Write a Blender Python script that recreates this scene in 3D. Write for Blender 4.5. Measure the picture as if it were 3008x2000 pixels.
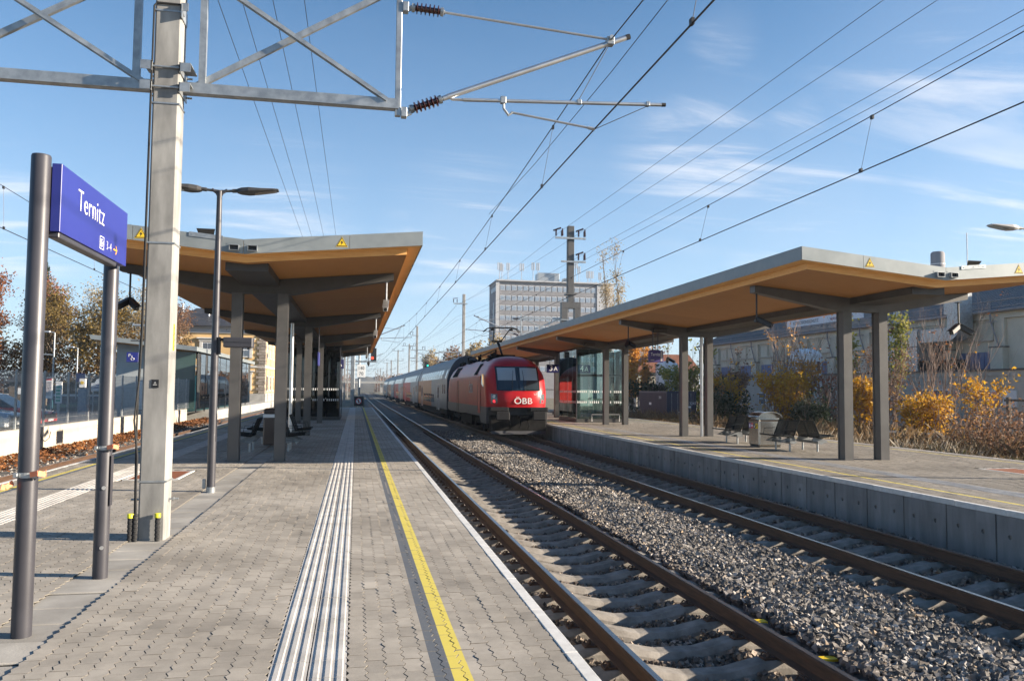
import bpy, bmesh, math, random
import numpy as np
from mathutils import Vector, Matrix, Euler
from mathutils.geometry import delaunay_2d_cdt
for _o in list(bpy.data.objects): bpy.data.objects.remove(_o)
scene = bpy.context.scene
C = scene.collection
rnd = random.Random(7)
PI = math.pi
# ------------------------------------------------------------------ camera
YAW, PITCH, ROLL, FPX, CAM_H = 0.19284, 0.05535, 0.00923, 2327.75, 1.675
cy, sy, cp, sp = math.cos(YAW), math.sin(YAW), math.cos(PITCH), math.sin(PITCH)
F = Vector((sy*cp, cy*cp, sp)); r0 = Vector((cy, -sy, 0)); u0 = r0.cross(F)
Rv = r0*math.cos(ROLL) + u0*math.sin(ROLL); Uv = u0*math.cos(ROLL) - r0*math.sin(ROLL)
cam = bpy.data.cameras.new('camera'); cam_o = bpy.data.objects.new('camera', cam); C.objects.link(cam_o)
cam_o.matrix_world = Matrix(((Rv.x, Uv.x, -F.x, 0), (Rv.y, Uv.y, -F.y, 0), (Rv.z, Uv.z, -F.z, CAM_H), (0, 0, 0, 1)))
cam.sensor_width = 36; cam.lens = FPX/3008*36; cam.shift_x = 1.68/3008; cam.shift_y = 15.19/3008
cam.clip_start = 0.05; cam.clip_end = 6000
scene.camera = cam_o
# ------------------------------------------------------------------ sky, sun, exposure
SUN_EL, SUN_ROT = math.radians(17.0), math.radians(104.0)
world = bpy.data.worlds.new('World'); scene.world = world; world.use_nodes = True
wn, wl = world.node_tree.nodes, world.node_tree.links
wn.clear()
sky = wn.new('ShaderNodeTexSky'); sky.sky_type = 'NISHITA'; sky.sun_disc = False
sky.sun_elevation = SUN_EL; sky.sun_rotation = SUN_ROT; sky.altitude = 400; sky.air_density = 1.0; sky.dust_density = 0.35; sky.ozone_density = 2.0
bg = wn.new('ShaderNodeBackground'); bg.inputs['Strength'].default_value = 0.052
wout = wn.new('ShaderNodeOutputWorld'); wl.new(bg.outputs[0], wout.inputs[0])
def wmath(op, a, b=None, clamp=False):
    n = wn.new('ShaderNodeMath'); n.operation = op; n.use_clamp = clamp
    for i, v in enumerate((a, b)):
        if v is None: continue
        if isinstance(v, (int, float)): n.inputs[i].default_value = v
        else: wl.new(v, n.inputs[i])
    return n.outputs[0]
tc = wn.new('ShaderNodeTexCoord'); sep = wn.new('ShaderNodeSeparateXYZ'); wl.new(tc.outputs['Generated'], sep.inputs[0])
zz = wmath('ADD', wmath('MAXIMUM', sep.outputs[2], 0.0), 0.12)
comb = wn.new('ShaderNodeCombineXYZ'); wl.new(wmath('DIVIDE', sep.outputs[0], zz), comb.inputs[0]); wl.new(wmath('DIVIDE', sep.outputs[1], zz), comb.inputs[1])
def wnoise(scale, detail, rot, stretch, off):
    mp = wn.new('ShaderNodeMapping'); mp.inputs['Rotation'].default_value = (0, 0, rot); mp.inputs['Scale'].default_value = stretch
    mp.inputs['Location'].default_value = off
    wl.new(comb.outputs[0], mp.inputs[0]); n = wn.new('ShaderNodeTexNoise'); n.inputs['Scale'].default_value = scale; n.inputs['Detail'].default_value = detail
    n.inputs['Roughness'].default_value = 0.62; n.inputs['Distortion'].default_value = 0.7; wl.new(mp.outputs[0], n.inputs[0]); return n.outputs[0]
def wramp(v, lo, hi):
    m = wn.new('ShaderNodeMapRange'); m.interpolation_type = 'SMOOTHSTEP'; m.inputs[1].default_value = lo; m.inputs[2].default_value = hi; wl.new(v, m.inputs[0]); return m.outputs[0]
wisp = wramp(wnoise(1.5, 12, 0.5, (0.45, 2.0, 1), (3.1, 1.7, 0)), 0.47, 0.68)
veil = wramp(wnoise(0.45, 5, 0.8, (0.7, 1.3, 1), (0.4, 4.2, 0)), 0.42, 0.75)
def blob(px, py, rx, ry):          # a cloud bank around one compass direction (x = east-ness, given as tangent offsets)
    d = (F + Rv*((px-1504)/FPX) - Uv*((py-1015)/FPX)).normalized()
    dp = wn.new('ShaderNodeVectorMath'); dp.operation = 'DISTANCE'; wl.new(tc.outputs['Generated'], dp.inputs[0]); dp.inputs[1].default_value = d
    return wramp(dp.outputs['Value'], rx, ry)
bank = None
for (px, py, r1, r2) in ((2080, 470, .13, .015), (2130, 110, .05, .005), (2400, 640, .13, .02), (2850, 60, .20, .02), (2330, 375, .05, .005), (40, 650, .10, .01), (820, 660, .13, .01), (1350, 690, .12, .01), (2900, 690, .16, .02)):
    b = blob(px, py, r1, r2); bank = b if bank is None else wmath('MAXIMUM', bank, b)
dens = wmath('MULTIPLY', bank, wmath('ADD', wmath('MULTIPLY', wisp, 0.95), 0.08), True)
dens = wmath('ADD', wmath('MULTIPLY', dens, 0.68), wmath('MULTIPLY', wmath('MULTIPLY', veil, wisp), 0.05), True)
mixc = wn.new('ShaderNodeMixRGB'); wl.new(dens, mixc.inputs[0]); hsv = wn.new('ShaderNodeHueSaturation'); hsv.inputs['Saturation'].default_value = 1.22; hsv.inputs['Value'].default_value = 1.18; wl.new(sky.outputs[0], hsv.inputs['Color']); hz_ = wmath('MULTIPLY', wramp(sep.outputs[2], .55, -.05), .62); hmix = wn.new('ShaderNodeMixRGB'); wl.new(hz_, hmix.inputs[0]); wl.new(hsv.outputs[0], hmix.inputs[1]); hmix.inputs[2].default_value = (3.5, 4.9, 7.0, 1); wl.new(hmix.outputs[0], mixc.inputs[1]); mixc.inputs[2].default_value = (7.0, 7.1, 7.4, 1)
wl.new(mixc.outputs[0], bg.inputs[0])
sun = bpy.data.lights.new('sun', 'SUN'); sun.energy = 5.0; sun.angle = math.radians(0.53); sun.color = (1.0, 0.87, 0.70)
sun_o = bpy.data.objects.new('sun', sun); C.objects.link(sun_o)
sdir = Vector((math.sin(SUN_ROT)*math.cos(SUN_EL), math.cos(SUN_ROT)*math.cos(SUN_EL), math.sin(SUN_EL)))
sun_o.rotation_euler = sdir.to_track_quat('Z', 'Y').to_euler(); sun_o.location = sdir*60
vs = scene.view_settings; vs.view_transform = 'Standard'; vs.look = 'None'; vs.exposure = 1.6; vs.gamma = 1; vs.use_curve_mapping = False
cyc = scene.cycles; cyc.max_bounces = 7; cyc.diffuse_bounces = 3; cyc.glossy_bounces = 3; cyc.transmission_bounces = 4; cyc.transparent_max_bounces = 12
cyc.volume_bounces = 0; cyc.use_denoising = True; cyc.sample_clamp_indirect = 6
# ------------------------------------------------------------------ helpers
def tag(o, label=None, cat=None, group=None, kind=None):
    if label: o['label'] = label
    if cat: o['category'] = cat
    if group: o['group'] = group
    if kind: o['kind'] = kind
    return o
def thing(name, label, cat, loc=(0, 0, 0), group=None, rz=0):
    o = bpy.data.objects.new(name, None); C.objects.link(o); o.location = loc; o.rotation_euler = (0, 0, rz)
    o.empty_display_size = 0.1
    return tag(o, label, cat, group)
def top(o):
    while o.parent: o = o.parent
    return o
def link(name, me, parent=None, loc=None, rot=None):
    o = bpy.data.objects.new(name, me); C.objects.link(o)
    if parent: o.parent = parent
    if loc is not None: o.location = loc
    if rot is not None: o.rotation_euler = rot
    return o
def copy_tree(o, parent=None):
    c = o.copy(); C.objects.link(c); c.parent = parent
    for ch in list(o.children): copy_tree(ch, c)
    return c
class MB:
    def __init__(s): s.v = []; s.f = []; s.m = []
    def add(s, vs_, fs, m=0):
        o = len(s.v); s.v += [tuple(p) for p in vs_]; s.f += [tuple(i+o for i in f) for f in fs]; s.m += [m]*len(fs); return s
    def box(s, x0, x1, y0, y1, z0, z1, m=0):
        return s.add([(x0, y0, z0), (x1, y0, z0), (x1, y1, z0), (x0, y1, z0), (x0, y0, z1), (x1, y0, z1), (x1, y1, z1), (x0, y1, z1)],
              [(3, 2, 1, 0), (4, 5, 6, 7), (0, 1, 5, 4), (1, 2, 6, 5), (2, 3, 7, 6), (3, 0, 4, 7)], m)
    def bbox(s, x0, x1, y0, y1, z0, z1, b=.01, m=0):      # box with chamfered edges
        X, Y, Z = (x0, x1), (y0, y1), (z0, z1); o = len(s.v); idx = {}
        for i in (0, 1):
            for j in (0, 1):
                for k in (0, 1):
                    for ax in range(3):
                        p = [X[i], Y[j], Z[k]]; sg = [1 if q == 0 else -1 for q in (i, j, k)]
                        for a in range(3):
                            if a != ax: p[a] += sg[a]*b
                        idx[(i, j, k, ax)] = len(s.v)-o; s.v.append(tuple(p))
        fs = []
        for ax in range(3):
            for e in (0, 1):
                a, b2 = [q for q in range(3) if q != ax]; f = []
                for (p, q) in ((0, 0), (1, 0), (1, 1), (0, 1)):
                    c = [0, 0, 0]; c[ax] = e; c[a] = p; c[b2] = q; f.append(idx[(*c, ax)])
                fs.append(f if (e == 1) != (ax == 1) else f[::-1])
        for ax in range(3):
            a, b2 = [q for q in range(3) if q != ax]
            for p in (0, 1):
                for q in (0, 1):
                    c0 = [0, 0, 0]; c1 = [0, 0, 0]; c0[a] = c1[a] = p; c0[b2] = c1[b2] = q; c1[ax] = 1
                    f = [idx[(*c0, a)], idx[(*c0, b2)], idx[(*c1, b2)], idx[(*c1, a)]]; fs.append(f)
        for i in (0, 1):
            for j in (0, 1):
                for k in (0, 1): fs.append([idx[(i, j, k, 0)], idx[(i, j, k, 1)], idx[(i, j, k, 2)]])
        s.f += [tuple(i+o for i in f) for f in fs]; s.m += [m]*len(fs); return s
    def beam(s, p0, p1, w, h, m=0, up=(0, 0, 1), taper=None):
        p0, p1 = Vector(p0), Vector(p1); d = (p1-p0).normalized(); upv = Vector(up)
        if abs(d.dot(upv)) > .98: upv = Vector((0, 1, 0))
        sx = d.cross(upv).normalized(); sz = sx.cross(d); vs_ = []
        for p, k in ((p0, 1), (p1, taper or 1)):
            for a, b in ((-1, -1), (1, -1), (1, 1), (-1, 1)): vs_.append(p + sx*(a*w/2*k) + sz*(b*h/2*k))
        return s.add(vs_, [(0, 1, 2, 3), (7, 6, 5, 4), (0, 4, 5, 1), (1, 5, 6, 2), (2, 6, 7, 3), (3, 7, 4, 0)], m)
    def tube(s, pts, r, n=8, m=0, cap=True):
        pts = [Vector(p) for p in pts]; rs = r if isinstance(r, (list, tuple)) else [r]*len(pts); o = len(s.v); prev = None
        for i, p in enumerate(pts):
            d = (pts[min(i+1, len(pts)-1)]-pts[max(i-1, 0)]).normalized()
            a = prev if prev is not None else (Vector((0, 0, 1)) if abs(d.z) < .9 else Vector((1, 0, 0)))
            x = (a - d*a.dot(d)).normalized(); yv = d.cross(x); prev = x
            for k in range(n):
                t = 2*PI*k/n; s.v.append(tuple(p + x*(rs[i]*math.cos(t)) + yv*(rs[i]*math.sin(t))))
        for i in range(len(pts)-1):
            for k in range(n):
                s.f.append((o+i*n+k, o+i*n+(k+1) % n, o+(i+1)*n+(k+1) % n, o+(i+1)*n+k)); s.m.append(m)
        if cap and n > 2:
            s.f.append(tuple(o+k for k in range(n))[::-1]); s.m.append(m)
            s.f.append(tuple(o+(len(pts)-1)*n+k for k in range(n))); s.m.append(m)
        return s
    def prism(s, poly, vec, m=0):                          # extrude a polygon (3D points) along a vector
        n = len(poly); vec = Vector(vec); a = [Vector(p) for p in poly]; b = [p+vec for p in a]
        return s.add(a+b, [tuple(range(n))[::-1], tuple(range(n, 2*n))] + [(i, (i+1) % n, n+(i+1) % n, n+i) for i in range(n)], m)
    def quad(s, a, b, c, d, m=0): return s.add([a, b, c, d], [(0, 1, 2, 3)], m)
    def sheet(s, x0, x1, y0, y1, z, m=0): return s.add([(x0, y0, z), (x1, y0, z), (x1, y1, z), (x0, y1, z)], [(0, 1, 2, 3)], m)
    def mesh(s, name, mats, smooth=False, off=(0, 0, 0)):
        me = bpy.data.meshes.new(name); ox, oy, oz = off
        me.from_pydata([(x-ox, y-oy, z-oz) for x, y, z in s.v], [], s.f)
        for mt in (mats if isinstance(mats, (list, tuple)) else [mats]): me.materials.append(mt)
        me.polygons.foreach_set('material_index', s.m)
        if smooth: me.polygons.foreach_set('use_smooth', [True]*len(s.f))
        bm = bmesh.new(); bm.from_mesh(me); bmesh.ops.recalc_face_normals(bm, faces=bm.faces); bm.to_mesh(me); bm.free()
        if smooth: me.set_sharp_from_angle(angle=math.radians(40))
        return me
    def build(s, name, mats, parent=None, smooth=False, local=False):
        off = (0, 0, 0) if (local or parent is None) else tuple(top(parent).location)
        return link(name, s.mesh(name, mats, smooth, off), parent)
def np_mesh(name, V, Fa, mats, smooth=False, matidx=None):
    me = bpy.data.meshes.new(name); V = np.asarray(V, np.float32); Fa = np.asarray(Fa, np.int32); k = Fa.shape[1]
    me.vertices.add(len(V)); me.vertices.foreach_set('co', V.ravel()); me.loops.add(Fa.size); me.loops.foreach_set('vertex_index', Fa.ravel())
    me.polygons.add(len(Fa)); me.polygons.foreach_set('loop_start', np.arange(0, Fa.size, k, dtype=np.int32))
    me.update(calc_edges=True)
    for mt in (mats if isinstance(mats, (list, tuple)) else [mats]): me.materials.append(mt)
    if matidx is not None: me.polygons.foreach_set('material_index', np.asarray(matidx, np.int32))
    me.polygons.foreach_set('use_smooth', np.full(len(Fa), smooth)); me.update()
    return me
FONT = None
def text(s, size, loc, xdir, updir, mat, parent, name='lettering', sx=1.0, depth=.003, sp=1.0, thin=0.0, align='CENTER', world_co=True):
    global FONT
    if FONT is None: FONT = bpy.data.fonts.load('<builtin>')
    cu = bpy.data.curves.new(name, 'FONT'); cu.font = FONT; cu.body = s; cu.size = size; cu.align_x = align; cu.align_y = 'CENTER'; cu.extrude = depth/2; cu.space_character = sp; cu.offset = thin
    cu.resolution_u = 4
    tmp = bpy.data.objects.new(name, cu); C.objects.link(tmp); me = bpy.data.meshes.new_from_object(tmp); bpy.data.objects.remove(tmp)
    xd = Vector(xdir).normalized(); up = Vector(updir).normalized(); nd = xd.cross(up); l = Vector(loc)
    if world_co and parent: l = l - top(parent).location
    me.transform(Matrix(((xd.x*sx, up.x, nd.x, l.x), (xd.y*sx, up.y, nd.y, l.y), (xd.z*sx, up.z, nd.z, l.z), (0, 0, 0, 1))))
    me.materials.clear(); me.materials.append(mat)
    return link(name, me, parent)
# ------------------------------------------------------------------ materials
def new_mat(name):
    m = bpy.data.materials.new(name); m.use_nodes = True; nt = m.node_tree; b = nt.nodes['Principled BSDF']; return m, nt, b
def M(name, c1, c2=None, scale=6.0, rough=.6, metal=0.0, bump=0.0, bscale=60.0, stretch=(1, 1, 1), island=0.0, spec=None, emit=None, rvar=0.0, contrast=(.35, .65), coat=0):
    m, nt, b = new_mat(name); N, L = nt.nodes, nt.links
    b.inputs['Roughness'].default_value = rough; b.inputs['Metallic'].default_value = metal
    if spec is not None: b.inputs['Specular IOR Level'].default_value = spec
    if coat: b.inputs['Coat Weight'].default_value = coat; b.inputs['Coat Roughness'].default_value = .06
    if emit: b.inputs['Emission Color'].default_value = (*emit[:3], 1); b.inputs['Emission Strength'].default_value = emit[3]
    g = N.new('ShaderNodeNewGeometry'); mp = N.new('ShaderNodeMapping'); mp.inputs['Scale'].default_value = stretch; L.new(g.outputs['Position'], mp.inputs[0])
    col = None
    if c2 is not None:
        n = N.new('ShaderNodeTexNoise'); n.inputs['Scale'].default_value = scale; n.inputs['Detail'].default_value = 7; n.inputs['Roughness'].default_value = .62; L.new(mp.outputs[0], n.inputs[0])
        r = N.new('ShaderNodeValToRGB'); r.color_ramp.elements[0].position = contrast[0]; r.color_ramp.elements[1].position = contrast[1]
        r.color_ramp.elements[0].color = (*c1, 1); r.color_ramp.elements[1].color = (*c2, 1); L.new(n.outputs[0], r.inputs[0]); col = r.outputs[0]
        if rvar:
            mr = N.new('ShaderNodeMapRange'); mr.inputs[3].default_value = rough-rvar; mr.inputs[4].default_value = rough+rvar; L.new(n.outputs[0], mr.inputs[0]); L.new(mr.outputs[0], b.inputs['Roughness'])
    if island:
        oi = N.new('ShaderNodeObjectInfo'); ad = N.new('ShaderNodeMath'); ad.operation = 'ADD'; L.new(g.outputs['Random Per Island'], ad.inputs[0]); L.new(oi.outputs['Random'], ad.inputs[1])
        fr = N.new('ShaderNodeMath'); fr.operation = 'FRACT'; L.new(ad.outputs[0], fr.inputs[0])
        mr = N.new('ShaderNodeMapRange'); mr.inputs[3].default_value = 1-island; mr.inputs[4].default_value = 1+island; L.new(fr.outputs[0], mr.inputs[0])
        hs = N.new('ShaderNodeHueSaturation'); L.new(mr.outputs[0], hs.inputs['Value'])
        if col: L.new(col, hs.inputs['Color'])
        else: hs.inputs['Color'].default_value = (*c1, 1)
        col = hs.outputs[0]
    if col: L.new(col, b.inputs['Base Color'])
    else: b.inputs['Base Color'].default_value = (*c1, 1)
    if bump:
        n2 = N.new('ShaderNodeTexNoise'); n2.inputs['Scale'].default_value = bscale; n2.inputs['Detail'].default_value = 4; L.new(mp.outputs[0], n2.inputs[0])
        bp = N.new('ShaderNodeBump'); bp.inputs['Strength'].default_value = bump; bp.inputs['Distance'].default_value = .01; L.new(n2.outputs[0], bp.inputs['Height']); L.new(bp.outputs[0], b.inputs['Normal'])
    return m
def leaf_mat(name, cols, trans=.35):
    m, nt, b = new_mat(name); N, L = nt.nodes, nt.links
    g = N.new('ShaderNodeNewGeometry'); r = N.new('ShaderNodeValToRGB'); L.new(g.outputs['Random Per Island'], r.inputs[0])
    el = r.color_ramp.elements; el[0].color = (*cols[0], 1); el[1].color = (*cols[-1], 1)
    for i, c in enumerate(cols[1:-1]): e = el.new((i+1)/(len(cols)-1)); e.color = (*c, 1)
    b.inputs['Roughness'].default_value = .6; b.inputs['Specular IOR Level'].default_value = .25; L.new(r.outputs[0], b.inputs['Base Color'])
    t = N.new('ShaderNodeBsdfTranslucent'); L.new(r.outputs[0], t.inputs[0]); mx = N.new('ShaderNodeMixShader'); mx.inputs[0].default_value = trans
    L.new(b.outputs[0], mx.inputs[1]); L.new(t.outputs[0], mx.inputs[2]); L.new(mx.outputs[0], N['Material Output'].inputs[0]); return m
def glass_mat(name, tint, refl=1.0, rough=.0):
    m, nt, b = new_mat(name); N, L = nt.nodes, nt.links
    fr = N.new('ShaderNodeFresnel'); fr.inputs[0].default_value = 1.55; mu = N.new('ShaderNodeMath'); mu.operation = 'MULTIPLY'; mu.inputs[1].default_value = refl; mu.use_clamp = True; L.new(fr.outputs[0], mu.inputs[0])
    t = N.new('ShaderNodeBsdfTransparent'); t.inputs[0].default_value = (*tint, 1); gl = N.new('ShaderNodeBsdfGlossy'); gl.inputs['Roughness'].default_value = rough
    mx = N.new('ShaderNodeMixShader'); L.new(mu.outputs[0], mx.inputs[0]); L.new(t.outputs[0], mx.inputs[1]); L.new(gl.outputs[0], mx.inputs[2]); L.new(mx.outputs[0], N['Material Output'].inputs[0]); return m
def paving_mat(name, bands, k=1.0):
    """interlocking stones: warm grey, slight tint per stone, painted bands along the platform (world x ranges)"""
    m, nt, b = new_mat(name); N, L = nt.nodes, nt.links
    b.inputs['Roughness'].default_value = .82; b.inputs['Specular IOR Level'].default_value = .3
    g = N.new('ShaderNodeNewGeometry'); oi = N.new('ShaderNodeObjectInfo'); ad = N.new('ShaderNodeMath'); ad.operation = 'ADD'
    L.new(g.outputs['Random Per Island'], ad.inputs[0]); L.new(oi.outputs['Random'], ad.inputs[1]); fr = N.new('ShaderNodeMath'); fr.operation = 'FRACT'; L.new(ad.outputs[0], fr.inputs[0])
    n = N.new('ShaderNodeTexNoise'); n.inputs['Scale'].default_value = .55; n.inputs['Detail'].default_value = 6; L.new(g.outputs['Position'], n.inputs[0])
    n3 = N.new('ShaderNodeTexNoise'); n3.inputs['Scale'].default_value = 260; n3.inputs['Detail'].default_value = 2; L.new(g.outputs['Position'], n3.inputs[0])
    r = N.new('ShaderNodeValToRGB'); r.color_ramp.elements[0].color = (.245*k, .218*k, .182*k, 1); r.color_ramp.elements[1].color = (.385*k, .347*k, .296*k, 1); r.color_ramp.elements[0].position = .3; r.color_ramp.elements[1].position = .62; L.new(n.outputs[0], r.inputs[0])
    mr = N.new('ShaderNodeValToRGB'); L.new(fr.outputs[0], mr.inputs[0]); e_ = mr.color_ramp.elements; e_[0].color = (.82, .82, .82, 1); e_[1].color = (1.1, 1.1, 1.1, 1)
    for p_, c_ in ((.06, .88), (.5, .98), (.9, 1.04)): x_ = e_.new(p_); x_.color = (c_, c_, c_, 1)
    nd = N.new('ShaderNodeTexNoise'); nd.inputs['Scale'].default_value = 3.1; nd.inputs['Detail'].default_value = 9; nd.inputs['Roughness'].default_value = .7; L.new(g.outputs['Position'], nd.inputs[0]); md = N.new('ShaderNodeMapRange'); md.inputs[1].default_value = .36; md.inputs[2].default_value = .58; md.inputs[3].default_value = .80; md.inputs[4].default_value = 1.04; L.new(nd.outputs[0], md.inputs[0])
    vo = N.new('ShaderNodeTexVoronoi'); vo.inputs['Scale'].default_value = 2.3; L.new(g.outputs['Position'], vo.inputs[0]); mg = N.new('ShaderNodeMapRange'); mg.inputs[1].default_value = .03; mg.inputs[2].default_value = .042; mg.inputs[3].default_value = .62; mg.inputs[4].default_value = 1; L.new(vo.outputs[0], mg.inputs[0]); mq = N.new('ShaderNodeMath'); mq.operation = 'MULTIPLY'; L.new(md.outputs[0], mq.inputs[0]); L.new(mg.outputs[0], mq.inputs[1])
    mr3 = N.new('ShaderNodeMapRange'); mr3.inputs[3].default_value = .82; mr3.inputs[4].default_value = 1.18; L.new(n3.outputs[0], mr3.inputs[0])
    m0 = N.new('ShaderNodeMath'); m0.operation = 'MULTIPLY'; L.new(mr.outputs[0], m0.inputs[0]); L.new(mq.outputs[0], m0.inputs[1]); mm = N.new('ShaderNodeMath'); mm.operation = 'MULTIPLY'; L.new(m0.outputs[0], mm.inputs[0]); L.new(mr3.outputs[0], mm.inputs[1])
    hs = N.new('ShaderNodeHueSaturation'); L.new(mm.outputs[0], hs.inputs['Value']); L.new(r.outputs[0], hs.inputs['Color']); col = hs.outputs[0]
    sp_ = N.new('ShaderNodeSeparateXYZ'); L.new(g.outputs['Position'], sp_.inputs[0])
    nw = N.new('ShaderNodeTexNoise'); nw.inputs['Scale'].default_value = 35; nw.inputs['Detail'].default_value = 4; L.new(g.outputs['Position'], nw.inputs[0])
    wear = N.new('ShaderNodeMapRange'); wear.inputs[1].default_value = .25; wear.inputs[2].default_value = .42; wear.inputs[3].default_value = .72; wear.inputs[4].default_value = 1; L.new(nw.outputs[0], wear.inputs[0])
    for x0, x1, c in bands:
        a = N.new('ShaderNodeMath'); a.operation = 'GREATER_THAN'; a.inputs[1].default_value = x0; L.new(sp_.outputs[0], a.inputs[0])
        d = N.new('ShaderNodeMath'); d.operation = 'LESS_THAN'; d.inputs[1].default_value = x1; L.new(sp_.outputs[0], d.inputs[0])
        k = N.new('ShaderNodeMath'); k.operation = 'MULTIPLY'; L.new(a.outputs[0], k.inputs[0]); L.new(d.outputs[0], k.inputs[1])
        k2 = N.new('ShaderNodeMath'); k2.operation = 'MULTIPLY'; L.new(k.outputs[0], k2.inputs[0]); L.new(wear.outputs[0], k2.inputs[1])
        mx = N.new('ShaderNodeMixRGB'); L.new(k2.outputs[0], mx.inputs[0]); L.new(col, mx.inputs[1]); mx.inputs[2].default_value = (*c, 1); col = mx.outputs[0]
    L.new(col, b.inputs['Base Color'])
    bp = N.new('ShaderNodeBump'); bp.inputs['Strength'].default_value = .25; bp.inputs['Distance'].default_value = .004; L.new(n3.outputs[0], bp.inputs['Height']); L.new(bp.outputs[0], b.inputs['Normal'])
    return m
YEL, ANTH = (.58, .475, .095), (.105, .115, .13)
m_pave1 = paving_mat('paving_a', [(.482, .59, ANTH), (.59, .70, YEL), (-5.53, -5.43, YEL), (-5.43, -5.33, ANTH)])
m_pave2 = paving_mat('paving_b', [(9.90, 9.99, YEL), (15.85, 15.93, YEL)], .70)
m_joint = M('joint_sand', (.13, .115, .096), (.20, .18, .152), 20, .95)
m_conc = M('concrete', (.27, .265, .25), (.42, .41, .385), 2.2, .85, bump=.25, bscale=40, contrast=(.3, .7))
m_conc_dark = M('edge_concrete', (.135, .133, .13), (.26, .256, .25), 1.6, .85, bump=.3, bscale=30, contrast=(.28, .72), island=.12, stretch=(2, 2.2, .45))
m_conc_light = M('coping_concrete', (.50, .49, .465), (.62, .61, .585), 9, .75, bump=.15, bscale=90, island=.06)
m_mast = M('mast_concrete', (.17, .167, .16), (.34, .332, .315), 2.6, .85, bump=.10, bscale=160, stretch=(1.8, 1.8, .5), contrast=(.3, .68))
m_wall = M('wall_render', (.40, .355, .29), (.47, .42, .35), 1.2, .85, bump=.1)
m_slab = M('cover_slab', (.24, .222, .195), (.36, .337, .30), 1.8, .85, bump=.2, bscale=80, island=.16)
m_tact = M('tactile_slab', (.36, .34, .315), (.52, .495, .46), 3, .75, bump=.12, bscale=120, island=.06)
m_anth = M('anthracite_steel', (.040, .039, .047), (.052, .051, .060), 3, .42, metal=.15, bump=.04, bscale=200)
m_grey_steel = M('grey_steel', (.085, .081, .078), (.105, .10, .096), 3, .42, metal=.2, bump=.05, bscale=120)
m_dark_steel = M('dark_beam_paint', (.045, .043, .041), (.058, .055, .052), 3, .5)
m_bench = M('bench_galv', (.15, .16, .165), (.22, .23, .235), 5, .5, metal=.4)
m_antenna = M('antenna_grey', (.36, .37, .39), None, rough=.5)
m_galv = M('galvanised', (.27, .285, .295), (.42, .44, .45), 7, .42, metal=.65, bump=.05, rvar=.12)
m_alu = M('aluminium', (.52, .52, .52), (.62, .62, .62), 5, .35, metal=.8)
m_steel = M('stainless', (.36, .345, .33), (.44, .425, .40), 30, .27, metal=1.0, stretch=(1, 1, .05))
m_fascia = M('fascia_metal', (.225, .25, .255), (.275, .30, .305), 2.5, .5, metal=.25, bump=.03, island=.04, rvar=.08)
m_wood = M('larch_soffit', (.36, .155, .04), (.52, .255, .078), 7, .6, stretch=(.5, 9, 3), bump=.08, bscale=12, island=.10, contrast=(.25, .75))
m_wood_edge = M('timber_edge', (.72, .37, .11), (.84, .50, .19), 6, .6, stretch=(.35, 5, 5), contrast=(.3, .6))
m_black = M('black_plastic', (.012, .012, .014), (.02, .02, .022), 8, .45)
m_rubber = M('rubber', (.016, .016, .017), None, rough=.8)
m_rail = M('rail_rust', (.045, .025, .016), (.095, .05, .028), 14, .75, stretch=(1, .25, 3), bump=.15)
m_railtop = M('rail_head', (.30, .285, .27), (.42, .40, .385), 3, .24, metal=1.0, stretch=(6, .08, 1))
m_sleeper = M('sleeper_concrete', (.13, .115, .098), (.255, .232, .205), 5, .88, bump=.3, bscale=50, island=.1)
m_blue = M('sign_blue', (.019, .025, .185), (.021, .028, .20), 2, .42)
m_navy = M('sign_navy', (.016, .016, .085), None, rough=.35)
m_white = M('sign_white', (.78, .78, .77), None, rough=.5)
m_orange = M('sign_orange', (.80, .36, .03), None, rough=.5)
m_yellow = M('warning_yellow', (.78, .52, .02), None, rough=.45)
m_yellow_cap = M('cap_yellow', (.72, .66, .02), None, rough=.5)
m_salmon = M('orange_band', (.75, .22, .10), (.8, .27, .14), 30, .7)
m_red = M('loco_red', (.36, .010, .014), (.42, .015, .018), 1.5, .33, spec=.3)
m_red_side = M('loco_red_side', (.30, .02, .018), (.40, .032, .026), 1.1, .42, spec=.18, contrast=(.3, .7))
m_loco_grey = M('loco_grey', (.042, .042, .047), (.065, .065, .07), 3, .5)
m_under = M('underframe_black', (.007, .0068, .0068), (.018, .0165, .0155), 5, .8, spec=.12)
m_dkglass = M('dark_glass', (.012, .016, .02), None, rough=.04, spec=.7)
m_blind = M('window_blind', (.30, .36, .40), None, rough=.5)
m_letter_grey = M('letter_grey', (.40, .36, .36), None, rough=.5)
m_coach = M('coach_silver', (.29, .272, .258), (.35, .33, .315), 1.4, .45, spec=.2)
m_coach_red = M('coach_red', (.42, .065, .045), (.48, .085, .06), 1.4, .45, spec=.2)
m_coach_orange = M('coach_orange', (.50, .19, .075), (.56, .23, .10), 1.4, .45, spec=.2)
m_coach_dark = M('coach_dark', (.05, .058, .07), (.065, .072, .085), 2, .45)
m_insul = M('insulator_brown', (.045, .014, .012), None, rough=.12, coat=.5)
m_wire = M('copper_wire', (.035, .033, .033), None, rough=.5, metal=.4)
m_glass = glass_mat('shelter_glass', (.70, .80, .80), 1.25)
m_glass_dark = glass_mat('dark_shelter_glass', (.26, .32, .33), 1.3)
m_glass_teal = glass_mat('teal_glass', (.30, .50, .56), 1.6)
m_mesh_blk = M('bench_mesh', (.009, .012, .012), None, rough=.65, spec=.2)
m_asph = M('asphalt', (.045, .046, .05), (.07, .071, .074), 4, .9, bump=.2)
m_lot = M('lot_asphalt', (.16, .16, .155), (.215, .213, .205), 1.5, .92, bump=.1)
m_grate = M('rusty_grate', (.20, .065, .03), (.28, .10, .045), 20, .8)
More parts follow.
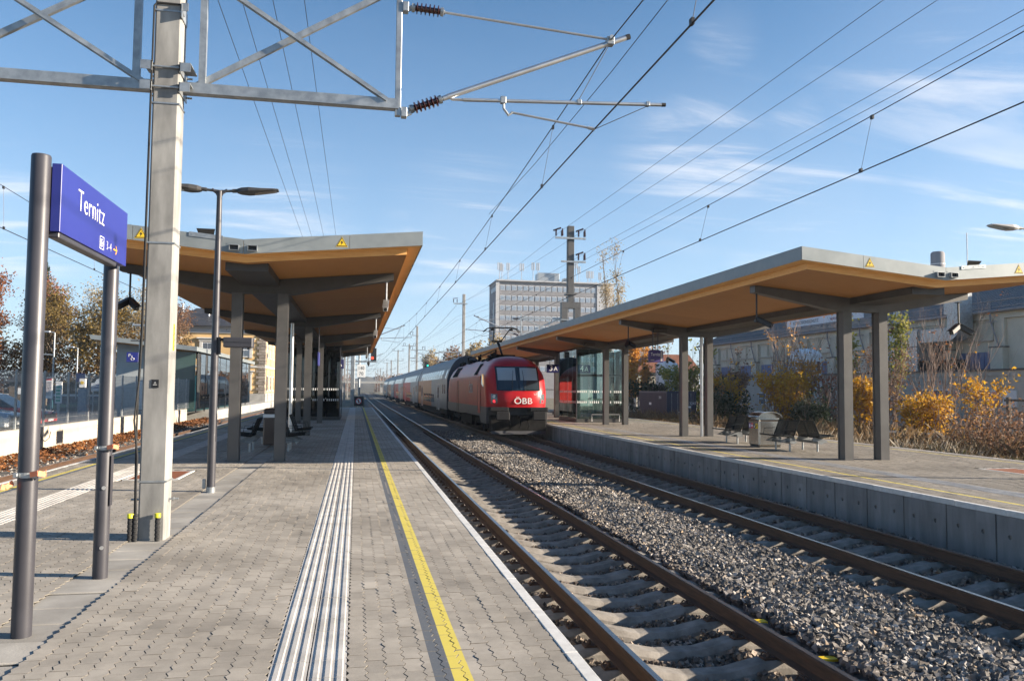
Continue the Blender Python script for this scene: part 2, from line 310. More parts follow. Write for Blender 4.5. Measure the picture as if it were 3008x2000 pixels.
m_cream = M('cream_render', (.46, .425, .345), (.54, .50, .41), .7, .9, bump=.06)
m_cream2 = M('annex_render', (.40, .37, .325), (.47, .435, .385), .7, .9, bump=.06)
m_shutter = M('blue_shutter', (.085, .125, .25), (.10, .145, .28), 2, .55)
m_roof_metal = M('metal_roof', (.125, .135, .145), (.165, .175, .185), 1.2, .65)
m_tower = M('tower_grey', (.20, .195, .205), (.245, .24, .25), .3, .9)
m_tower_white = M('tower_white', (.40, .40, .41), (.46, .46, .47), .3, .9)
m_frame_white = M('white_frame', (.72, .72, .72), None, rough=.5)
m_tower_sky_pane = M('tower_sky_pane', (.24, .29, .36), None, rough=.15, spec=.6)  # reflected sky painted into the base colour, paler than the other panes
m_pane = M('window_pane', (.10, .125, .16), None, rough=.08, spec=.7)
m_yellow_wall = M('station_ochre', (.60, .40, .185), (.66, .45, .22), .8, .9)
m_stone = M('quoin_stone', (.19, .16, .135), (.33, .285, .245), 4, .9, bump=.5, bscale=14, island=.15)
m_slate = M('slate_roof', (.028, .029, .034), (.052, .053, .06), 5, .55, island=.3)
m_tile_red = M('red_roof', (.21, .085, .055), (.29, .125, .08), 2, .85)
m_bark = M('bark', (.10, .078, .058), (.17, .135, .10), 8, .95)
m_twig = M('twigs', (.17, .12, .095), (.26, .19, .15), 8, .95)
m_birch = M('pale_bark', (.42, .37, .29), (.30, .25, .19), 6, .9)
m_ground = M('ground', (.085, .075, .045), (.14, .12, .075), .4, .95, bump=.3, bscale=8)
m_ballast_base = M('ballast_bed', (.06, .056, .052), (.13, .122, .112), 22, .95, bump=.8, bscale=24)
def stone_mat():
    m, nt, b = new_mat('ballast_stone'); N, L = nt.nodes, nt.links; b.inputs['Roughness'].default_value = .9; b.inputs['Specular IOR Level'].default_value = .25
    g = N.new('ShaderNodeNewGeometry'); r = N.new('ShaderNodeValToRGB'); L.new(g.outputs['Random Per Island'], r.inputs[0]); el = r.color_ramp.elements
    el[0].color = (.07, .067, .064, 1); el[1].color = (.42, .395, .37, 1)
    for p, c in ((.3, (.115, .106, .098)), (.6, (.185, .171, .158)), (.86, (.285, .264, .242)), (.90, (.33, .24, .15)), (.94, (.36, .345, .33))): e = el.new(p); e.color = (*c, 1)
    n = N.new('ShaderNodeTexNoise'); n.inputs['Scale'].default_value = 45; n.inputs['Detail'].default_value = 3; L.new(g.outputs['Position'], n.inputs[0])
    mr = N.new('ShaderNodeMapRange'); mr.inputs[3].default_value = .7; mr.inputs[4].default_value = 1.3; L.new(n.outputs[0], mr.inputs[0]); hs = N.new('ShaderNodeHueSaturation'); L.new(mr.outputs[0], hs.inputs['Value']); L.new(r.outputs[0], hs.inputs['Color']); sx = N.new('ShaderNodeSeparateXYZ'); L.new(g.outputs['Position'], sx.inputs[0]); prev = None
    for xt in (3.099, 7.57):
        a = N.new('ShaderNodeMath'); a.operation = 'SUBTRACT'; L.new(sx.outputs[0], a.inputs[0]); a.inputs[1].default_value = xt; c = N.new('ShaderNodeMath'); c.operation = 'ABSOLUTE'; L.new(a.outputs[0], c.inputs[0])
        if prev is None: prev = c.outputs[0]
        else: d = N.new('ShaderNodeMath'); d.operation = 'MINIMUM'; L.new(prev, d.inputs[0]); L.new(c.outputs[0], d.inputs[1]); prev = d.outputs[0]
    mk_ = N.new('ShaderNodeMapRange'); mk_.inputs[1].default_value = .8; mk_.inputs[2].default_value = 1.75; mk_.inputs[3].default_value = .6; mk_.inputs[4].default_value = .05; L.new(prev, mk_.inputs[0])
    br = N.new('ShaderNodeMixRGB'); br.blend_type = 'MULTIPLY'; L.new(mk_.outputs[0], br.inputs[0]); L.new(hs.outputs[0], br.inputs[1]); br.inputs[2].default_value = (.80, .62, .47, 1); L.new(br.outputs[0], b.inputs['Base Color']); return m
m_ballast = stone_mat()
# ------------------------------------------------------------------ ground and platforms
R_TOP = -0.55
TX1, TX2, TX0 = 3.099, 7.570, -7.65
g = MB(); g.sheet(-1500, 1500, -200, 3000, -1.02); tag(g.build('ground', m_ground), kind='structure')
def in_view(P, margin=20):
    d = np.asarray(P, float) - np.array([0, 0, CAM_H]); zc = d @ np.array(F); zc[zc < .1] = .1
    px = 1502.3 + FPX*(d @ np.array(Rv))/zc; py = 1015.2 - FPX*(d @ np.array(Uv))/zc
    return (px > -margin) & (px < 3008+margin) & (py < 2000+margin) & (py > 0)
SL, SW = .2225, .1125
def stone_proto():
    t = [0, .125, .375, .625, .875, 1]; zg = [0, 1, -1, 1, -1, 0]; a = .0115; gp = .0013
    L = [(-SW/2 + gp + a*k, -SL/2 + gp + (SL-2*gp)*q) for q, k in zip(t, zg)]; Rr = [(SW/2 - gp + a*k, -SL/2 + gp + (SL-2*gp)*q) for q, k in zip(t, zg)]
    ring = L + Rr[::-1]; n = len(ring)
    topr = [(x*.975, y*.988, 0) for x, y in ring]; low = [(x, y, -.007) for x, y in ring]; bot = [(x, y, -.016) for x, y in ring]
    V = topr + low; Fq = [(i, n+i, n+(i+1) % n, (i+1) % n) for i in range(n)]
    tri = []
    for k in range(5):      # top as quads strip between the two zigzag sides
        tri.append((k, k+1, n-2-k, n-1-k))
    return np.array(V, np.float32), np.array([(a, d, c, b) for a, b, c, d in tri] + [(a, d, c, b) for a, b, c, d in Fq], np.int32), n
SV, SF, SN = stone_proto()
rng = np.random.default_rng(3)
def paving(plat, mat, intervals, y0, y1, holes=()):
    P = []
    for (xa, xb) in intervals:
        n = max(1, round((xb-xa)/SW)); w = (xb-xa)/n
        for i in range(n):
            ys = np.arange(y0 + (SL/2 if i % 2 else 0), y1, SL)
            for yv in ys: P.append((xa + w*(i+.5), yv, w/SW))
    P = np.array(P)
    for (xa, xb, ya, yb) in holes: P = P[~((P[:, 0] > xa-.04) & (P[:, 0] < xb+.04) & (P[:, 1] > ya-.1) & (P[:, 1] < yb+.1))]
    d = np.hypot(np.hypot(P[:, 0], P[:, 1]), CAM_H); vis = in_view(np.c_[P[:, 0], P[:, 1], np.zeros(len(P))], 0)
    order = np.argsort(np.where(vis, d, 1e6)); near, rest = order[:300], order[300:]
    mi_ = np.r_[np.zeros(5), np.ones(SN)]; me = np_mesh('paving_stone', SV, SF, [mat, m_joint], matidx=mi_)
    for i in near:
        link('paving_stone', me, plat, (P[i, 0], P[i, 1], float(rng.normal(0, .0011))), (float(rng.normal(0, .005)), float(rng.normal(0, .006)), float(rng.normal(0, .006)))).scale = (P[i, 2], 1, 1)
    Q = P[rest]; N = len(Q); V = np.repeat(SV[None], N, 0).copy(); V[:, :, 0] *= Q[:, 2][:, None]
    V[:, :, 2] += rng.normal(0, .0011, N)[:, None] + V[:, :, 0]*rng.normal(0, .006, N)[:, None] + V[:, :, 1]*rng.normal(0, .005, N)[:, None]
    V[:, :, 0] += Q[:, 0][:, None]; V[:, :, 1] += Q[:, 1][:, None]
    Fa = (SF[None] + (np.arange(N)*len(SV))[:, None, None]).reshape(-1, 4)
    tag(link('paving', np_mesh('paving', V.reshape(-1, 3), Fa, [mat, m_joint], matidx=np.tile(mi_, N)), plat), kind='stuff')
def tactile(plat, x0, x1, y0, y1, nparts, pieces):
    w = (x1-x0)/2; m = MB(); ln = .3; a = .004
    prof = [(a, -.02), (a, -.001)]
    for k in range(3):
        c = a + .012 + (w-2*a-.012)*(k+.5)/3; hw_ = (w-2*a)/6*.92
        prof += [(c-hw_*.85, -.0005), (c-hw_*.55, .0052), (c+hw_*.28, .0052), (c+hw_*.52, -.0005)]
    prof += [(w-a, -.001), (w-a, -.02)]
    n = len(prof); vs_ = [(x, .002, z) for x, z in prof] + [(x, ln-.002, z) for x, z in prof]
    m.add(vs_, [(i, i+1, n+i+1, n+i) for i in range(n-1)] + [tuple(range(n))]); me = m.mesh('tactile_slab', m_tact)
    ny = int((y1-y0)/ln); rest = MB(); cnt = 0
    for j in range(ny):
        for s_ in (0, 1):
            x = x0 + s_*w
            if cnt < nparts: link('tactile_slab', me, plat, (x, y0+j*ln, float(rng.normal(0, .0008)))); cnt += 1
            else: rest.add([(p[0]+x, p[1]+y0+j*ln, p[2]) for p in vs_], [(i, i+1, n+i+1, n+i) for i in range(n-1)])
    if rest.v: tag(rest.build('tactile_strip', m_tact, plat), kind='stuff')
def coping(plat, x0, x1, y0, y1, mat):
    m = MB(); m.bbox(x0, x1, .003, .997, -.085, .003, .006); me = m.mesh('coping_slab', mat)
    for j in range(int(y1-y0)): link('coping_slab', me, plat, (0, y0+j, float(rng.normal(0, .0008))))
b = MB(); b.box(-5.93, 1.415, -14, 71, -1.0, -.030); b.sheet(-5.86, 1.339, 45, 71, -.003, 1); b.sheet(-5.86, 1.339, -14, 1.5, -.003, 1)
plat1 = tag(b.build('platform', [m_joint, m_pave1]), kind='structure')
paving(plat1, m_pave1, [(-.02, 1.339), (-1.96, -.475), (-4.14, -2.40), (-5.86, -4.60)], 1.5, 45, [(-4.07, -3.13, 15.35, 16.9)])
tactile(plat1, -.475, -.02, 1.5, 70, 190, 0); tactile(plat1, -4.60, -4.14, 9.6, 45, 100, 0)
coping(plat1, 1.339, 1.430, -2, 71, m_conc_light); coping(plat1, -5.95, -5.86, 8, 71, m_conc_light)
cs = MB(); cs.bbox(-2.414, -1.946, .011, .419, -.029, -.009, .007); cs_me = cs.mesh('cover_slab', m_slab)
for j in range(100): link('cover_slab', cs_me, plat1, (float(rng.normal(0, .002)), 1.5+j*.43, float(rng.normal(-.002, .0025))), (float(rng.normal(0, .004)), 0, float(rng.normal(0, .004))))
b = MB(); b.box(9.30, 16.53, -6, 112, -1.0, -.030); b.sheet(9.36, 16.46, 45, 112, -.003, 1); b.sheet(9.36, 16.46, -6, 8, -.003, 1)
plat2 = tag(b.build('platform', [m_joint, m_pave2]), kind='structure')
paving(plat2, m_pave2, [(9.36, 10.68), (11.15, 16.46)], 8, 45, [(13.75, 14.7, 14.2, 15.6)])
tactile(plat2, 10.68, 11.15, 8, 64, 160, 0)
coping(plat2, 9.27, 9.36, 4, 112, m_conc_light); coping(plat2, 16.46, 16.55, 8, 112, m_conc_light)
pm = MB(); X0 = 9.274; X1 = 9.36
def rect(y0, y1, z0, z1): pm.quad((X0, y0, z0), (X0, y1, z0), (X0, y1, z1), (X0, y0, z1))
g0, g1, zt, zb = .014, .986, -.087, -1.0
for (ya, yb) in ((g0, .12), (.38, .62), (.88, g1)): rect(ya, yb, zb, zt)
for yc in (.25, .75):
    rect(yc-.13, yc+.13, zb, -.51); rect(yc-.13, yc+.13, -.25, zt); o = len(pm.v); zc = -.38
    for k in range(8):
        t = k*PI/4; pm.v.append((X0, yc+.036*math.cos(t), zc+.036*math.sin(t)))
    for k in range(8):
        t = k*PI/4; q = max(abs(math.cos(t)), abs(math.sin(t))); pm.v.append((X0, yc+.13*math.cos(t)/q, zc+.13*math.sin(t)/q))
    for k in range(8):
        t = k*PI/4; pm.v.append((X0+.075, yc+.03*math.cos(t), zc+.03*math.sin(t)))
    for k in range(8):
        k2 = (k+1) % 8; pm.f += [(o+k, o+k2, o+8+k2, o+8+k), (o+k2, o+k, o+16+k, o+16+k2)]; pm.m += [0, 0]
    pm.f.append(tuple(o+16+k for k in range(8))); pm.m.append(0)
pm.quad((X0, g0, zb), (X0, g0, zt), (X1, g0, zt), (X1, g0, zb)); pm.quad((X0, g1, zb), (X1, g1, zb), (X1, g1, zt), (X0, g1, zt)); pm.quad((X0, g0, zt), (X0, g1, zt), (X1, g1, zt), (X1, g0, zt))
for a in ((.44, .56, -.545, -.535), (.44, .56, -.435, -.425), (.44, .45, -.535, -.435), (.55, .56, -.535, -.435), (.47, .53, -.49, -.482)): pm.box(X0-.004, X0+.002, *a)
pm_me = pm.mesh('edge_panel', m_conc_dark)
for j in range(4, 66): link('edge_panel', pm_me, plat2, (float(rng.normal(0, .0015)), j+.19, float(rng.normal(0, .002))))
# grates let into the paving, one per platform
def grate(plat, x0, x1, y0, y1):
    gr = MB(); gr.box(x0, x1, y0, y0+.06, -.03, .004, 1); gr.box(x0, x1, y1-.06, y1, -.03, .004, 1); gr.box(x0, x0+.06, y0+.06, y1-.06, -.03, .004, 1); gr.box(x1-.06, x1, y0+.06, y1-.06, -.03, .004, 1)
    n = 26
    for i in range(n):
        yv = y0+.07+(y1-y0-.14)*(i+.5)/n; gr.box(x0+.06, x1-.06, yv-.012, yv+.012, -.028, .001)
    for i in range(5):
        xv = x0+.1+(x1-x0-.2)*i/4; gr.box(xv-.008, xv+.008, y0+.06, y1-.06, -.03, -.002)
    gr.build('drain_grate', [m_grate, m_conc_light], plat)
grate(plat1, -4.07, -3.13, 15.35, 16.9); grate(plat2, 13.77, 14.7, 14.25, 15.6)
# ------------------------------------------------------------------ tracks
def rail_mesh(y0, y1):
    P = [(-.075, -.172), (.075, -.172), (.075, -.16), (.012, -.145), (.009, -.05), (.034, -.04), (.036, -.012), (.026, 0), (-.026, 0), (-.036, -.012), (-.034, -.04), (-.009, -.05), (-.012, -.145), (-.075, -.16)]
    m = MB(); n = len(P); m.add([(x, y0, z) for x, z in P] + [(x, y1, z) for x, z in P], [(i, (i+1) % n, n+(i+1) % n, n+i) for i in range(n)] + [tuple(range(n)), tuple(range(n, 2*n))])
    for i in (7,): m.m[i] = 1
    return m.mesh('rail', [m_rail, m_railtop])
def sleeper_mesh():
    xs = [-1.3, -1.24, -1.0, -.9, -.6, -.5, -.2, .2, .5, .6, .9, 1.0, 1.24, 1.3]; zt = [-.27, -.235, -.20, -.187, -.187, -.20, -.262, -.262, -.20, -.187, -.187, -.20, -.235, -.27]
    m = MB(); vs_ = []
    for x, z in zip(xs, zt): vs_ += [(x, -.15, -.42), (x, -.125, z-.05), (x, -.085, z), (x, .085, z), (x, .125, z-.05), (x, .15, -.42)]
    fs = [tuple(range(6))[::-1], tuple(range(len(vs_)-6, len(vs_)))]
    for i in range(len(xs)-1):
        for k in range(5): fs.append((i*6+k, i*6+k+1, i*6+7+k, i*6+6+k))
    m.add(vs_, fs); return m.mesh('sleeper', m_sleeper)
def clip_mb(mb, x, y, z):
    mb.box(x-.06, x+.06, y-.055, y+.055, z, z+.02); mb.tube([(x, y, z+.02), (x, y, z+.06)], .016, 6)
    mb.tube([(x-.045, y-.05, z+.02), (x-.02, y-.05, z+.045), (x-.02, y+.05, z+.045), (x-.045, y+.05, z+.02)], .009, 5)
def track(label, xt, y0, y1, yfirst, nsl, nclip):
    t = thing('railway_track', label, 'railway track', (xt, yfirst, R_TOP)); rm = rail_mesh(y0-yfirst, y1-yfirst)
    for s_ in (-1, 1): link('rail', rm, t, (s_*.7535, 0, 0))
    sm = sleeper_mesh(); cl = MB()
    for i in range(nsl): link('sleeper', sm, t, (float(rng.normal(0, .012)), i*.6 + float(rng.normal(0, .006)), float(rng.normal(0, .003))), (0, 0, float(rng.normal(0, .004))))
    for i in range(nclip):
        for sx_ in (-.7535-.13, -.7535+.13, .7535-.13, .7535+.13): clip_mb(cl, sx_, i*.6, -.19)
    if nclip: tag(cl.build('fastening', m_rail, t, local=True), kind='stuff')
    return t
T1_Y0, T2_Y0 = 6.88-.12-.6*12, 4.2
trk1 = track('nearer railway track of shiny rails on pale concrete sleepers, running along the yellow line platform', TX1, -15, 420, T1_Y0, 260, 75)
trk2 = track('shaded railway track the red train stands on, below the pierced concrete edge wall', TX2, -15, 420, T2_Y0, 170, 60)
trk0 = track('dark rails of the track beside the leaf strewn wall, left of the island platform', TX0, 2, 420, 18.0, 60, 0)
mk = MB()
for (x, i) in ((-1.18, 9), (-1.12, 11), (1.2, 12), (1.16, 14)): mk.box(x-.1, x+.1, i*.6-.05, i*.6+.05, -.238, -.216)
mk.build('marker_plate', m_yellow, trk1, local=True)
lp = MB(); lp.tube([(-.80, 6.35, -.13), (-.98, 6.38, -.10), (-1.1, 6.5, -.2), (-1.15, 6.6, -.24)], .022, 7); lp.build('bond_cable', m_rubber, trk1, local=True)
# track bed: a rough sheet under the stones
def bedz(x, y):
    x = np.asarray(x, float); d1 = np.abs(x-TX1); d2 = np.abs(x-TX2)
    z = np.full(x.shape, -.83); z = np.where((d1 > 1.25) & (d2 > 1.25) & (x > TX1) & (x < TX2), -.765, z)
    z = np.where((d1 < .45) | (d2 < .45), -.885, z); z = np.where(x > TX2+1.2, -.80, z); return z
xs = np.linspace(1.40, 9.30, 60); ys = np.r_[np.arange(0, 40, .25), np.arange(40, 420, 5)]
XX, YY = np.meshgrid(xs, ys); ZZ = bedz(XX, YY) - .015 + rng.normal(0, .008, XX.shape); nx, ny = len(xs), len(ys); ii = np.arange(nx*ny).reshape(ny, nx)
FQ = np.stack([ii[:-1, :-1], ii[:-1, 1:], ii[1:, 1:], ii[1:, :-1]], -1).reshape(-1, 4)
tag(link('track_bed', np_mesh('track_bed', np.c_[XX.ravel(), YY.ravel(), ZZ.ravel()], FQ, m_ballast_base, True)), kind='structure')
b = MB(); b.sheet(-11.6, -5.93, -5, 420, -.80); tag(b.build('track_bed', m_ballast_base), kind='structure')
# loose stones
ph = (1+5**.5)/2
ICO_V = np.array([(-1, ph, 0), (1, ph, 0), (-1, -ph, 0), (1, -ph, 0), (0, -1, ph), (0, 1, ph), (0, -1, -ph), (0, 1, -ph), (ph, 0, -1), (ph, 0, 1), (-ph, 0, -1), (-ph, 0, 1)], float); ICO_V /= np.linalg.norm(ICO_V[0])
ICO_F = np.array([(0, 11, 5), (0, 5, 1), (0, 1, 7), (0, 7, 10), (0, 10, 11), (1, 5, 9), (5, 11, 4), (11, 10, 2), (10, 7, 6), (7, 1, 8), (3, 9, 4), (3, 4, 2), (3, 2, 6), (3, 6, 8), (3, 8, 9), (4, 9, 5), (2, 4, 11), (6, 2, 10), (8, 6, 7), (9, 8, 1)])
CUB_V = np.array([(x, y, z) for x in (-1, 1) for y in (-1, 1) for z in (-1, 1)], float)/1.45
CUB_F = np.array([(0, 1, 3), (0, 3, 2), (4, 6, 7), (4, 7, 5), (0, 4, 5), (0, 5, 1), (2, 3, 7), (2, 7, 6), (0, 2, 6), (0, 6, 4), (1, 5, 7), (1, 7, 3)])
def rand_rot(n):
    q = rng.normal(size=(n, 4)); q /= np.linalg.norm(q, axis=1)[:, None]; w, x, y, z = q.T
    return np.stack([np.stack([1-2*(y*y+z*z), 2*(x*y-z*w), 2*(x*z+y*w)], -1), np.stack([2*(x*y+z*w), 1-2*(x*x+z*z), 2*(y*z-x*w)], -1), np.stack([2*(x*z-y*w), 2*(y*z+x*w), 1-2*(x*x+y*y)], -1)], 1)
def stones(P, size, cube):
    BV, BF = (CUB_V, CUB_F) if cube else (ICO_V, ICO_F); n = len(P)
    V = BV[None]*(1 + rng.uniform(-.32, .28, (n, len(BV), 1))) + rng.normal(0, .09, (n, len(BV), 3))
    V = V*rng.uniform(.62, 1.2, (n, 1, 3)); V = np.einsum('nij,nkj->nki', rand_rot(n), V)*size[:, None, None]; V += P[:, None, :]
    return V.reshape(-1, 3), (BF[None] + (np.arange(n)*len(BV))[:, None, None]).reshape(-1, 3)
def scatter(x0, x1, y0, y1, dens, smin, smax):
    n = int((x1-x0)*(y1-y0)*dens); x = rng.uniform(x0, x1, n); y = rng.uniform(y0, y1, n); s_ = rng.uniform(smin, smax, n)
    keep = np.ones(n, bool)
    for tx, t0 in ((TX1, T1_Y0), (TX2, T2_Y0)):
        d = np.abs(x-tx); f = np.abs(((y-t0)/.6 + .5) % 1 - .5)*.6
        keep &= ~((d < 1.27) & (f < .118 + s_*.75) & (rng.uniform(0, 1, n) > .02)); keep &= ~(np.abs(d-.7535) < .075)
        keep &= ~((d > 1.27) & (d < 1.36) & (f < .11) & (rng.uniform(0, 1, n) < .6))
    x, y, s_ = x[keep], y[keep], s_[keep]; z = bedz(x, y) + s_*.15 + rng.uniform(-.012, .02, len(x)) + .02*np.sin(x*5.1+y*.7)*np.sin(y*1.3)
    return np.c_[x, y, z], s_
def ballast(parts, cube):
    Vs, Fs, o = [], [], 0
    for a in parts:
        P, s_ = scatter(*a); V, Fa = stones(P, s_, cube); Vs.append(V); Fs.append(Fa+o); o += len(V)
    tag(link('ballast', np_mesh('ballast', np.concatenate(Vs), np.concatenate(Fs), m_ballast)), kind='stuff')
ballast([(4.36, 6.34, 2.8, 17, 760, .024, .042), (1.42, 4.36, 2.8, 17, 560, .021, .036), (6.34, 9.28, 5.0, 20, 380, .024, .04)], True)
ballast([(4.36, 6.34, 17, 46, 330, .030, .045), (1.42, 4.36, 17, 40, 180, .026, .04), (6.34, 9.28, 20, 38, 180, .028, .042)], True)
P = np.c_[rng.uniform(-10.9, -8.6, 2600), rng.uniform(14, 60, 2600), np.full(2600, -.79)]; V, Fa = stones(P, rng.uniform(.03, .05, 2600), True)
tag(link('ballast', np_mesh('ballast', V, Fa, m_ballast)), kind='stuff')
def leaf_quads(P, size, flat=0.0, aspect=.75):
    """P: Nx3 centres, size: N; each leaf is a small folded pair of triangles as one quad"""
    n = len(P); Rr = rand_rot(n); a = Rr[:, :, 0].copy(); b_ = Rr[:, :, 1].copy()
    if flat: a[:, 2] *= (1-flat); b_[:, 2] *= (1-flat); a /= np.linalg.norm(a, axis=1)[:, None]; b_ -= a*np.sum(a*b_, 1)[:, None]; b_ /= np.linalg.norm(b_, axis=1)[:, None]
    a = a*size[:, None]; b_ = b_*(size*aspect)[:, None]; k = np.cross(a, b_); k = k/np.linalg.norm(k, axis=1)[:, None]*(size*.18)[:, None]
    V = np.stack([P-a, P-b_*.8+k, P+a*1.1, P+b_*.9+k], 1).reshape(-1, 3); return V, np.arange(4*n).reshape(n, 4)
m_fallen = leaf_mat('fallen_leaves', [(.11, .045, .018), (.24, .09, .03), (.31, .135, .045), (.18, .075, .03), (.08, .04, .02)], .15)
def fallen(n, f):
    P = f(n); V, Fa = leaf_quads(P, rng.uniform(.04, .085, len(P)), .6); tag(link('fallen_leaves', np_mesh('fallen_leaves', V, Fa, m_fallen)), kind='stuff')
def lf(n):
    x = -10.95 + np.abs(rng.normal(0, .62, n)); y = rng.uniform(14, 62, n); return np.c_[x, y, -.76 + rng.uniform(0, .10, n) + .10*np.exp(-(x+10.95)**2/.3)]
fallen(8500, lf)
# ------------------------------------------------------------------ canopies
def canopy(label, cx, y0, y1, frames, zo, floor=0.0):
    H = 3.44; zs = lambda dx: 4.115 + .092*abs(dx) + zo
    t = thing('platform_canopy', label, 'canopy', (cx, y0, floor))
    def slab(mb, x0, x1, z0, z1, ya, yb, m=0):      # V-profile slab between heights above the soffit line
        xs_ = [x0, cx, x1] if x0 < cx < x1 else [x0, x1]; P = [(x, ya, zs(x-cx)+z0) for x in xs_] + [(x, ya, zs(x-cx)+z1) for x in xs_[::-1]]; mb.prism(P, (0, yb-ya, 0), m)
    npan = int((y1-y0-.6)/2.4); pl_ = (y1-y0-.6)/npan
    for i in range(npan):
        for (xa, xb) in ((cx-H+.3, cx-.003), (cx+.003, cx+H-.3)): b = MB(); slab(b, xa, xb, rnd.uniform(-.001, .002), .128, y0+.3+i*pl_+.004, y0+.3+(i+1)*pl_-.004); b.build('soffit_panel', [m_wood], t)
    b = MB()
    for (xa, xb) in ((cx-H+.3, cx), (cx, cx+H-.3)): slab(b, xa, xb, -.004, .13, y0+.296, y0+.3)
    for s_ in (-1, 1): x = cx+s_*(H-.3); b.box(min(x, x+s_*.004), max(x, x+s_*.004), y0+.3, y1-.3, zs(H-.3)-.004, zs(H-.3)+.132)
    b.build('timber_edge', m_wood_edge, t)
    b = MB(); slab(b, cx-H+.02, cx+H-.02, .13, .385, y0+.02, y1-.02); b.build('roof', [m_wood_edge], t)
    b = MB(); slab(b, cx-H+.02, cx+H-.02, .386, .392, y0+.02, y1-.02); b.build('roof_sheet', [m_galv], t)
    # fascia panels: front, then both eaves
    cuts = [cx-H, cx-2.0, cx, cx+2.0, cx+H]
    for a, c in zip(cuts[:-1], cuts[1:]):
        for ya, yb in ((y0, y0+.018), (y1-.018, y1)):
            q = MB(); slab(q, a+.004, c-.004, .118, .40, ya, yb); q.build('fascia_panel', m_fascia, t)
    n = int((y1-y0)/3.0)
    for s_ in (-1, 1):
        x = cx+s_*H; z = zs(H)
        for i in range(n):
            q = MB(); q.box(min(x, x-s_*.018), max(x, x-s_*.018), y0+.02+(y1-y0-.04)*i/n+.004, y0+.02+(y1-y0-.04)*(i+1)/n-.004, z+.118, z+.40); q.build('fascia_panel', m_fascia, t)
    for s_ in (-1, 1):      # spouts either side of the valley, cover plate with a flap
        x = cx+s_*.17; z = zs(.17)+.215; q = MB()
        for (a, c, d, e) in ((-.09, .09, .045, .055), (-.09, .09, -.055, -.045), (-.09, -.08, -.045, .045), (.08, .09, -.045, .045)): q.box(x+a, x+c, y0-.07, y0-.001, z+d, z+e)
        q.box(x-.08, x+.08, y0-.006, y0-.002, z-.045, z+.045, 1); q.box(x-.135, x+.135, y0-.005, y0-.0015, z-.085, z+.085) if 0 else None
        q.build('rain_spout', [m_galv, m_black], t)
        q = MB(); q.box(x-.14, x+.14, y0-.004, y0-.001, z-.085, z-.06); q.box(x-.14, x+.14, y0-.004, y0-.001, z+.06, z+.085); q.build('spout_plate', m_fascia, t)
    sg = -1 if cx < 0 else 1; q = MB(); xa, xb = cx+sg*.38, cx+sg*1.0; q.prism([(xa, y0-.012, zs(.38)+.33), (xb, y0-.012, zs(1.0)+.33), (xb, y0-.012, zs(1.0)+.415), (xa, y0-.012, zs(.38)+.415)], (0, .01, 0))
    for k in (.1, .5, .9): q.tube([(xa+(xb-xa)*k, y0-.018, zs(.38+.62*k)+.37), (xa+(xb-xa)*k, y0-.012, zs(.38+.62*k)+.37)], .012, 6)
    q.build('cover_plate', m_galv, t)
    xm = (xa+xb)/2; q = MB(); q.prism([(xm-.14, y0+.02, zs(.7)+.40), (xm+.14, y0+.02, zs(.7)+.40), (xm+.17, y0-.05, zs(.7)+.50), (xm-.17, y0-.05, zs(.7)+.50)], (0, .004, .004)); q.build('flap', m_dark_steel, t)
    for s_ in (-1, 1):
        x = cx+s_*1.85; z = zs(1.85)+.25; r_ = .115
        tri = lambda k, dy: [(x-r_*k, y0-dy, z-.085*k), (x+r_*k, y0-dy, z-.085*k), (x, y0-dy, z+.115*k)]
        q = MB(); q.prism(tri(1, .0035), (0, .002, 0), 0); q.prism(tri(.9, .0045), (0, .0008, 0), 1); q.prism(tri(.72, .0055), (0, .0008, 0), 0)
        bl = [(.012, .055), (-.03, .0), (-.004, .0), (-.018, -.05), (.03, .018), (.004, .018)]; q.prism([(x+a, y0-.0068, z-.005+c) for a, c in bl], (0, .001, 0), 1)
        w_ = q.build('warning_sign', [m_yellow, m_black], t)
    b = MB(); b.box(cx-.41, cx+.41, y0+.55, y1-.6, 3.985+zo, 4.15+zo); b.build('gutter_box', m_dark_steel, t)
    for yf in frames:
        for s_ in (-1, 1):
            P = [(cx, yf-.125, 3.815+zo), (cx+s_*.66, yf-.125, 3.80+zo), (cx+s_*3.0, yf-.125, zs(3.0)-.175), (cx+s_*3.0, yf-.125, zs(3.0)-.006), (cx, yf-.125, zs(0)-.006)]
            q = MB(); q.prism(P, (0, .25, 0)); q.build('roof_beam', m_dark_steel if cx < 0 else m_grey_steel, t)
            x = cx+s_*.5; q = MB(); hw_, d_ = .118, .15
            q.box(x-hw_, x+hw_, yf-d_, yf-d_+.03, floor, 3.81+zo); q.box(x-hw_, x+hw_, yf+d_-.03, yf+d_, floor, 3.81+zo); q.box(x-hw_+.02, x+hw_-.02, yf-d_+.03, yf+d_-.03, floor, 3.81+zo)
            q.build('column', m_grey_steel, t)
        for k in range(4):
            pass
    return t
can1 = canopy('timber lined canopy on paired grey columns over the island platform', -2.18, 15.85, 66, (18.85, 28.85, 38.95, 48.9, 58.9), 0)
can2 = canopy('sunlit timber lined canopy over the right platform, above the bench and litter bin', 12.55, 15.0, 64, (17.95, 27.95, 37.4, 47.2, 57), -.10)
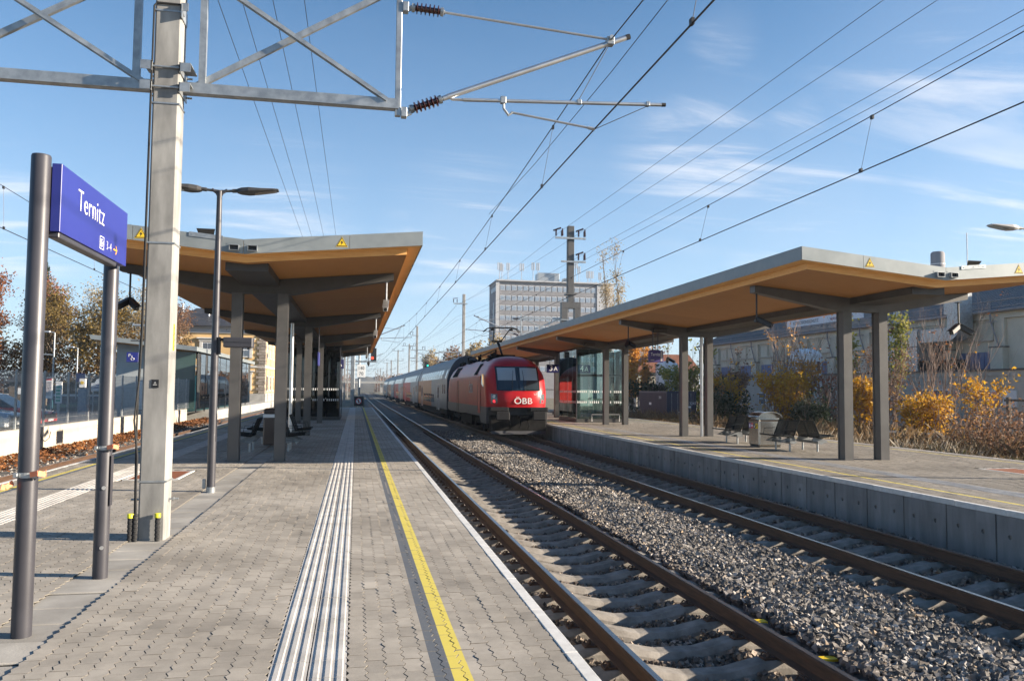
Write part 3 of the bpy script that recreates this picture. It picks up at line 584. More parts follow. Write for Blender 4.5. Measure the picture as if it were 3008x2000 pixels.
# lamps and cameras hanging from the beams
def twin_camera(label, x, y, ztop, drop, yaws, pale=False):
    t = thing('hanging_cameras', label, 'camera', (x, y, ztop-drop), 'cameras hanging from the canopy beams')
    q = MB(); q.tube([(0, 0, drop), (0, 0, 0)], .022, 8); q.box(-.06, .06, -.06, .06, drop-.015, drop); q.build('pole', m_galv if pale else m_black, t, local=True)
    for a in yaws:
        q = MB(); q.bbox(-.055, .055, -.05, .34, -.06, .06, .012); q.bbox(-.07, .07, -.08, .38, .062, .075, .004)
        o = q.build('camera_housing', m_alu if pale else m_black, t, local=True); o.rotation_euler = (math.radians(-28), 0, a); o.location = (.05*-math.sin(a), .05*math.cos(a), -.03)
        l = MB(); l.tube([(0, .34, 0), (0, .36, 0)], .04, 10); lo = l.build('lens', m_dkglass, o, local=True)
    q = MB(); q.bbox(-.05, .05, -.05, .05, -.09, 0, .01); q.build('bracket', m_black, t, local=True)
D = math.radians
twin_camera('pair of black cameras hanging left of the concrete mast under the canopy', -4.98, 18.85, 4.19, .62, (D(150), D(-140)))
twin_camera('pale camera at the first beam end over the island platform edge', .66, 18.85, 4.19, .5, (D(175),), True)
twin_camera('pale camera at the second beam end over the island platform edge', .66, 28.85, 4.19, .5, (D(175),), True)
twin_camera('smallest pale camera deep under the island canopy eave', .62, 48.9, 4.19, .5, (D(175),), True)
twin_camera('single dark camera tilted down at the front beam of the right canopy', 9.66, 17.95, 4.13, .66, (D(-125),))
twin_camera('pair of cameras spread wide before the grey metal roof', 15.36, 17.95, 4.05, .62, (D(110), D(-100)))
twin_camera('pair of black cameras hanging before the glass shelter of the right platform', 9.87, 27.95, 4.13, .66, (D(150), D(-150)))
twin_camera('pair of black cameras hanging beside the small station sign', 15.3, 37.4, 4.05, .75, (D(150), D(-140)))
def speaker(label, x, y, z):
    t = thing('loudspeaker', label, 'loudspeaker', (x, y, z), 'loudspeakers under the right canopy'); q = MB(); q.bbox(-.28, .28, -.09, .09, -.16, 0, .015); q.build('housing', m_black, t, local=True); q = MB(); q.box(-.25, .25, -.096, -.088, -.14, -.02); q.build('grille', m_dark_steel, t, local=True)
speaker('long black loudspeaker below the second beam of the right canopy', 11.0, 27.72, 3.98); speaker('long black loudspeaker beside the small hanging station sign', 11.1, 37.1, 3.98)
# ------------------------------------------------------------------ station name sign on two posts
t = thing('station_sign', 'blue station name sign between two round anthracite posts at the platform slabs', 'station sign', (-2.18, 6.8, 0))
for yv in (5.97, 7.645):
    q = MB(); q.tube([(-2.182, yv, -.03), (-2.182, yv, 3.262), (-2.182, yv, 3.274)], [.063, .063, .058], 28); pst = q.build('post', m_anth, t, True)
    if yv < 6: q = MB(); q.tube([(-2.182, yv, 1.05), (-2.182, yv, 1.085)], .0665, 24)
    else: q = MB(); q.tube([(-2.182, yv, 1.11), (-2.182, yv, 1.145)], .0665, 24)
    z = 1.05 if yv < 6 else 1.11
    q.bbox(-2.13, -2.10, yv-.085, yv-.055, z, z+.035, .004); q.bbox(-2.25, -2.22, yv-.075, yv-.045, z, z+.035, .004); q.build('clamp', m_galv, pst)
    if yv > 6:
        q = MB(); q.prism([(-2.112-.0, yv-.04, .62), (-2.112, yv+.03, .62), (-2.112, yv+.03, 1.06), (-2.112, yv-.04, 1.06)], (-.004, 0, 0)); q.build('access_door', m_anth, pst)
        for zz_ in (.78, .26): q = MB(); q.tube([(-2.16, yv-.063, zz_), (-2.158, yv-.072, zz_)], .017, 10); q.build('lock', m_alu, pst)
q = MB(); q.bbox(-2.115, -2.05, 5.98, 7.60, 2.745, 3.225, .003); pn = q.build('panel', m_blue, t)
q = MB(); q.bbox(-2.14, -2.06, 6.0, 7.35, 2.705, 2.744, .006); q.bbox(-2.16, -2.116, 6.02, 7.58, 2.75, 3.21, .004); q.build('light_rail', m_anth, t)
SX = -2.048
text('Ternitz', .235, (SX, 6.63, 3.045), (0, 1, 0), (0, 0, 1), m_white, pn, sx=.84, sp=1.08, thin=-.0035)
text('3-4', .105, (SX, 7.085, 2.832), (0, 1, 0), (0, 0, 1), m_white, pn, sx=.9, sp=1.15, thin=-.003)
def arrow(mb, x, y, z, s_, m=0):
    mb.box(x, x+.002, y-s_, y+s_*.75, z-s_*.13, z+s_*.13, m)
    for k in (1, -1): mb.prism([(x, y+s_, z), (x, y+s_*.72, z), (x, y+s_*.1, z+k*s_*.72), (x, y+s_*.38, z+k*s_*.72)], (.002, 0, 0), m)
q = MB(); arrow(q, SX-.001, 7.265, 2.835, .05); q.build('arrow', m_orange, pn)
q = MB(); y, z, r_ = 6.90, 2.832, .052
for a in ((-1, 1, .9, 1), (-1, 1, -1, -.9), (-1, -.9, -.9, .9), (.9, 1, -.9, .9)): q.box(SX-.001, SX+.001, y+a[0]*r_, y+a[1]*r_, z+a[2]*r_, z+a[3]*r_)
for a in ((-.55, .25, .42, .58), (-.55, .25, -.58, -.42), (-.55, -.38, -.42, .42), (-.1, .75, -.09, .09)): q.box(SX-.001, SX+.001, y+a[0]*r_, y+a[1]*r_, z+a[2]*r_, z+a[3]*r_)
for k in (1, -1): q.prism([(SX-.001, y+.85*r_, z), (SX-.001, y+.6*r_, z), (SX-.001, y+.4*r_, z+k*.3*r_), (SX-.001, y+.6*r_, z+k*.3*r_)], (.002, 0, 0))
q.build('exit_symbol', m_white, pn)
def strap(label, x, y, z, s_):
    q = MB(); pts = [(x+.045, y-.09, z), (x+.10, y-.11, z+.012), (x+.13, y-.06, z-.003), (x+.12, y-.02, z+.01)] if s_ > 0 else [(x-.075, y-.04, z), (x-.10, y-.09, z-.028), (x-.12, y-.11, z-.02)]
    for a, b in zip(pts[:-1], pts[1:]): q.beam(a, b, .004, .036)
    o = q.build('fabric_strap', m_salmon); tag(o, label, 'strap', 'orange straps on the sign posts')
strap('orange fabric strap end sticking out right of the nearer sign post clamp', -2.182, 5.97, 1.075, 1); strap('orange fabric strap end hanging left of the nearer sign post clamp', -2.182, 5.97, 1.02, -1); strap('orange fabric strap end at the clamp of the farther sign post', -2.182, 7.645, 1.135, 1)
# ------------------------------------------------------------------ overhead line: masts, brackets, wires
def insulator(mb, p0, p1):
    p0, p1 = Vector(p0), Vector(p1); d = p1-p0; L_ = d.length; pts, rs = [], []
    def a(t, r_): pts.append(p0+d*t); rs.append(r_)
    mbg = MB(); a(.12, .03)
    for k in range(6):
        c = .2+.6*k/5; a(c-.035, .036); a(c-.012, .072); a(c+.012, .07); a(c+.03, .036)
    a(.88, .03); mb.tube(pts, rs, 12)
def caps(mb, p0, p1, m=0):
    p0, p1 = Vector(p0), Vector(p1); d = p1-p0; mb.tube([p0, p0+d*.04, p0+d*.05, p0+d*.14], [.028, .03, .055, .05], 10, m); mb.tube([p0+d*.86, p0+d*.95, p0+d*.96, p1], [.05, .055, .03, .028], 10, m)
def bracket_arm(t, xb, y, sg, zlow=5.03, zhigh=6.34):
    """registration arms of one track: xb = hanger x, sg = +1 reaching right; sizes as at the near mast"""
    X = lambda d: xb + sg*d
    q = MB(); q.bbox(X(0)-.035, X(0)+.035, y-.035, y+.035, zlow-.06, zhigh+.32, .006); q.build('hanger', m_galv, t)
    for z in (zlow, zhigh): q = MB(); q.bbox(min(X(.04), X(.11)), max(X(.04), X(.11)), y-.05, y+.05, z-.07, z+.05, .006); q.beam((X(.05), y, z-.05), (X(.16), y, z), .03, .05); q.build('bracket', m_galv, t)
    A0, A1 = (X(.13), y, zhigh), (X(.56), y, zhigh-.02); B0, B1 = (X(.13), y, zlow+.03), (X(.55), y, zlow+.205)
    for a, c in ((A0, A1), (B0, B1)):
        q = MB(); insulator(q, a, c); o = q.build('insulator', m_insul, t, True); q = MB(); caps(q, a, c); q.build('cap', m_galv, o, True)
    q = MB(); q.tube([A1, (X(2.66), y, zhigh-.157)], .016, 8); q.build('tie_rod', m_alu, t, True)
    q = MB(); q.tube([B1, (X(.62), y, zlow+.235)], .032, 12); q.tube([(X(.60), y, zlow+.23), (X(2.95), y, zlow+1.215)], .034, 14); q.build('cantilever_tube', m_alu, t, True)
    q = MB(); q.tube([(X(2.90), y, zlow+1.196), (X(2.955), y, zlow+1.217)], .036, 14); q.tube([(X(3.39), y, zlow+.352), (X(3.445), y, zlow+.356)], .025, 12); q.build('end_cap', m_rubber, t)
    q = MB(); q.tube([(X(.80), y, zlow+.21), (X(3.44), y, zlow+.354)], .023, 12); q.tube([(X(.62), y, zlow+.235), (X(.66), y, zlow+.205), (X(.80), y, zlow+.21)], .018, 8); q.build('registration_tube', m_alu, t, True)
    q = MB(); q.tube([(X(1.30), y, zlow+.29), (X(1.31), y, zlow+.14), (X(1.37), y, zlow+.06), (X(1.42), y, zlow+.10)], .018, 8); q.bbox(X(1.30)-.035, X(1.30)+.035, y-.03, y+.03, zlow+.2, zlow+.29, .006)
    q.bbox(X(2.69)-.05, X(2.69)+.05, y-.05, y+.05, zlow+1.07, zlow+1.18, .01); q.tube([(X(2.69), y-.09, zlow+1.15), (X(2.69), y+.09, zlow+1.15)], .03, 8); q.bbox(X(2.28)-.03, X(2.28)+.03, y-.03, y+.03, zlow+.27, zlow+.33, .006); q.bbox(X(3.2)-.025, X(3.2)+.025, y-.03, y+.03, zlow+.315, zlow+.375, .006); q.build('clamp', m_galv, t)
    q = MB(); q.tube([(X(1.40), y, zlow+.10), (X(2.47), y, zlow-.03)], .015, 8); q.tube([(X(2.40), y, zlow-.022), (X(2.49), y, zlow-.035)], .022, 8); q.build('steady_arm', m_alu, t, True)
    q = MB(); q.tube([(X(2.69), y, zlow+1.1), (X(2.28), y, zlow+.33)], .005, 5); q.tube([(X(3.2), y, zlow+.32), (X(2.5), y, zlow-.03)], .005, 5); q.build('dropper_wire', m_wire, t)
def lattice(t, x0, x1, y, zl=5.11, zh=6.56, verts=()):
    q = MB()
    for z in (zl, zh): q = MB(); q.beam((x0, y, z), (x1, y, z), .12, .12); q.build('chord', m_galv, t)
    for xv in verts: q = MB(); q.beam((xv, y, zl+.06), (xv, y, zh-.06), .075, .075); q.build('upright', m_galv, t)
    lo, hi = min(x0, x1)+.14, max(x0, x1)-.14
    q = MB(); q.beam((hi, y-.045, zl+.04), (lo, y-.045, zh-.06), .07, .008, up=(0, 1, 0)); q.beam((hi, y-.06, zl+.02), (lo, y-.06, zh-.08), .012, .05, up=(0, 1, 0)); q.build('brace', m_galv, t)
    q = MB(); q.beam((lo, y+.045, zl+.06), (hi, y+.045, zh-.04), .07, .05, up=(0, 1, 0)); q.build('brace', m_galv, t)
def octo(x, y, hw, hd, z, c=.03): return [(x-hw+c, y-hd, z), (x+hw-c, y-hd, z), (x+hw, y-hd+c, z), (x+hw, y+hd-c, z), (x+hw-c, y+hd, z), (x-hw+c, y+hd, z), (x-hw, y+hd-c, z), (x-hw, y-hd+c, z)]
MX, MY = -2.178, 9.53
t = thing('catenary_mast', 'tall concrete mast with steel bracket arms, standing on the cover slabs behind the name sign', 'mast', (MX, MY, 0))
q = MB(); q.prism(octo(MX, MY, .142, .142, -.05, .02), (0, 0, 9.6)); q.build('shaft', m_mast, t)
def strapring(z, mat, h=.018, n='steel_band'):
    q = MB(); a = .147
    for s_ in (-1, 1): q.box(MX-a, MX+a, MY+s_*a-.003, MY+s_*a+.003, z, z+h); q.box(MX+s_*a-.003, MX+s_*a+.003, MY-a+.003, MY+a-.003, z, z+h)
    q.build(n, mat, t)
for z in (.62, 3.27, 4.86, 5.93): strapring(z, m_galv)
for z in (5.05, 5.28):
    for s_ in (-1, 1):
        q = MB(); q.tube([(MX-.22, MY+s_*.165, z), (MX+.22, MY+s_*.165, z)], .012, 6)
        q.build('tie_bolt', m_galv, t)
    for sx_ in (-1, 1): q = MB(); xx = MX+sx_*.146; q.box(min(xx, xx+sx_*.01), max(xx, xx+sx_*.01), MY-.2, MY+.2, z-.055, z+.055); q.box(min(xx, xx+sx_*.12), max(xx, xx+sx_*.12), MY-.2, MY-.19, z-.05, z+.05); q.box(min(xx, xx+sx_*.12), max(xx, xx+sx_*.12), MY-.19, MY+.19, z+.045, z+.055) ; q.build('angle_bracket', m_galv, t)
q = MB(); q.box(MX+.146, MX+.22, MY-.18, MY-.17, 5.94, 6.03); q.box(MX+.146, MX+.156, MY-.2, MY+.1, 5.86, 6.02); q.build('angle_bracket', m_galv, t)
q = MB(); q.box(MX-.045, MX+.03, MY-.149, MY-.143, 1.66, 1.75); pl_ = q.build('number_plate', m_black, t)
q = MB(); q.box(MX-.03, MX+.012, MY-.1505, MY-.149, 1.69, 1.694); q.box(MX-.02, MX+.002, MY-.1505, MY-.149, 1.705, 1.709); q.box(MX-.012, MX-.004, MY-.1505, MY-.149, 1.716, 1.722); q.build('lettering', m_white, pl_)
q = MB(); q.box(MX+.1415, MX+.1445, MY-.04, MY+.02, 2.08, 2.38); w_ = q.build('sticker', m_yellow, t)
q = MB()
for k in range(4): q.prism([(MX+.145, MY-.035, 2.1+k*.07), (MX+.145, MY+.015, 2.13+k*.07), (MX+.145, MY+.015, 2.145+k*.07), (MX+.145, MY-.035, 2.115+k*.07)], (.001, 0, 0))
q.build('stripe', m_black, w_)
q = MB(); q.tube([(MX-.155, MY-.165, .28), (MX-.165, MY-.16, .6), (MX-.16, MY-.17, .9), (MX-.205, MY-.165, 1.3), (MX-.17, MY-.16, 1.75), (MX-.157, MY-.155, 2.3), (MX-.153, MY-.153, 5.0), (MX-.15, MY-.153, 5.98), (MX-.12, MY-.155, 6.02), (MX+.13, MY-.155, 6.02), (MX+.155, MY-.1, 5.9)], .011, 8)
q.tube([(MX-.172, MY-.15, .28), (MX-.18, MY-.15, 1.0), (MX-.18, MY-.15, 1.6), (MX-.168, MY-.14, 2.4), (MX-.16, MY-.14, 5.2)], .010, 8); q.build('earth_cable', m_rubber, t, True)
for xx, yy in ((.145, 0), (-.145, -.02)): q = MB(); q.tube([(MX+xx, MY+yy, .42), (MX+xx*1.7, MY+yy, .42)], .012, 8); q.tube([(MX+xx*1.3, MY+yy, .42), (MX+xx*1.4, MY+yy, .42)], .02, 6); q.build('earth_bolt', m_galv, t)
lattice(t, MX+.15, .43, 9.55, verts=(-1.822,)); lattice(t, MX-.15, -4.8, 9.55, verts=(-2.537,))
bracket_arm(t, .43, 9.55, 1); bracket_arm(t, -4.8, 9.55, -1)
for i, (x, y, cap_, lab) in enumerate(((MX-.205, MY-.19, 1, 'black corrugated conduit with yellow cap left of the concrete mast'), (MX-.155, MY-.185, 0, 'open black corrugated conduit the mast cable comes out of'), (MX+.075, MY-.19, 1, 'black corrugated conduit with yellow cap before the concrete mast'))):
    t2 = thing('conduit', lab, 'conduit', (x, y, 0), 'conduits at the mast foot'); pts = [(x+.004*math.sin(k), y, -.02+.3*k/40) for k in range(41)]; rs = [.024+.003*(k % 2) for k in range(41)]; q = MB(); q.tube(pts, rs, 12); q.build('pipe', m_rubber, t2)
    if cap_: q = MB(); q.tube([(x, y, .245), (x, y, .285), (x, y, .29)], [.032, .032, .028], 14); q.build('cap', m_yellow_cap, t2, True)
# second mast of the near track, mostly hidden behind the canopy
def far_mast(label, x, y, h, arms=(), hw=.17, steel=False, arm=None, group='masts of the row beyond the train'):
    t = thing('catenary_mast', label, 'mast', (x, y, 0), group)
    q = MB(); q.prism(octo(x, y, hw, hw, -1, .03), (0, 0, h+1)); q.build('shaft', m_mast if not steel else m_grey_steel, t)
    for (z, xl, xr, ends) in arms:
        q = MB(); q.beam((x+xl, y-hw-.05, z), (x+xr, y-hw-.05, z), .1, .12); q.build('crossarm', m_galv, t)
        for e in ends:
            q = MB(); xe = x+e
            for dx in (-.22, .22): insulator(q, (xe+dx, y-hw-.05, z+.05), (xe+dx, y-hw-.05, z+.6))
            q.beam((xe-.3, y-hw-.05, z+.6), (xe+.32, y-hw-.05, z+.66), .07, .07); q.build('insulator', m_insul, t)
    if arm: xb, sg, zo_ = arm; lattice(t, x+sg*hw, xb, y, 5.11+zo_, 6.2+zo_, (xb*.2+x*.8,)); bracket_arm(t, xb, y, sg, 5.03+zo_, 6.1+zo_)
    return t
far_mast('mast behind the island canopy whose bracket arm reaches over the near track', -2.18, 57.6, 9.6, arm=(.43, 1, 0), group='masts on the island platform'); far_mast('mast beyond the island platform end, its arm over the near track', -2.18, 105.5, 9.6, arm=(.43, 1, 0), group='masts on the island platform'); far_mast('small mast far down the line left of the tracks', -2.18, 153, 9.8, arm=(.43, 1, 0), group='masts on the island platform'); far_mast('smallest mast on the left of the tracks before the bridge', -2.18, 205, 9.8, arm=(.43, 1, 0), group='masts on the island platform')
t = thing('catenary_mast', 'grey steel mast with portal legs and brown insulators rising behind the right canopy', 'mast', (13.05, 47.7, 0))
q = MB()
for x in (12.63, 13.47): q = MB(); q.bbox(x-.2, x+.2, 47.5, 47.9, 0, 6.75, .01); q.build('leg', m_grey_steel, t)
q = MB(); q.bbox(12.43, 13.67, 47.5, 47.9, 6.75, 7.15, .01); q.build('portal_beam', m_grey_steel, t)
q = MB(); q.box(12.7, 13.35, 47.4, 48, 7.6, 7.68); q.box(12.85, 13.2, 47.5, 47.9, 7.15, 7.6); q.build('base_plate', m_grey_steel, t)
q = MB(); q.bbox(12.83, 13.22, 47.48, 47.88, 7.68, 11.93, .012); q.build('shaft', m_grey_steel, t); q = MB(); q.box(12.78, 12.829, 47.45, 47.7, 7.68, 11.85); q.build('cable_duct', m_black, t)
def arm2(z, xl, xr, pairs):
    q = MB(); q.beam((xl, 47.4, z), (xr, 47.4, z), .09, .11); q.build('crossarm', m_galv, t)
    for xe in pairs:
        q = MB()
        for dx in (-.18, .18): insulator(q, (xe+dx, 47.4, z+.05), (xe+dx, 47.4, z+.52))
        insulator(q, (xe-.45, 47.4, z+.40), (xe+.22, 47.4, z+.66)); insulator(q, (xe+.22, 47.4, z+.66), (xe+.25, 47.4, z+.05)); q.build('insulator', m_insul, t)
arm2(11.13, 11.97, 13.93, (12.2, 13.65)); arm2(9.66, 12.35, 13.93, (13.65,))
for x in (12.63, 13.47):
    for z in (6.0, 5.75): q = MB(); q.box(x-.26, x+.26, 47.44, 47.49, z, z+.06); q.tube([(x-.28, 47.42, z+.03), (x-.28, 47.95, z+.03)], .02, 6); q.build('clamp', m_galv, t)
q = MB(); q.prism([(12.52, 47.49, 5.3), (12.74, 47.49, 5.3), (12.63, 47.49, 5.5)], (0, .004, 0)); q.build('warning_sign', m_yellow, t)
lattice(t, 12.43, 9.92, 47.7, 5.05, 6.1, (11.7,)); bracket_arm(t, 9.92, 47.7, -1, 4.95, 6.05)
L_, R2 = ((11.1, -1.35, 1.35, (-1.1, 1.1)), (9.2, -.9, 1.35, (1.1,))), ((11.6, -1.3, 1.3, (-1.05, 1.05)),)
far_mast('concrete mast with a bracket arm above the first coach roof', 12.9, 97, 13.4, arms=((12.2, -1.3, .4, (-1.1,)),), arm=(9.9, -1, 0))
far_mast('tall concrete mast with several crossarms standing behind the coaches', 10.6, 143, 12.9, arms=((11.2, -1.2, .3, (-1.0,)), (8.6, -1.2, 1.6, (-1.0, 1.2)), (6.6, -1, .3, ())))
far_mast('concrete mast with two crossarms just left of the tallest one behind the coaches', 12.6, 195, 12.6, arms=((12.1, -1.9, 1.9, (-1.2, 1.2)), (9.2, -.3, 1.9, (1.6,))))
for i, (x, y, h, w_) in enumerate(((12.8, 252, 13.8, 'third'), (12.8, 300, 12.3, 'fourth'), (12.8, 342, 12.8, 'fifth'), (12.7, 385, 9.8, 'sixth'), (12.6, 430, 12.5, 'seventh'), (12.5, 475, 12.9, 'eighth'), (12.3, 530, 13, 'ninth'))):
    far_mast('hazy mast, the %s smaller one towards the bridge behind the coaches' % w_, x, y, h, arms=((h-.3, -1.7, 1.7, (-1.5, 1.5)), (h-3.4, -.4, 1.7, (1.5,))), hw=.19)
def sagline(p0, p1, sag, n=14):
    p0, p1 = Vector(p0), Vector(p1); return [p0.lerp(p1, i/n) - Vector((0, 0, sag*4*(i/n)*(1-i/n))) for i in range(n+1)]
def catenary(label, sup, rc=.010, rm=.008, zc=5.0, zm=6.16, sag=.52):
    t = thing('overhead_line', label, 'overhead line', (sup[1][0], sup[1][1], 5)); c, m_, d_ = MB(), MB(), MB()
    for (a, b_) in zip(sup[:-1], sup[1:]):
        c.tube([(a[0], a[1], zc), (b_[0], b_[1], zc)], rc, 6, cap=False); P = sagline((a[2], a[1], zm), (b_[2], b_[1], zm), sag); m_.tube(P, rm, 6, cap=False)
        n = 8 if a[1] < 120 else 0
        for i in range(n):
            f = (i+.5)/n; p = Vector((a[2], a[1], zm)).lerp(Vector((b_[2], b_[1], zm)), f) - Vector((0, 0, sag*4*f*(1-f))); q_ = Vector((a[0], a[1], zc)).lerp(Vector((b_[0], b_[1], zc)), f)
            d_.tube([p, q_], .0035, 4, cap=False); d_.box(p.x-.015, p.x+.015, p.y-.03, p.y+.03, p.z-.05, p.z+.01); d_.box(q_.x-.015, q_.x+.015, q_.y-.03, q_.y+.03, q_.z-.01, q_.z+.05)
    c.build('contact_wire', m_wire, t, True); m_.build('messenger_wire', m_wire, t, True); d_.build('dropper_wire', m_wire, t)
    return t
S1 = [(3.0, -38, 3.12), (2.92, 9.55, 3.12), (3.15, 57.6, 3.12), (2.92, 105.5, 3.12), (3.15, 153, 3.12), (3.0, 205, 3.1), (3.1, 260, 3.1), (3.1, 420, 3.1)]
c1 = catenary('contact wire and messenger wire hanging over the near track, held by the concrete mast', S1)
q = MB(); q.tube([(3.12, 0.5, 6.0), (3.13, 5, 5.8), (3.14, 9.55, 5.76), (3.13, 14, 5.8), (3.12, 19, 5.97)], .005, 5); q.build('stitch_wire', m_wire, c1, True)
catenary('contact wire with droppers over the red train, passing above the right canopy edge', [(7.42, -38, 7.6), (7.40, 2, 7.62), (7.45, 47.7, 7.6), (7.4, 97, 7.6), (7.7, 143, 7.6), (7.5, 195, 7.6), (7.5, 420, 7.6)], zm=6.06, sag=.3)
catenary('overhead line of the track by the leaf strewn wall, seen at the left edge', [(-7.45, -38, -7.5), (-7.45, 9.55, -7.5), (-7.5, 57.6, -7.5), (-7.45, 105.5, -7.5), (-7.5, 300, -7.5)], zm=6.1, sag=.3)
def feeder(label, pts, r=.009):
    q = MB()
    for a, b_ in zip(pts[:-1], pts[1:]): q.tube(sagline(a, b_, .35 if a[1] > 20 else .15, 12), r, 6, cap=False)
    tag(q.build('feeder_wire', m_wire, None, True), label, 'power line', 'power lines above the station')
for x, z, w_ in ((-3.05, 10.1, 'leftmost of the four wires running over the island canopy'), (-2.58, 10.2, 'second from left of the four wires over the island canopy'), (-1.90, 10.1, 'third from left of the four wires over the island canopy'), (-1.24, 10.1, 'rightmost of the four wires running over the island canopy')):
    feeder(w_, [(x, -38, z), (x, 57, z-.1), (x*.5-1, 140, z), (x*.3-1, 300, z)], .0075)
for (a, b_, w_) in (((12.4, 11.6), (13.1, 11.5), 'topmost wire tied to the left insulator of the steel mast'), ((13.85, 11.7), (13.95, 11.2), 'upper right wire tied to the right insulator of the steel mast'), ((13.85, 10.2), (13.9, 9.82), 'wire of the lower right insulator pair on the steel mast'), ((13.75, 9.75), (13.9, 9.55), 'lowest plain wire running to the lower arm of the steel mast')):
    feeder(w_, [(b_[0], -30, b_[1]), (a[0], 47.4, a[1]), (12.0, 97, a[1]+.4), (10.8, 143, 9.8), (12.8, 195, 10.6), (12.8, 420, 11)], .0085)
# ------------------------------------------------------------------ platform lamps
def lamp_head(t, x, y, z, s_, tilt, mat):
    q = MB(); q.tube([(x, y, z), (x+s_*.28, y, z+tilt*.28)], .022, 10); q.tube([(x+s_*.2, y, z+tilt*.2), (x+s_*.3, y, z+tilt*.3)], .033, 12); q.build('arm', mat, t, True)
    prof = [(.28, .035, .035, .05), (.34, .05, .05, .09), (.46, .05, .06, .13), (.62, .03, .05, .135), (.85, .018, .03, .12), (.93, .012, .016, .085)]; vs_, fs = [], []
    for d, hu, hd, w in prof:
        cx_, cz = x+s_*d, z+tilt*d; vs_ += [(cx_, y-w, cz-hd*.5), (cx_, y-w*.6, cz+hu*.85), (cx_, y+w*.6, cz+hu*.85), (cx_, y+w, cz-hd*.5), (cx_, y+w*.8, cz-hd), (cx_, y-w*.8, cz-hd)]
    n = 6
    for i in range(len(prof)-1): fs += [(i*n+k, i*n+(k+1) % n, (i+1)*n+(k+1) % n, (i+1)*n+k) for k in range(n)]
    fs += [tuple(range(n))[::-1], tuple(range((len(prof)-1)*n, len(prof)*n))]
    q = MB(); q.add(vs_, fs); h = q.build('lamp_head', mat, t)
    q = MB(); q.prism([(x+s_*.55, y-.09, z+tilt*.55-.052), (x+s_*.9, y-.07, z+tilt*.9-.022), (x+s_*.9, y+.07, z+tilt*.9-.022), (x+s_*.55, y+.09, z+tilt*.55-.052)], (0, 0, -.006)); q.build('diffuser', m_pane, h)
def platform_lamp(label, x, y, h, mat, mat2, rise=.075):
    t = thing('platform_lamp', label, 'lamp', (x, y, 0), 'platform lamps'); q = MB(); q.tube([(x, y, -.02), (x, y, 1.6), (x, y, h-.08), (x, y, h)], [.066, .064, .042, .046], 20); q.build('pole', mat, t, True)
    q = MB(); q.tube([(x, y, -.02), (x, y, .075)], .071, 20); q.build('base_sleeve', m_galv, t, True); q = MB(); q.bbox(x-.13, x-.08, y-.02, y+.02, .05, .2, .006); q.build('earth_clamp', m_galv, t)
    q = MB(); q.prism([(x+.058, y-.035, .8), (x+.058, y+.02, .8), (x+.056, y+.02, 1.25), (x+.056, y-.035, 1.25)], (.008, 0, 0)); q.build('access_door', mat, t)
    q = MB(); q.tube([(x-.12, y, h+.02+rise*.1), (x-.04, y, h-.03), (x, y, h-.12)], .025, 10); q.tube([(x+.12, y, h+.02+rise*.1), (x+.04, y, h-.03), (x, y, h-.12)], .025, 10); q.build('collar', mat, t, True)
    for s_ in (-1, 1): lamp_head(t, x, y, h, s_, rise, mat2)
m_lamp2 = M('lamp_grey', (.36, .35, .33), None, rough=.5)
platform_lamp('dark double headed platform lamp just right of the concrete mast', -2.255, 13.5, 4.87, m_anth, m_dark_steel); platform_lamp('pale grey lamp head reaching in at the right edge of the sky', 13.28, 13.55, 5.0, m_anth, m_lamp2, .05)
t = thing('speaker_box', 'long dark grey box held by a bracket on the lamp pole before the canopy columns', 'box', (-2.25, 13.5, 2.3)); q = MB(); q.bbox(-2.11, -1.66, 13.36, 13.6, 2.315, 2.475, .01); q.build('housing', m_anth, t); q = MB(); q.box(-2.105, -1.665, 13.353, 13.36, 2.395, 2.4); q.build('seam', m_black, t); q = MB(); q.tube([(-2.2, 13.49, 2.44), (-2.11, 13.49, 2.44)], .025, 8); q.box(-2.2, -2.17, 13.44, 13.54, 2.2, 2.48); q.build('bracket', m_black, t); q = MB(); q.tube([(-1.72, 13.45, 2.316), (-1.72, 13.45, 2.285)], .03, 10); q.build('sensor', m_black, t, True)
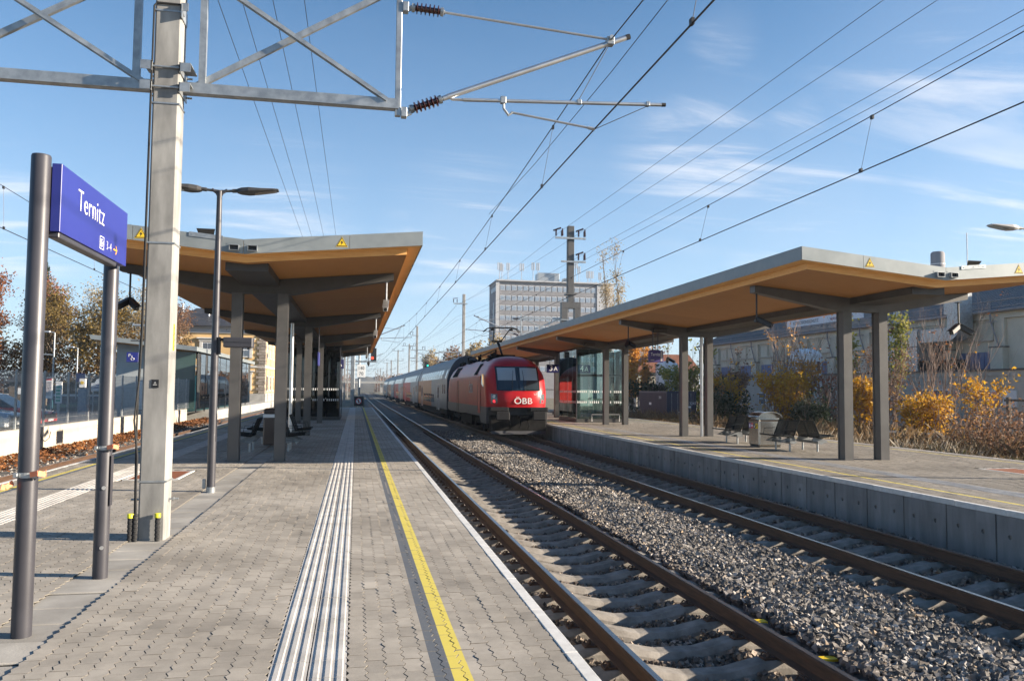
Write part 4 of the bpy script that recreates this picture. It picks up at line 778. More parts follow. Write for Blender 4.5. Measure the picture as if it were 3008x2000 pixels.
# ------------------------------------------------------------------ benches, bins
def bench_proto(n):
    """seat facing -x, n seats along +y from the origin; steel beam on pairs of legs"""
    t = thing('bench', 'x', 'bench', (0, 0, 0)); Lb = n*.56
    q = MB(); q.prism([(-.10, 0, .30), (.10, 0, .30), (.10, 0, .25), (.02, 0, .225), (-.02, 0, .225), (-.10, 0, .25)], (0, Lb, 0)); q.build('beam', m_bench, t, local=True)
    for yv in (.18, Lb-.18):
        q = MB(); q.tube([(0, yv, -.01), (0, yv, .24)], .028, 10); q.build('leg', m_galv, t, True, local=True)
        q = MB(); q.prism([(-.34, yv-.012, .27), (-.06, yv-.012, .40), (.12, yv-.012, .40), (.18, yv-.012, .33), (.05, yv-.012, .23), (-.05, yv-.012, .23)], (0, .024, 0)); q.build('support', m_bench, t, local=True)
    for i in range(n):
        y0, y1 = i*.56+.025, (i+1)*.56-.025; q = MB()
        def grid(mb, A, B, Cc, Dd, nu, nv, r_):
            A, B, Cc, Dd = map(Vector, (A, B, Cc, Dd))
            for k in range(nu+1): f = k/nu; mb.beam(A.lerp(B, f), Dd.lerp(Cc, f), r_, .006)
            for k in range(nv+1): f = k/nv; mb.beam(A.lerp(Dd, f), B.lerp(Cc, f), r_, .006)
        A, B, Cc, Dd = (-.42, y0, .455), (-.42, y1, .455), (.04, y1, .405), (.04, y0, .405)
        grid(q, A, B, Cc, Dd, 10, 9, .036); q.tube([A, B, Cc, Dd, A], .02, 6); q.build('seat', m_mesh_blk, t, local=True)
        q = MB(); A, B, Cc, Dd = (.03, y0, .43), (.03, y1, .43), (.20, y1, .86), (.20, y0, .86)
        grid(q, A, B, Cc, Dd, 10, 9, .036); q.tube([A, Dd, Cc, B], .016, 6); q.build('backrest', m_mesh_blk, t, local=True)
    for yv in (.0, Lb):
        q = MB(); q.tube([(-.30, yv, .44), (-.26, yv, .62), (.07, yv, .63)], .008, 6); q.build('armrest', m_mesh_blk, t, local=True)
    return t
bp2 = bench_proto(2); first = True
def put_bench(x, y, flip, label, group):
    global first
    o = bp2 if first else copy_tree(bp2); first = False
    o.location = (x, y, 0); o.rotation_euler = (0, 0, PI if flip else 0); tag(o, label, 'bench', group)
    if flip: o.location = (x, y+1.12, 0)
G2, G1 = 'benches on the right platform', 'benches under the island canopy'
put_bench(12.09, 20.45, False, 'dark mesh bench nearest the bin on the track side of the right platform', G2); put_bench(12.86, 20.3, True, 'mesh bench standing back to back with the nearest one, turned to the bushes', G2)
put_bench(12.09, 23.6, False, 'mesh bench behind the bin on the track side of the right platform', G2); put_bench(12.86, 23.75, True, 'mesh bench hidden behind the bin, turned to the bushes', G2)
put_bench(-2.69, 21.5, False, 'black mesh bench between the two nearest columns, facing left', G1); put_bench(-1.72, 21.5, True, 'black mesh bench at the right near column, facing the train', G1)
put_bench(-2.69, 24.4, False, 'farther black bench behind the bin facing left', G1); put_bench(-1.72, 24.4, True, 'farther black bench behind the right near column facing the train', G1)
def bin_(label, x0, x1, y0, y1, h):
    t = thing('litter_bin', label, 'litter bin', ((x0+x1)/2, (y0+y1)/2, 0)); q = MB(); q.bbox(x0, x1, y0, y1, .04, h, .05); q.build('body', m_steel, t); q = MB(); q.box(x0+.04, x1-.04, y0+.04, y1-.04, 0, .04); q.build('plinth', m_dark_steel, t)
    n = 14; ro = [(y0+(y1-y0)*.5 - math.cos(PI*k/n)*(y1-y0)/2, h+.06+.17*math.sin(PI*k/n)) for k in range(n+1)]
    q = MB(); ym = (x0+x1)/2
    P = [((x0+x1)/2 - math.cos(PI*k/n)*(x1-x0)/2, h+.07+.17*math.sin(PI*k/n)) for k in range(n+1)]
    q.prism([(x0, y0+.18, h+.0)] + [(a, y0+.18, z) for a, z in P] + [(x1, y0+.18, h+.0)], (0, y1-y0-.36, 0)); q.build('hood', m_steel, t)
    q = MB(); q.prism([(a, y0, z) for a, z in P] + [(a, y0, z-.018) for a, z in P[::-1]], (0, y1-y0, 0)); q.build('lid', m_steel, t, True)
    for i, c in enumerate((m_purple, m_redtag, m_black, m_yellow)):
        ya = y0+.06+(y1-y0-.12)*(3-i)/4; 
        q = MB(); q.box(x0-.004, x0-.0005, ya+.02, ya+.02+.13, h-.27, h-.12); lab = q.build('label', c, t)
        q = MB(); yy = ya+.085
        if i == 3: q.tube([(x0-.006, yy-.04, h-.16), (x0-.006, yy+.04, h-.235)], .012, 6)
        elif i == 2: q.box(x0-.0065, x0-.0045, yy-.02, yy+.02, h-.25, h-.19); q.tube([(x0-.006, yy, h-.165), (x0-.005, yy, h-.165)], .013, 8)
        elif i == 1: [q.box(x0-.0065, x0-.0045, yy-.04+.03*k, yy-.02+.03*k, h-.23, h-.16) for k in range(3)]
        else: q.box(x0-.0065, x0-.0045, yy-.03, yy+.03, h-.24, h-.15)
        q.build('pictogram', m_white if i != 3 else m_coach_dark, lab)
m_purple = M('label_purple', (.16, .07, .30), None, rough=.5); m_redtag = M('label_red', (.55, .02, .03), None, rough=.5)
bin_('stainless steel recycling bin with coloured labels and arched lid between the benches', 11.93, 12.70, 22.08, 22.75, .84)
t = thing('litter_bin', 'brown and cream litter bin half hidden by the right near column', 'litter bin', (-2.25, 23.6, 0)); q = MB(); q.bbox(-2.55, -1.98, 23.35, 23.95, .05, .82, .03); q.build('body', M('bin_brown', (.10, .07, .055), None, rough=.45), t); q = MB(); q.bbox(-2.56, -1.97, 23.34, 23.96, .82, .92, .01); q.build('band', m_white, t); q = MB(); q.bbox(-2.55, -1.98, 23.35, 23.95, .92, 1.08, .04); q.build('lid', M('bin_lid', (.05, .035, .03), None, rough=.4), t)
# ------------------------------------------------------------------ glass shelters
def glass_box(t, x0, x1, y0, y1, z1, gm, nx_, ny_, dashes=True, base=m_dark_steel, frame=m_anth):
    q = MB(); q.box(x0, x1, y0-.03, y0+.03, 0, .18); q.box(x0, x1, y1-.03, y1+.03, 0, .18); q.box(x0-.03, x0+.03, y0+.03, y1-.03, 0, .18); q.box(x1-.03, x1+.03, y0+.03, y1-.03, 0, .18); q.build('base_rail', base, t)
    for (a, b_, n, ax) in ((x0, x1, nx_, 'x'), (y0, y1, ny_, 'y')):
        for side in (0, 1):
            for i in range(n):
                p, r_ = a+(b_-a)*i/n+.02, a+(b_-a)*(i+1)/n-.02; q = MB()
                if ax == 'x': yv = (y0, y1)[side]; q.box(p, r_, yv-.006, yv+.006, .181, z1)
                else: xv = (x0, x1)[side]; q.box(xv-.006, xv+.006, p, r_, .181, z1)
                pn = q.build('glass_pane', gm, t)
                if dashes:
                    q = MB(); m_ = int((r_-p)/.11)
                    for k in range(m_):
                        u = p+.03+k*.11
                        for zz_ in (1.0, 1.55):
                            if ax == 'x': q.box(u, u+.05, yv-.009, yv-.0065, zz_, zz_+.11)
                            else: q.box(xv-.009, xv-.0065, u, u+.05, zz_, zz_+.11)
                    q.build('safety_marking', m_white, pn)
    for x in (x0, x1):
        for y in (y0, y1): q = MB(); q.box(x-.025, x+.025, y-.025, y+.025, .18, z1); q.build('corner_post', frame, t)
t = thing('waiting_shelter', 'dark glass waiting shelter with dashed white bands under the island canopy', 'shelter', (-2.3, 45, 0)); glass_box(t, -3.7, -.83, 42.6, 48.2, 3.75, m_glass_dark, 4, 5); q = MB(); q.box(-3.3, -2.9, 44, 47, .40, .46); q.box(-3.3, -3.25, 44, 47, .5, .85); q.build('bench', m_black, t); q = MB(); q.box(-3.6, -.95, 42.7, 48.1, 2.42, 2.5); q.build('beam', m_anth, t)
t = thing('waiting_shelter', 'glass waiting shelter reflecting the red train on the right platform', 'shelter', (12.6, 41.7, 0)); glass_box(t, 11.3, 13.97, 40.0, 43.6, 3.8, m_glass, 4, 4); q = MB(); q.box(13.3, 13.7, 40.7, 43, .42, .48); q.box(13.65, 13.7, 40.7, 43, .52, .86); q.build('bench', m_black, t); q = MB(); q.box(11.35, 13.9, 40.05, 43.5, 2.45, 2.52); q.build('beam', m_anth, t)
q = MB(); q.bbox(12.2, 12.9, 42.4, 42.5, .8, 1.7, .01); q.build('timetable', m_white, t)
q = MB(); q.tube([(12.1, 39.9, .05), (12.1, 39.9, .42), (13.6, 39.9, .42), (13.6, 39.9, .05)], .02, 8); q.build('guard_rail', m_alu, t)
# hanging and wall signs
def flag(label, x, y, z, w, h, s_, mat=None, size=.3, group='platform number signs', txt_y=None, sx=.95, drop=.9):
    t = thing('platform_sign', label, 'sign', (x, y, z), group); q = MB(); q.bbox(x-w/2, x+w/2, y-.06, y+.06, z-h/2, z+h/2, .01); pn = q.build('panel', mat or m_navy, t)
    a, b_ = s_.split(' '); text(a, size, (x-w*.17, y-.064, z+.02), (1, 0, 0), (0, 0, 1), m_white, pn, sx=sx); text(b_, size*.72, (x+w*.2, y-.064, z-.015), (1, 0, 0), (0, 0, 1), m_white, pn, sx=sx)
    if drop: q = MB(); [q.tube([(x+d, y, z+h/2), (x+d, y, z+h/2+drop)], .018, 8) for d in (-w*.25, w*.25)]; q.build('rod', m_anth, t)
flag('navy platform sign reading 3 A beside the locomotive', 11.62, 46.4, 2.96, .78, .50, '3 A', size=.52, drop=.75)
flag('navy platform sign reading 4 A behind the shelter glass', 13.55, 46.4, 2.96, .78, .50, '4 A', size=.52, drop=.75)
flag('navy platform sign reading 2 A in the dark shelter of the island platform', -1.02, 43.6, 2.96, .70, .5, '2 A', size=.52, drop=.75)
t = thing('station_sign', 'small purple blue station name sign hanging under the right canopy', 'station sign', (11.0, 28, 3)); q = MB(); q.bbox(10.69, 11.24, 27.93, 28.07, 2.74, 3.18, .012); pn = q.build('panel', M('sign_purple', (.055, .035, .17), None, rough=.45), t); text('Ternitz', .17, (10.93, 27.926, 3.03), (1, 0, 0), (0, 0, 1), m_white, pn, sx=.75); q = MB(); q.box(10.74, 10.88, 27.924, 27.929, 2.80, 2.84); q.build('arrow', m_letter_grey, pn); q = MB(); q.box(11.13, 11.2, 27.924, 27.929, 2.78, 3.15); q.build('edge_strip', m_letter_grey, t)
q = MB(); q.tube([(10.85, 28, 3.18), (10.85, 28, 3.98)], .02, 8); q.tube([(11.05, 28, 3.18), (11.05, 28, 3.98)], .02, 8); q.bbox(10.8, 11.1, 27.95, 28.05, 3.18, 3.21, .004); q.build('rod', m_anth, t)
t = thing('flag_sign', 'narrow blue sign seen edge on between the island canopy columns', 'sign', (-1.35, 30.5, 2.7)); q = MB(); q.bbox(-1.43, -1.37, 30.2, 30.9, 2.5, 3.0, .01); q.build('panel', m_blue, t); q = MB(); q.tube([(-1.40, 30.55, 3.0), (-1.40, 30.55, 3.96)], .018, 8); q.build('rod', m_anth, t)
for (x, y, lab) in ((12.75, 27.9, 'bright thin steel downpipe between the second column pair of the right canopy'), (-2.2, 28.3, 'bright steel downpipe behind the right near column of the island canopy')):
    q = MB(); q.tube([(x, y, 0), (x, y, 3.9)], .062, 16); tag(q.build('downpipe', m_alu, None, True), lab, 'pipe')
t = thing('no_entry_sign', 'low dark board with red ring at the far end of the island platform', 'sign', (.4, 70.8, 0)); q = MB(); q.bbox(-.15, .62, 70.75, 70.82, .12, .95, .01); pn = q.build('panel', m_black, t); q = MB(); cx_, cz_ = .235, .55; ring = [(cx_+.27*math.cos(k*PI/12), cz_+.27*math.sin(k*PI/12)) for k in range(24)]; q.prism([(a, 70.745, b_) for a, b_ in ring], (0, .003, 0), 0); q.prism([(cx_+(a-cx_)*.82, 70.742, cz_+(b_-cz_)*.82) for a, b_ in ring], (0, .002, 0), 1); q.beam((cx_-.18, 70.739, cz_+.18), (cx_+.18, 70.739, cz_-.18), .002, .05, 0, up=(1, 0, 1)); q.bbox(cx_-.05, cx_+.05, 70.739, 70.741, cz_-.15, cz_+.16, .0005, 2); q.build('disc', [m_redtag, m_white, m_black], pn); q = MB(); q.tube([(.68, 70.8, 0), (.68, 70.8, 1.0)], .03, 8); q.build('post', m_dark_steel, t)
t = thing('speed_sign', 'white speed board 140 over 70 on a grey post beyond the island platform', 'sign', (.35, 80, 0)); q = MB(); q.tube([(.28, 80, -.9), (.28, 80, 5.2)], .11, 10); q.build('post', m_galv, t, True); q = MB(); q.bbox(.06, .86, 79.8, 79.85, 2.75, 4.0, .01); pn = q.build('panel', m_white, t); text('140', .42, (.46, 79.796, 3.65), (1, 0, 0), (0, 0, 1), m_black, pn); text('70', .46, (.46, 79.796, 3.1), (1, 0, 0), (0, 0, 1), m_black, pn)
t = thing('platform_post', 'pale square post at the far end of the island platform', 'post', (-.32, 73, 0)); q = MB(); q.bbox(-.5, -.14, 72.8, 73.2, -.5, 4.6, .02); q.build('post', m_galv, t)
def signal(label, x, y, z, col, post, lit_z, ln):
    t = thing('railway_signal', label, 'railway signal', (x, y, 0)); q = MB(); q.bbox(x-.27, x+.27, y-.1, y+.15, z-.62, z+.62, .02); q.build('housing', m_black, t); q = MB(); q.tube([(x+lit_z[0], y-.10, z+lit_z[1]), (x+lit_z[0], y-.125, z+lit_z[1])], .125, 16); q.build('lit_lamp', M(ln, (.05, .05, .05), None, emit=col), t)
    q = MB(); q.tube([(x, y+.1, -.9), (x, y+.1, z-.6)], .07, 8) if post else q.beam((x-2.2, y, z-.7), (x+.3, y, z-.7), .12, .16); q.build('support', m_galv, t)
signal('red lit railway signal below the far end of the island canopy', 1.62, 78, 4.95, (1, .03, .008, 1.5), False, (-.12, -.35), 'signal_red'); signal('green lit railway signal above the coach roofs', 10.25, 118, 5.0, (.0, .85, .55, .9), True, (.12, .12), 'signal_green')
q = MB(); q.tube([(.9, 62, 4.3), (.9, 62, 3.75)], .02, 6); q.tube([(.9, 62, 3.75), (.9, 62, 3.62), (.9, 62, 3.5), (.9, 62, 3.35)], [.03, .11, .09, .01], 8); tag(q.build('hanging_plumb', m_black, None), 'small black pear shaped weight hanging at the canopy end', 'weight')
# step ladder cart behind the loco nose
t = thing('ladder_cart', 'pale folding frame on wheels standing between the locomotive and the shelter', 'cart', (13.2, 53.5, 0)); q = MB()
for x in (12.7, 13.5): q = MB(); q.tube([(x, 53.4, 0), (x+.1, 53.7, 1.75), (x+.2, 54.1, 0)], .025, 6); q.build('frame', m_alu, t, True)
q = MB(); q.tube([(12.8, 53.7, 1.7), (13.6, 53.7, 1.7)], .025, 6); q.build('rail', m_black, t, True); q = MB(); q.bbox(12.8, 13.5, 53.3, 54.0, .15, .2, .01); [q.tube([(x, 53.5, .08), (x+.05, 53.5, .08)], .09, 10) for x in (12.8, 13.4)]; q.build('trolley', m_black, t)
# ------------------------------------------------------------------ the train
NS = 2.7
def ip(z, zs_, vs_): return float(np.interp(z, zs_, vs_))
LZ = [.84, 1.2, 1.6, 2.0, 2.4, 2.8, 3.05, 3.2, 3.29, 3.33]; LY = [36.70, 36.66, 36.74, 36.92, 37.12, 37.34, 37.62, 37.98, 38.45, 38.9]
HZ = [.30, .84, 1.6, 2.2, 2.45, 2.8, 3.0, 3.15, 3.25, 3.30, 3.33]; HW = [1.43, 1.47, 1.49, 1.48, 1.43, 1.24, 1.07, .88, .68, .5, .3]
LX = TX2
def yfront(x, z):
    hw_ = ip(z, HZ, HW); k = min(1.0, abs(x)/hw_); return ip(z, LZ, LY) + 1.15*(1-(max(0.0, 1-k**NS))**(1/NS))
m_bump = M('bumper_grey', (.02, .02, .022), None, rough=.6, spec=.12)
loco = thing('locomotive', 'red electric locomotive with white lettering at the tail of the train', 'locomotive', (LX, 45, R_TOP))
zsn = [.84, 1.0, 1.2, 1.4, 1.6, 1.8, 2.0, 2.2, 2.35, 2.5, 2.65, 2.8, 2.92, 3.02, 3.1, 3.17, 3.22, 3.26, 3.29, 3.31, 3.33]; th = [math.sin(PI/2*k/13) for k in range(-13, 14)]
rings = []
for z in zsn:
    hw_ = ip(z, HZ, HW); fr = [(LX+hw_*s_, yfront(hw_*s_, z), z) for s_ in th]; bk = [(LX+hw_*s_, 90.6-yfront(hw_*s_, z), z) for s_ in th[::-1]]; mid_r = [(LX+hw_, yy, z) for yy in (40.2, 50.4)]; mid_l = [(LX-hw_, yy, z) for yy in (50.4, 40.2)]
    rings.append(fr+mid_r+bk+mid_l)
nr = len(rings[0]); q = MB(); vs_ = [p for r_ in rings for p in r_]; fs = [(i*nr+k, i*nr+(k+1) % nr, (i+1)*nr+(k+1) % nr, (i+1)*nr+k) for i in range(len(rings)-1) for k in range(nr)] + [tuple((len(rings)-1)*nr+k for k in range(nr))]
q.add(vs_, fs)
for i in range(len(rings)-1):
    for k in range(nr):
        kk = k % nr
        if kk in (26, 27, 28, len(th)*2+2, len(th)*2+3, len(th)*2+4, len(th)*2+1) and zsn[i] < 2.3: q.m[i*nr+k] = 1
body = q.build('body', [m_red, m_red_side], loco, True)
def patch(xa, xb, z0, z1, off, nx_=8, nz_=6, shape=None):
    mb = MB(); vs_ = []
    for j in range(nz_+1):
        for i in range(nx_+1):
            z = z0+(z1-z0)*j/nz_; fa, fb = (xa, xb) if shape is None else shape(j/nz_); x = fa+(fb-fa)*i/nx_; vs_.append((LX+x, yfront(x, z)-off, z))
    w_ = nx_+1; mb.add(vs_, [(j*w_+i, j*w_+i+1, (j+1)*w_+i+1, (j+1)*w_+i) for j in range(nz_) for i in range(nx_)]); return mb
patch(0, 0, 1.62, 2.79, .012, 12, 8, lambda f: (-1.05+.0*f, 1.05-.0*f)).build('windscreen', m_dkglass, loco, True)
patch(0, 0, 1.68, 2.74, .018, 6, 4, lambda f: (-.99, -.06)).build('window_pane', M('cab_glass', (.02, .03, .04), None, rough=.03, spec=.8), loco, True); patch(0, 0, 1.68, 2.74, .018, 6, 4, lambda f: (.06, .99)).build('window_pane', bpy.data.materials['cab_glass'], loco, True)
for (a, c) in ((-.97, -.12), (.10, .97)): patch(a, c, 2.12, 2.72, .022, 6, 4).build('blind', m_blind, loco, True)
for s_, lab in ((-1, 0), (1, 1)):
    a, c = (-1.30, -1.02) if s_ < 0 else (1.02, 1.30); h = patch(a, c, 1.02, 1.47, .012, 4, 3).build('headlight', M('lamp_housing', (.10, .11, .12), None, rough=.15, spec=.8) if s_ < 0 else bpy.data.materials['lamp_housing'], loco, True)
    xm = (a+c)/2
    q = MB(); y = yfront(xm, 1.12)-.03; q.tube([(LX+xm, y+.015, 1.12), (LX+xm, y-.006, 1.12)], .065, 14); q.build('tail_lamp', M('tail_red', (.1, .0, .0), None, emit=(1, .02, .03, 1.1)) if s_ < 0 else bpy.data.materials['tail_red'], h, True)
    y = yfront(xm, 1.34)-.03; q = MB(); q.tube([(LX+xm, y+.02, 1.34), (LX+xm, y-.008, 1.34)], .085, 14); q.build('reflector', m_alu, h, True)
for s_ in (-.32, .28):
    q = MB(); y0_ = yfront(s_, 1.66)-.05; y1_ = yfront(s_*.7, 2.5)-.06; q.tube([(LX+s_, y0_, 1.62), (LX+s_*.9, yfront(s_, 2.2)-.08, 2.2)], .014, 6); q.tube([(LX+s_*.9-.02, yfront(s_, 1.95)-.07, 1.85), (LX+s_*.9, yfront(s_, 2.2)-.08, 2.2), (LX+s_*.75, y1_, 2.6)], .011, 6); q.build('wiper', m_black, loco)
q = MB(); q.prism([(LX-.03, 36.64, .845), (LX+.03, 36.64, .845), (LX+.03, 36.64, .85), (LX-.03, 36.64, .85)], (0, .02, 0))
text('ÖBB', .40, (LX+.18, yfront(.15, 1.14)-.016, 1.13), (1, 0, 0), (0, 0, 1), m_white, loco, depth=.01, sx=1.15); text('1116 167', .135, (LX+.62, yfront(.78, 1.5)-.02, 1.46), (1, .05, 0), (0, 0, 1), m_white, loco, depth=.01)
text('ÖBB', .72, (LX-1.497, 42.5, 1.70), (0, -1, 0), (0, 0, 1), m_letter_grey, loco, depth=.008, sx=1.05)
q = MB()
for a, c in ((37.55, 39.0),): q.prism([(LX-1.49, 38.1, 1.75), (LX-1.49, 38.85, 1.95), (LX-1.47, 38.85, 2.45), (LX-1.455, 38.35, 2.40)], (-.012, 0, 0))
q.build('side_window', m_dkglass, loco)
q = MB(); q.box(LX-1.502, LX-1.491, 39.1, 39.85, .5, 2.35); q.build('cab_door', m_red_side, loco); q = MB(); [q.box(LX-1.512, LX-1.501, yy, yy+.03, .6, 1.9) for yy in (39.02, 39.92)]; q.build('handrail', m_black, loco)
q = MB(); [q.box(LX-1.50, LX-1.488, yy, yy+.08, .2, 2.2) for yy in (47.6, 48.3)]; q.build('panel_gap', m_black, loco)
for ya, yb in ((40.6, 41.6), (48.8, 51.2)):
    q = MB()
    for k in range(4): yy = ya+(yb-ya)*k/4; q.prism([(LX-1.455, yy, 2.42), (LX-1.455, yy+.17*(yb-ya), 2.42), (LX-1.10, yy+.17*(yb-ya), 3.0), (LX-1.10, yy, 3.0)], (-.02, 0, .015))
    q.build('air_grille', m_under, loco)
q = MB(); P = [(37.25, .84), (53.3, .84), (53.3, .42), (52.3, .30), (46.5, .30), (44.5, .36), (39.4, .36), (38.9, .05), (37.25, .05)]
q.prism([(LX-1.48, y, z) for y, z in P], (2.96, 0, 0)); q.build('skirt', m_loco_grey, loco)
for s_ in (-1, 1):
    q = MB(); a, c = (LX-1.38, LX-.52) if s_ < 0 else (LX+.52, LX+1.38); q.bbox(a, c, 36.62, 37.4, .64, .85, .03); bx = q.build('bumper', m_bump, loco)
    if s_ > 0: text('SIEMENS', .15, (LX+.93, 36.615, .68), (1, 0, 0), (0, 0, 1), m_black, bx, depth=.01)
    xm = LX+s_*.87; q = MB(); q.tube([(xm, 36.25, .48), (xm, 36.9, .48)], .12, 14); q.build('buffer_stem', m_under, loco, True); q = MB(); q.bbox(xm-.33, xm+.33, 36.18, 36.27, .24, .66, .05); q.build('buffer', m_bump, loco)
q = MB(); q.bbox(LX-1.36, LX+1.36, 36.85, 37.3, -.32, .48, .04); q.build('front_beam', m_under, loco)
q = MB(); q.prism([(LX-1.3, 36.75, -.42), (LX+1.3, 36.75, -.42), (LX+1.36, 37.0, -.05), (LX-1.36, 37.0, -.05)], (0, .1, 0)); q.build('rail_guard', m_loco_grey, loco)
q = MB(); q.tube([(LX, 36.4, .40), (LX, 36.9, .42)], .06, 8); q.tube([(LX, 36.42, .42), (LX+.02, 36.38, .1), (LX, 36.45, -.1)], .03, 8); q.tube([(LX-.45, 36.8, .3), (LX-.47, 36.5, .0), (LX-.42, 36.6, -.18)], .025, 8); q.tube([(LX+.42, 36.8, .3), (LX+.45, 36.5, .0), (LX+.4, 36.6, -.18)], .025, 8); q.build('coupling', m_under, loco, True)
def bogie(root, yc, base, mat=m_under, x=LX):
    q = MB(); q.bbox(x-1.22, x-1.02, yc-base/2-.5, yc+base/2+.5, -.1, .15, .03); q.bbox(x+1.02, x+1.22, yc-base/2-.5, yc+base/2+.5, -.1, .15, .03); q.box(x-1.0, x+1.0, yc-.3, yc+.3, -.2, .2)
    for d in (-1, 1): q.box(x-1.27, x-1.03, yc+d*base/2-.2, yc+d*base/2+.2, -.22, .02); [q.tube([(x-1.13, yc+d*base/2+e, .0), (x-1.13, yc+d*base/2+e, .3)], .09, 8) for e in (-.35, .35)]
    b_ = q.build('bogie', mat, root)
    for d in (-1, 1):
        for s_ in (-1, 1): q = MB(); q.tube([(x+s_*.68, yc+d*base/2, R_TOP+.575), (x+s_*.82, yc+d*base/2, R_TOP+.575)], .575, 24); q.build('wheel', m_under, b_)
bogie(loco, 40.5, 3.0); bogie(loco, 50.2, 3.0); q = MB(); q.bbox(LX-1.3, LX+1.3, 43.2, 47.6, -.25, .3, .05); q.build('transformer', m_under, loco)
q = MB()
for k in range(46):
    x, y = LX+rnd.uniform(-.85, .85), rnd.uniform(40.2, 52); q.bbox(x-.12, x+.12, y-.25, y+.25, 3.02, 3.02+rnd.uniform(.25, .45), .03)
for k in range(7): y = 40.4+k*1.7; insulator(q, (LX-.5+.2*(k % 3), y, 3.3), (LX-.5+.2*(k % 3), y, 3.75))
q.tube([(LX-.5, 40.3, 3.72), (LX-.3, 46, 3.66), (LX-.4, 52, 3.72)], .03, 6); tag(q.build('roof_equipment', m_under, loco), kind='stuff')
yp = 41.6; q = MB(); q.bbox(LX-.65, LX+.65, yp-.6, yp+.7, 3.42, 3.5, .02); [q.tube([(LX+a, yp+b_, 3.2), (LX+a, yp+b_, 3.45)], .07, 8) for a in (-.5, .5) for b_ in (-.5, .5)]; pb = q.build('pantograph_base', m_under, loco)
q = MB(); q.tube([(LX, yp-.3, 3.5), (LX+.02, yp+1.35, 4.32)], .055, 8); q.tube([(LX+.08, yp+.0, 3.5), (LX+.1, yp+1.2, 4.2)], .025, 6); q.bbox(LX-.28, LX+.28, yp+1.25, yp+1.45, 4.27, 4.37, .02); q.tube([(LX-.22, yp+1.35, 4.32), (LX-.42, yp-.1, 4.86)], .028, 8); q.tube([(LX+.22, yp+1.35, 4.32), (LX+.42, yp-.1, 4.86)], .028, 8); q.build('pantograph_arm', m_under, loco)
q = MB()
for d in (-.18, .18): q.tube([(LX-.98, yp-.1+d, 4.72), (LX-.80, yp-.1+d, 4.90), (LX-.55, yp-.1+d, 4.96), (LX+.55, yp-.1+d, 4.96), (LX+.80, yp-.1+d, 4.90), (LX+.98, yp-.1+d, 4.72)], .022, 8)
for x in (-.5, .5): q.beam((LX+x, yp-.3, 4.88), (LX+x, yp+.12, 4.88), .06, .06); q.bbox(LX+x-.1, LX+x+.1, yp-.15, yp-.05, 4.80, 4.90, .02)
q.build('pantograph_head', m_under, loco)
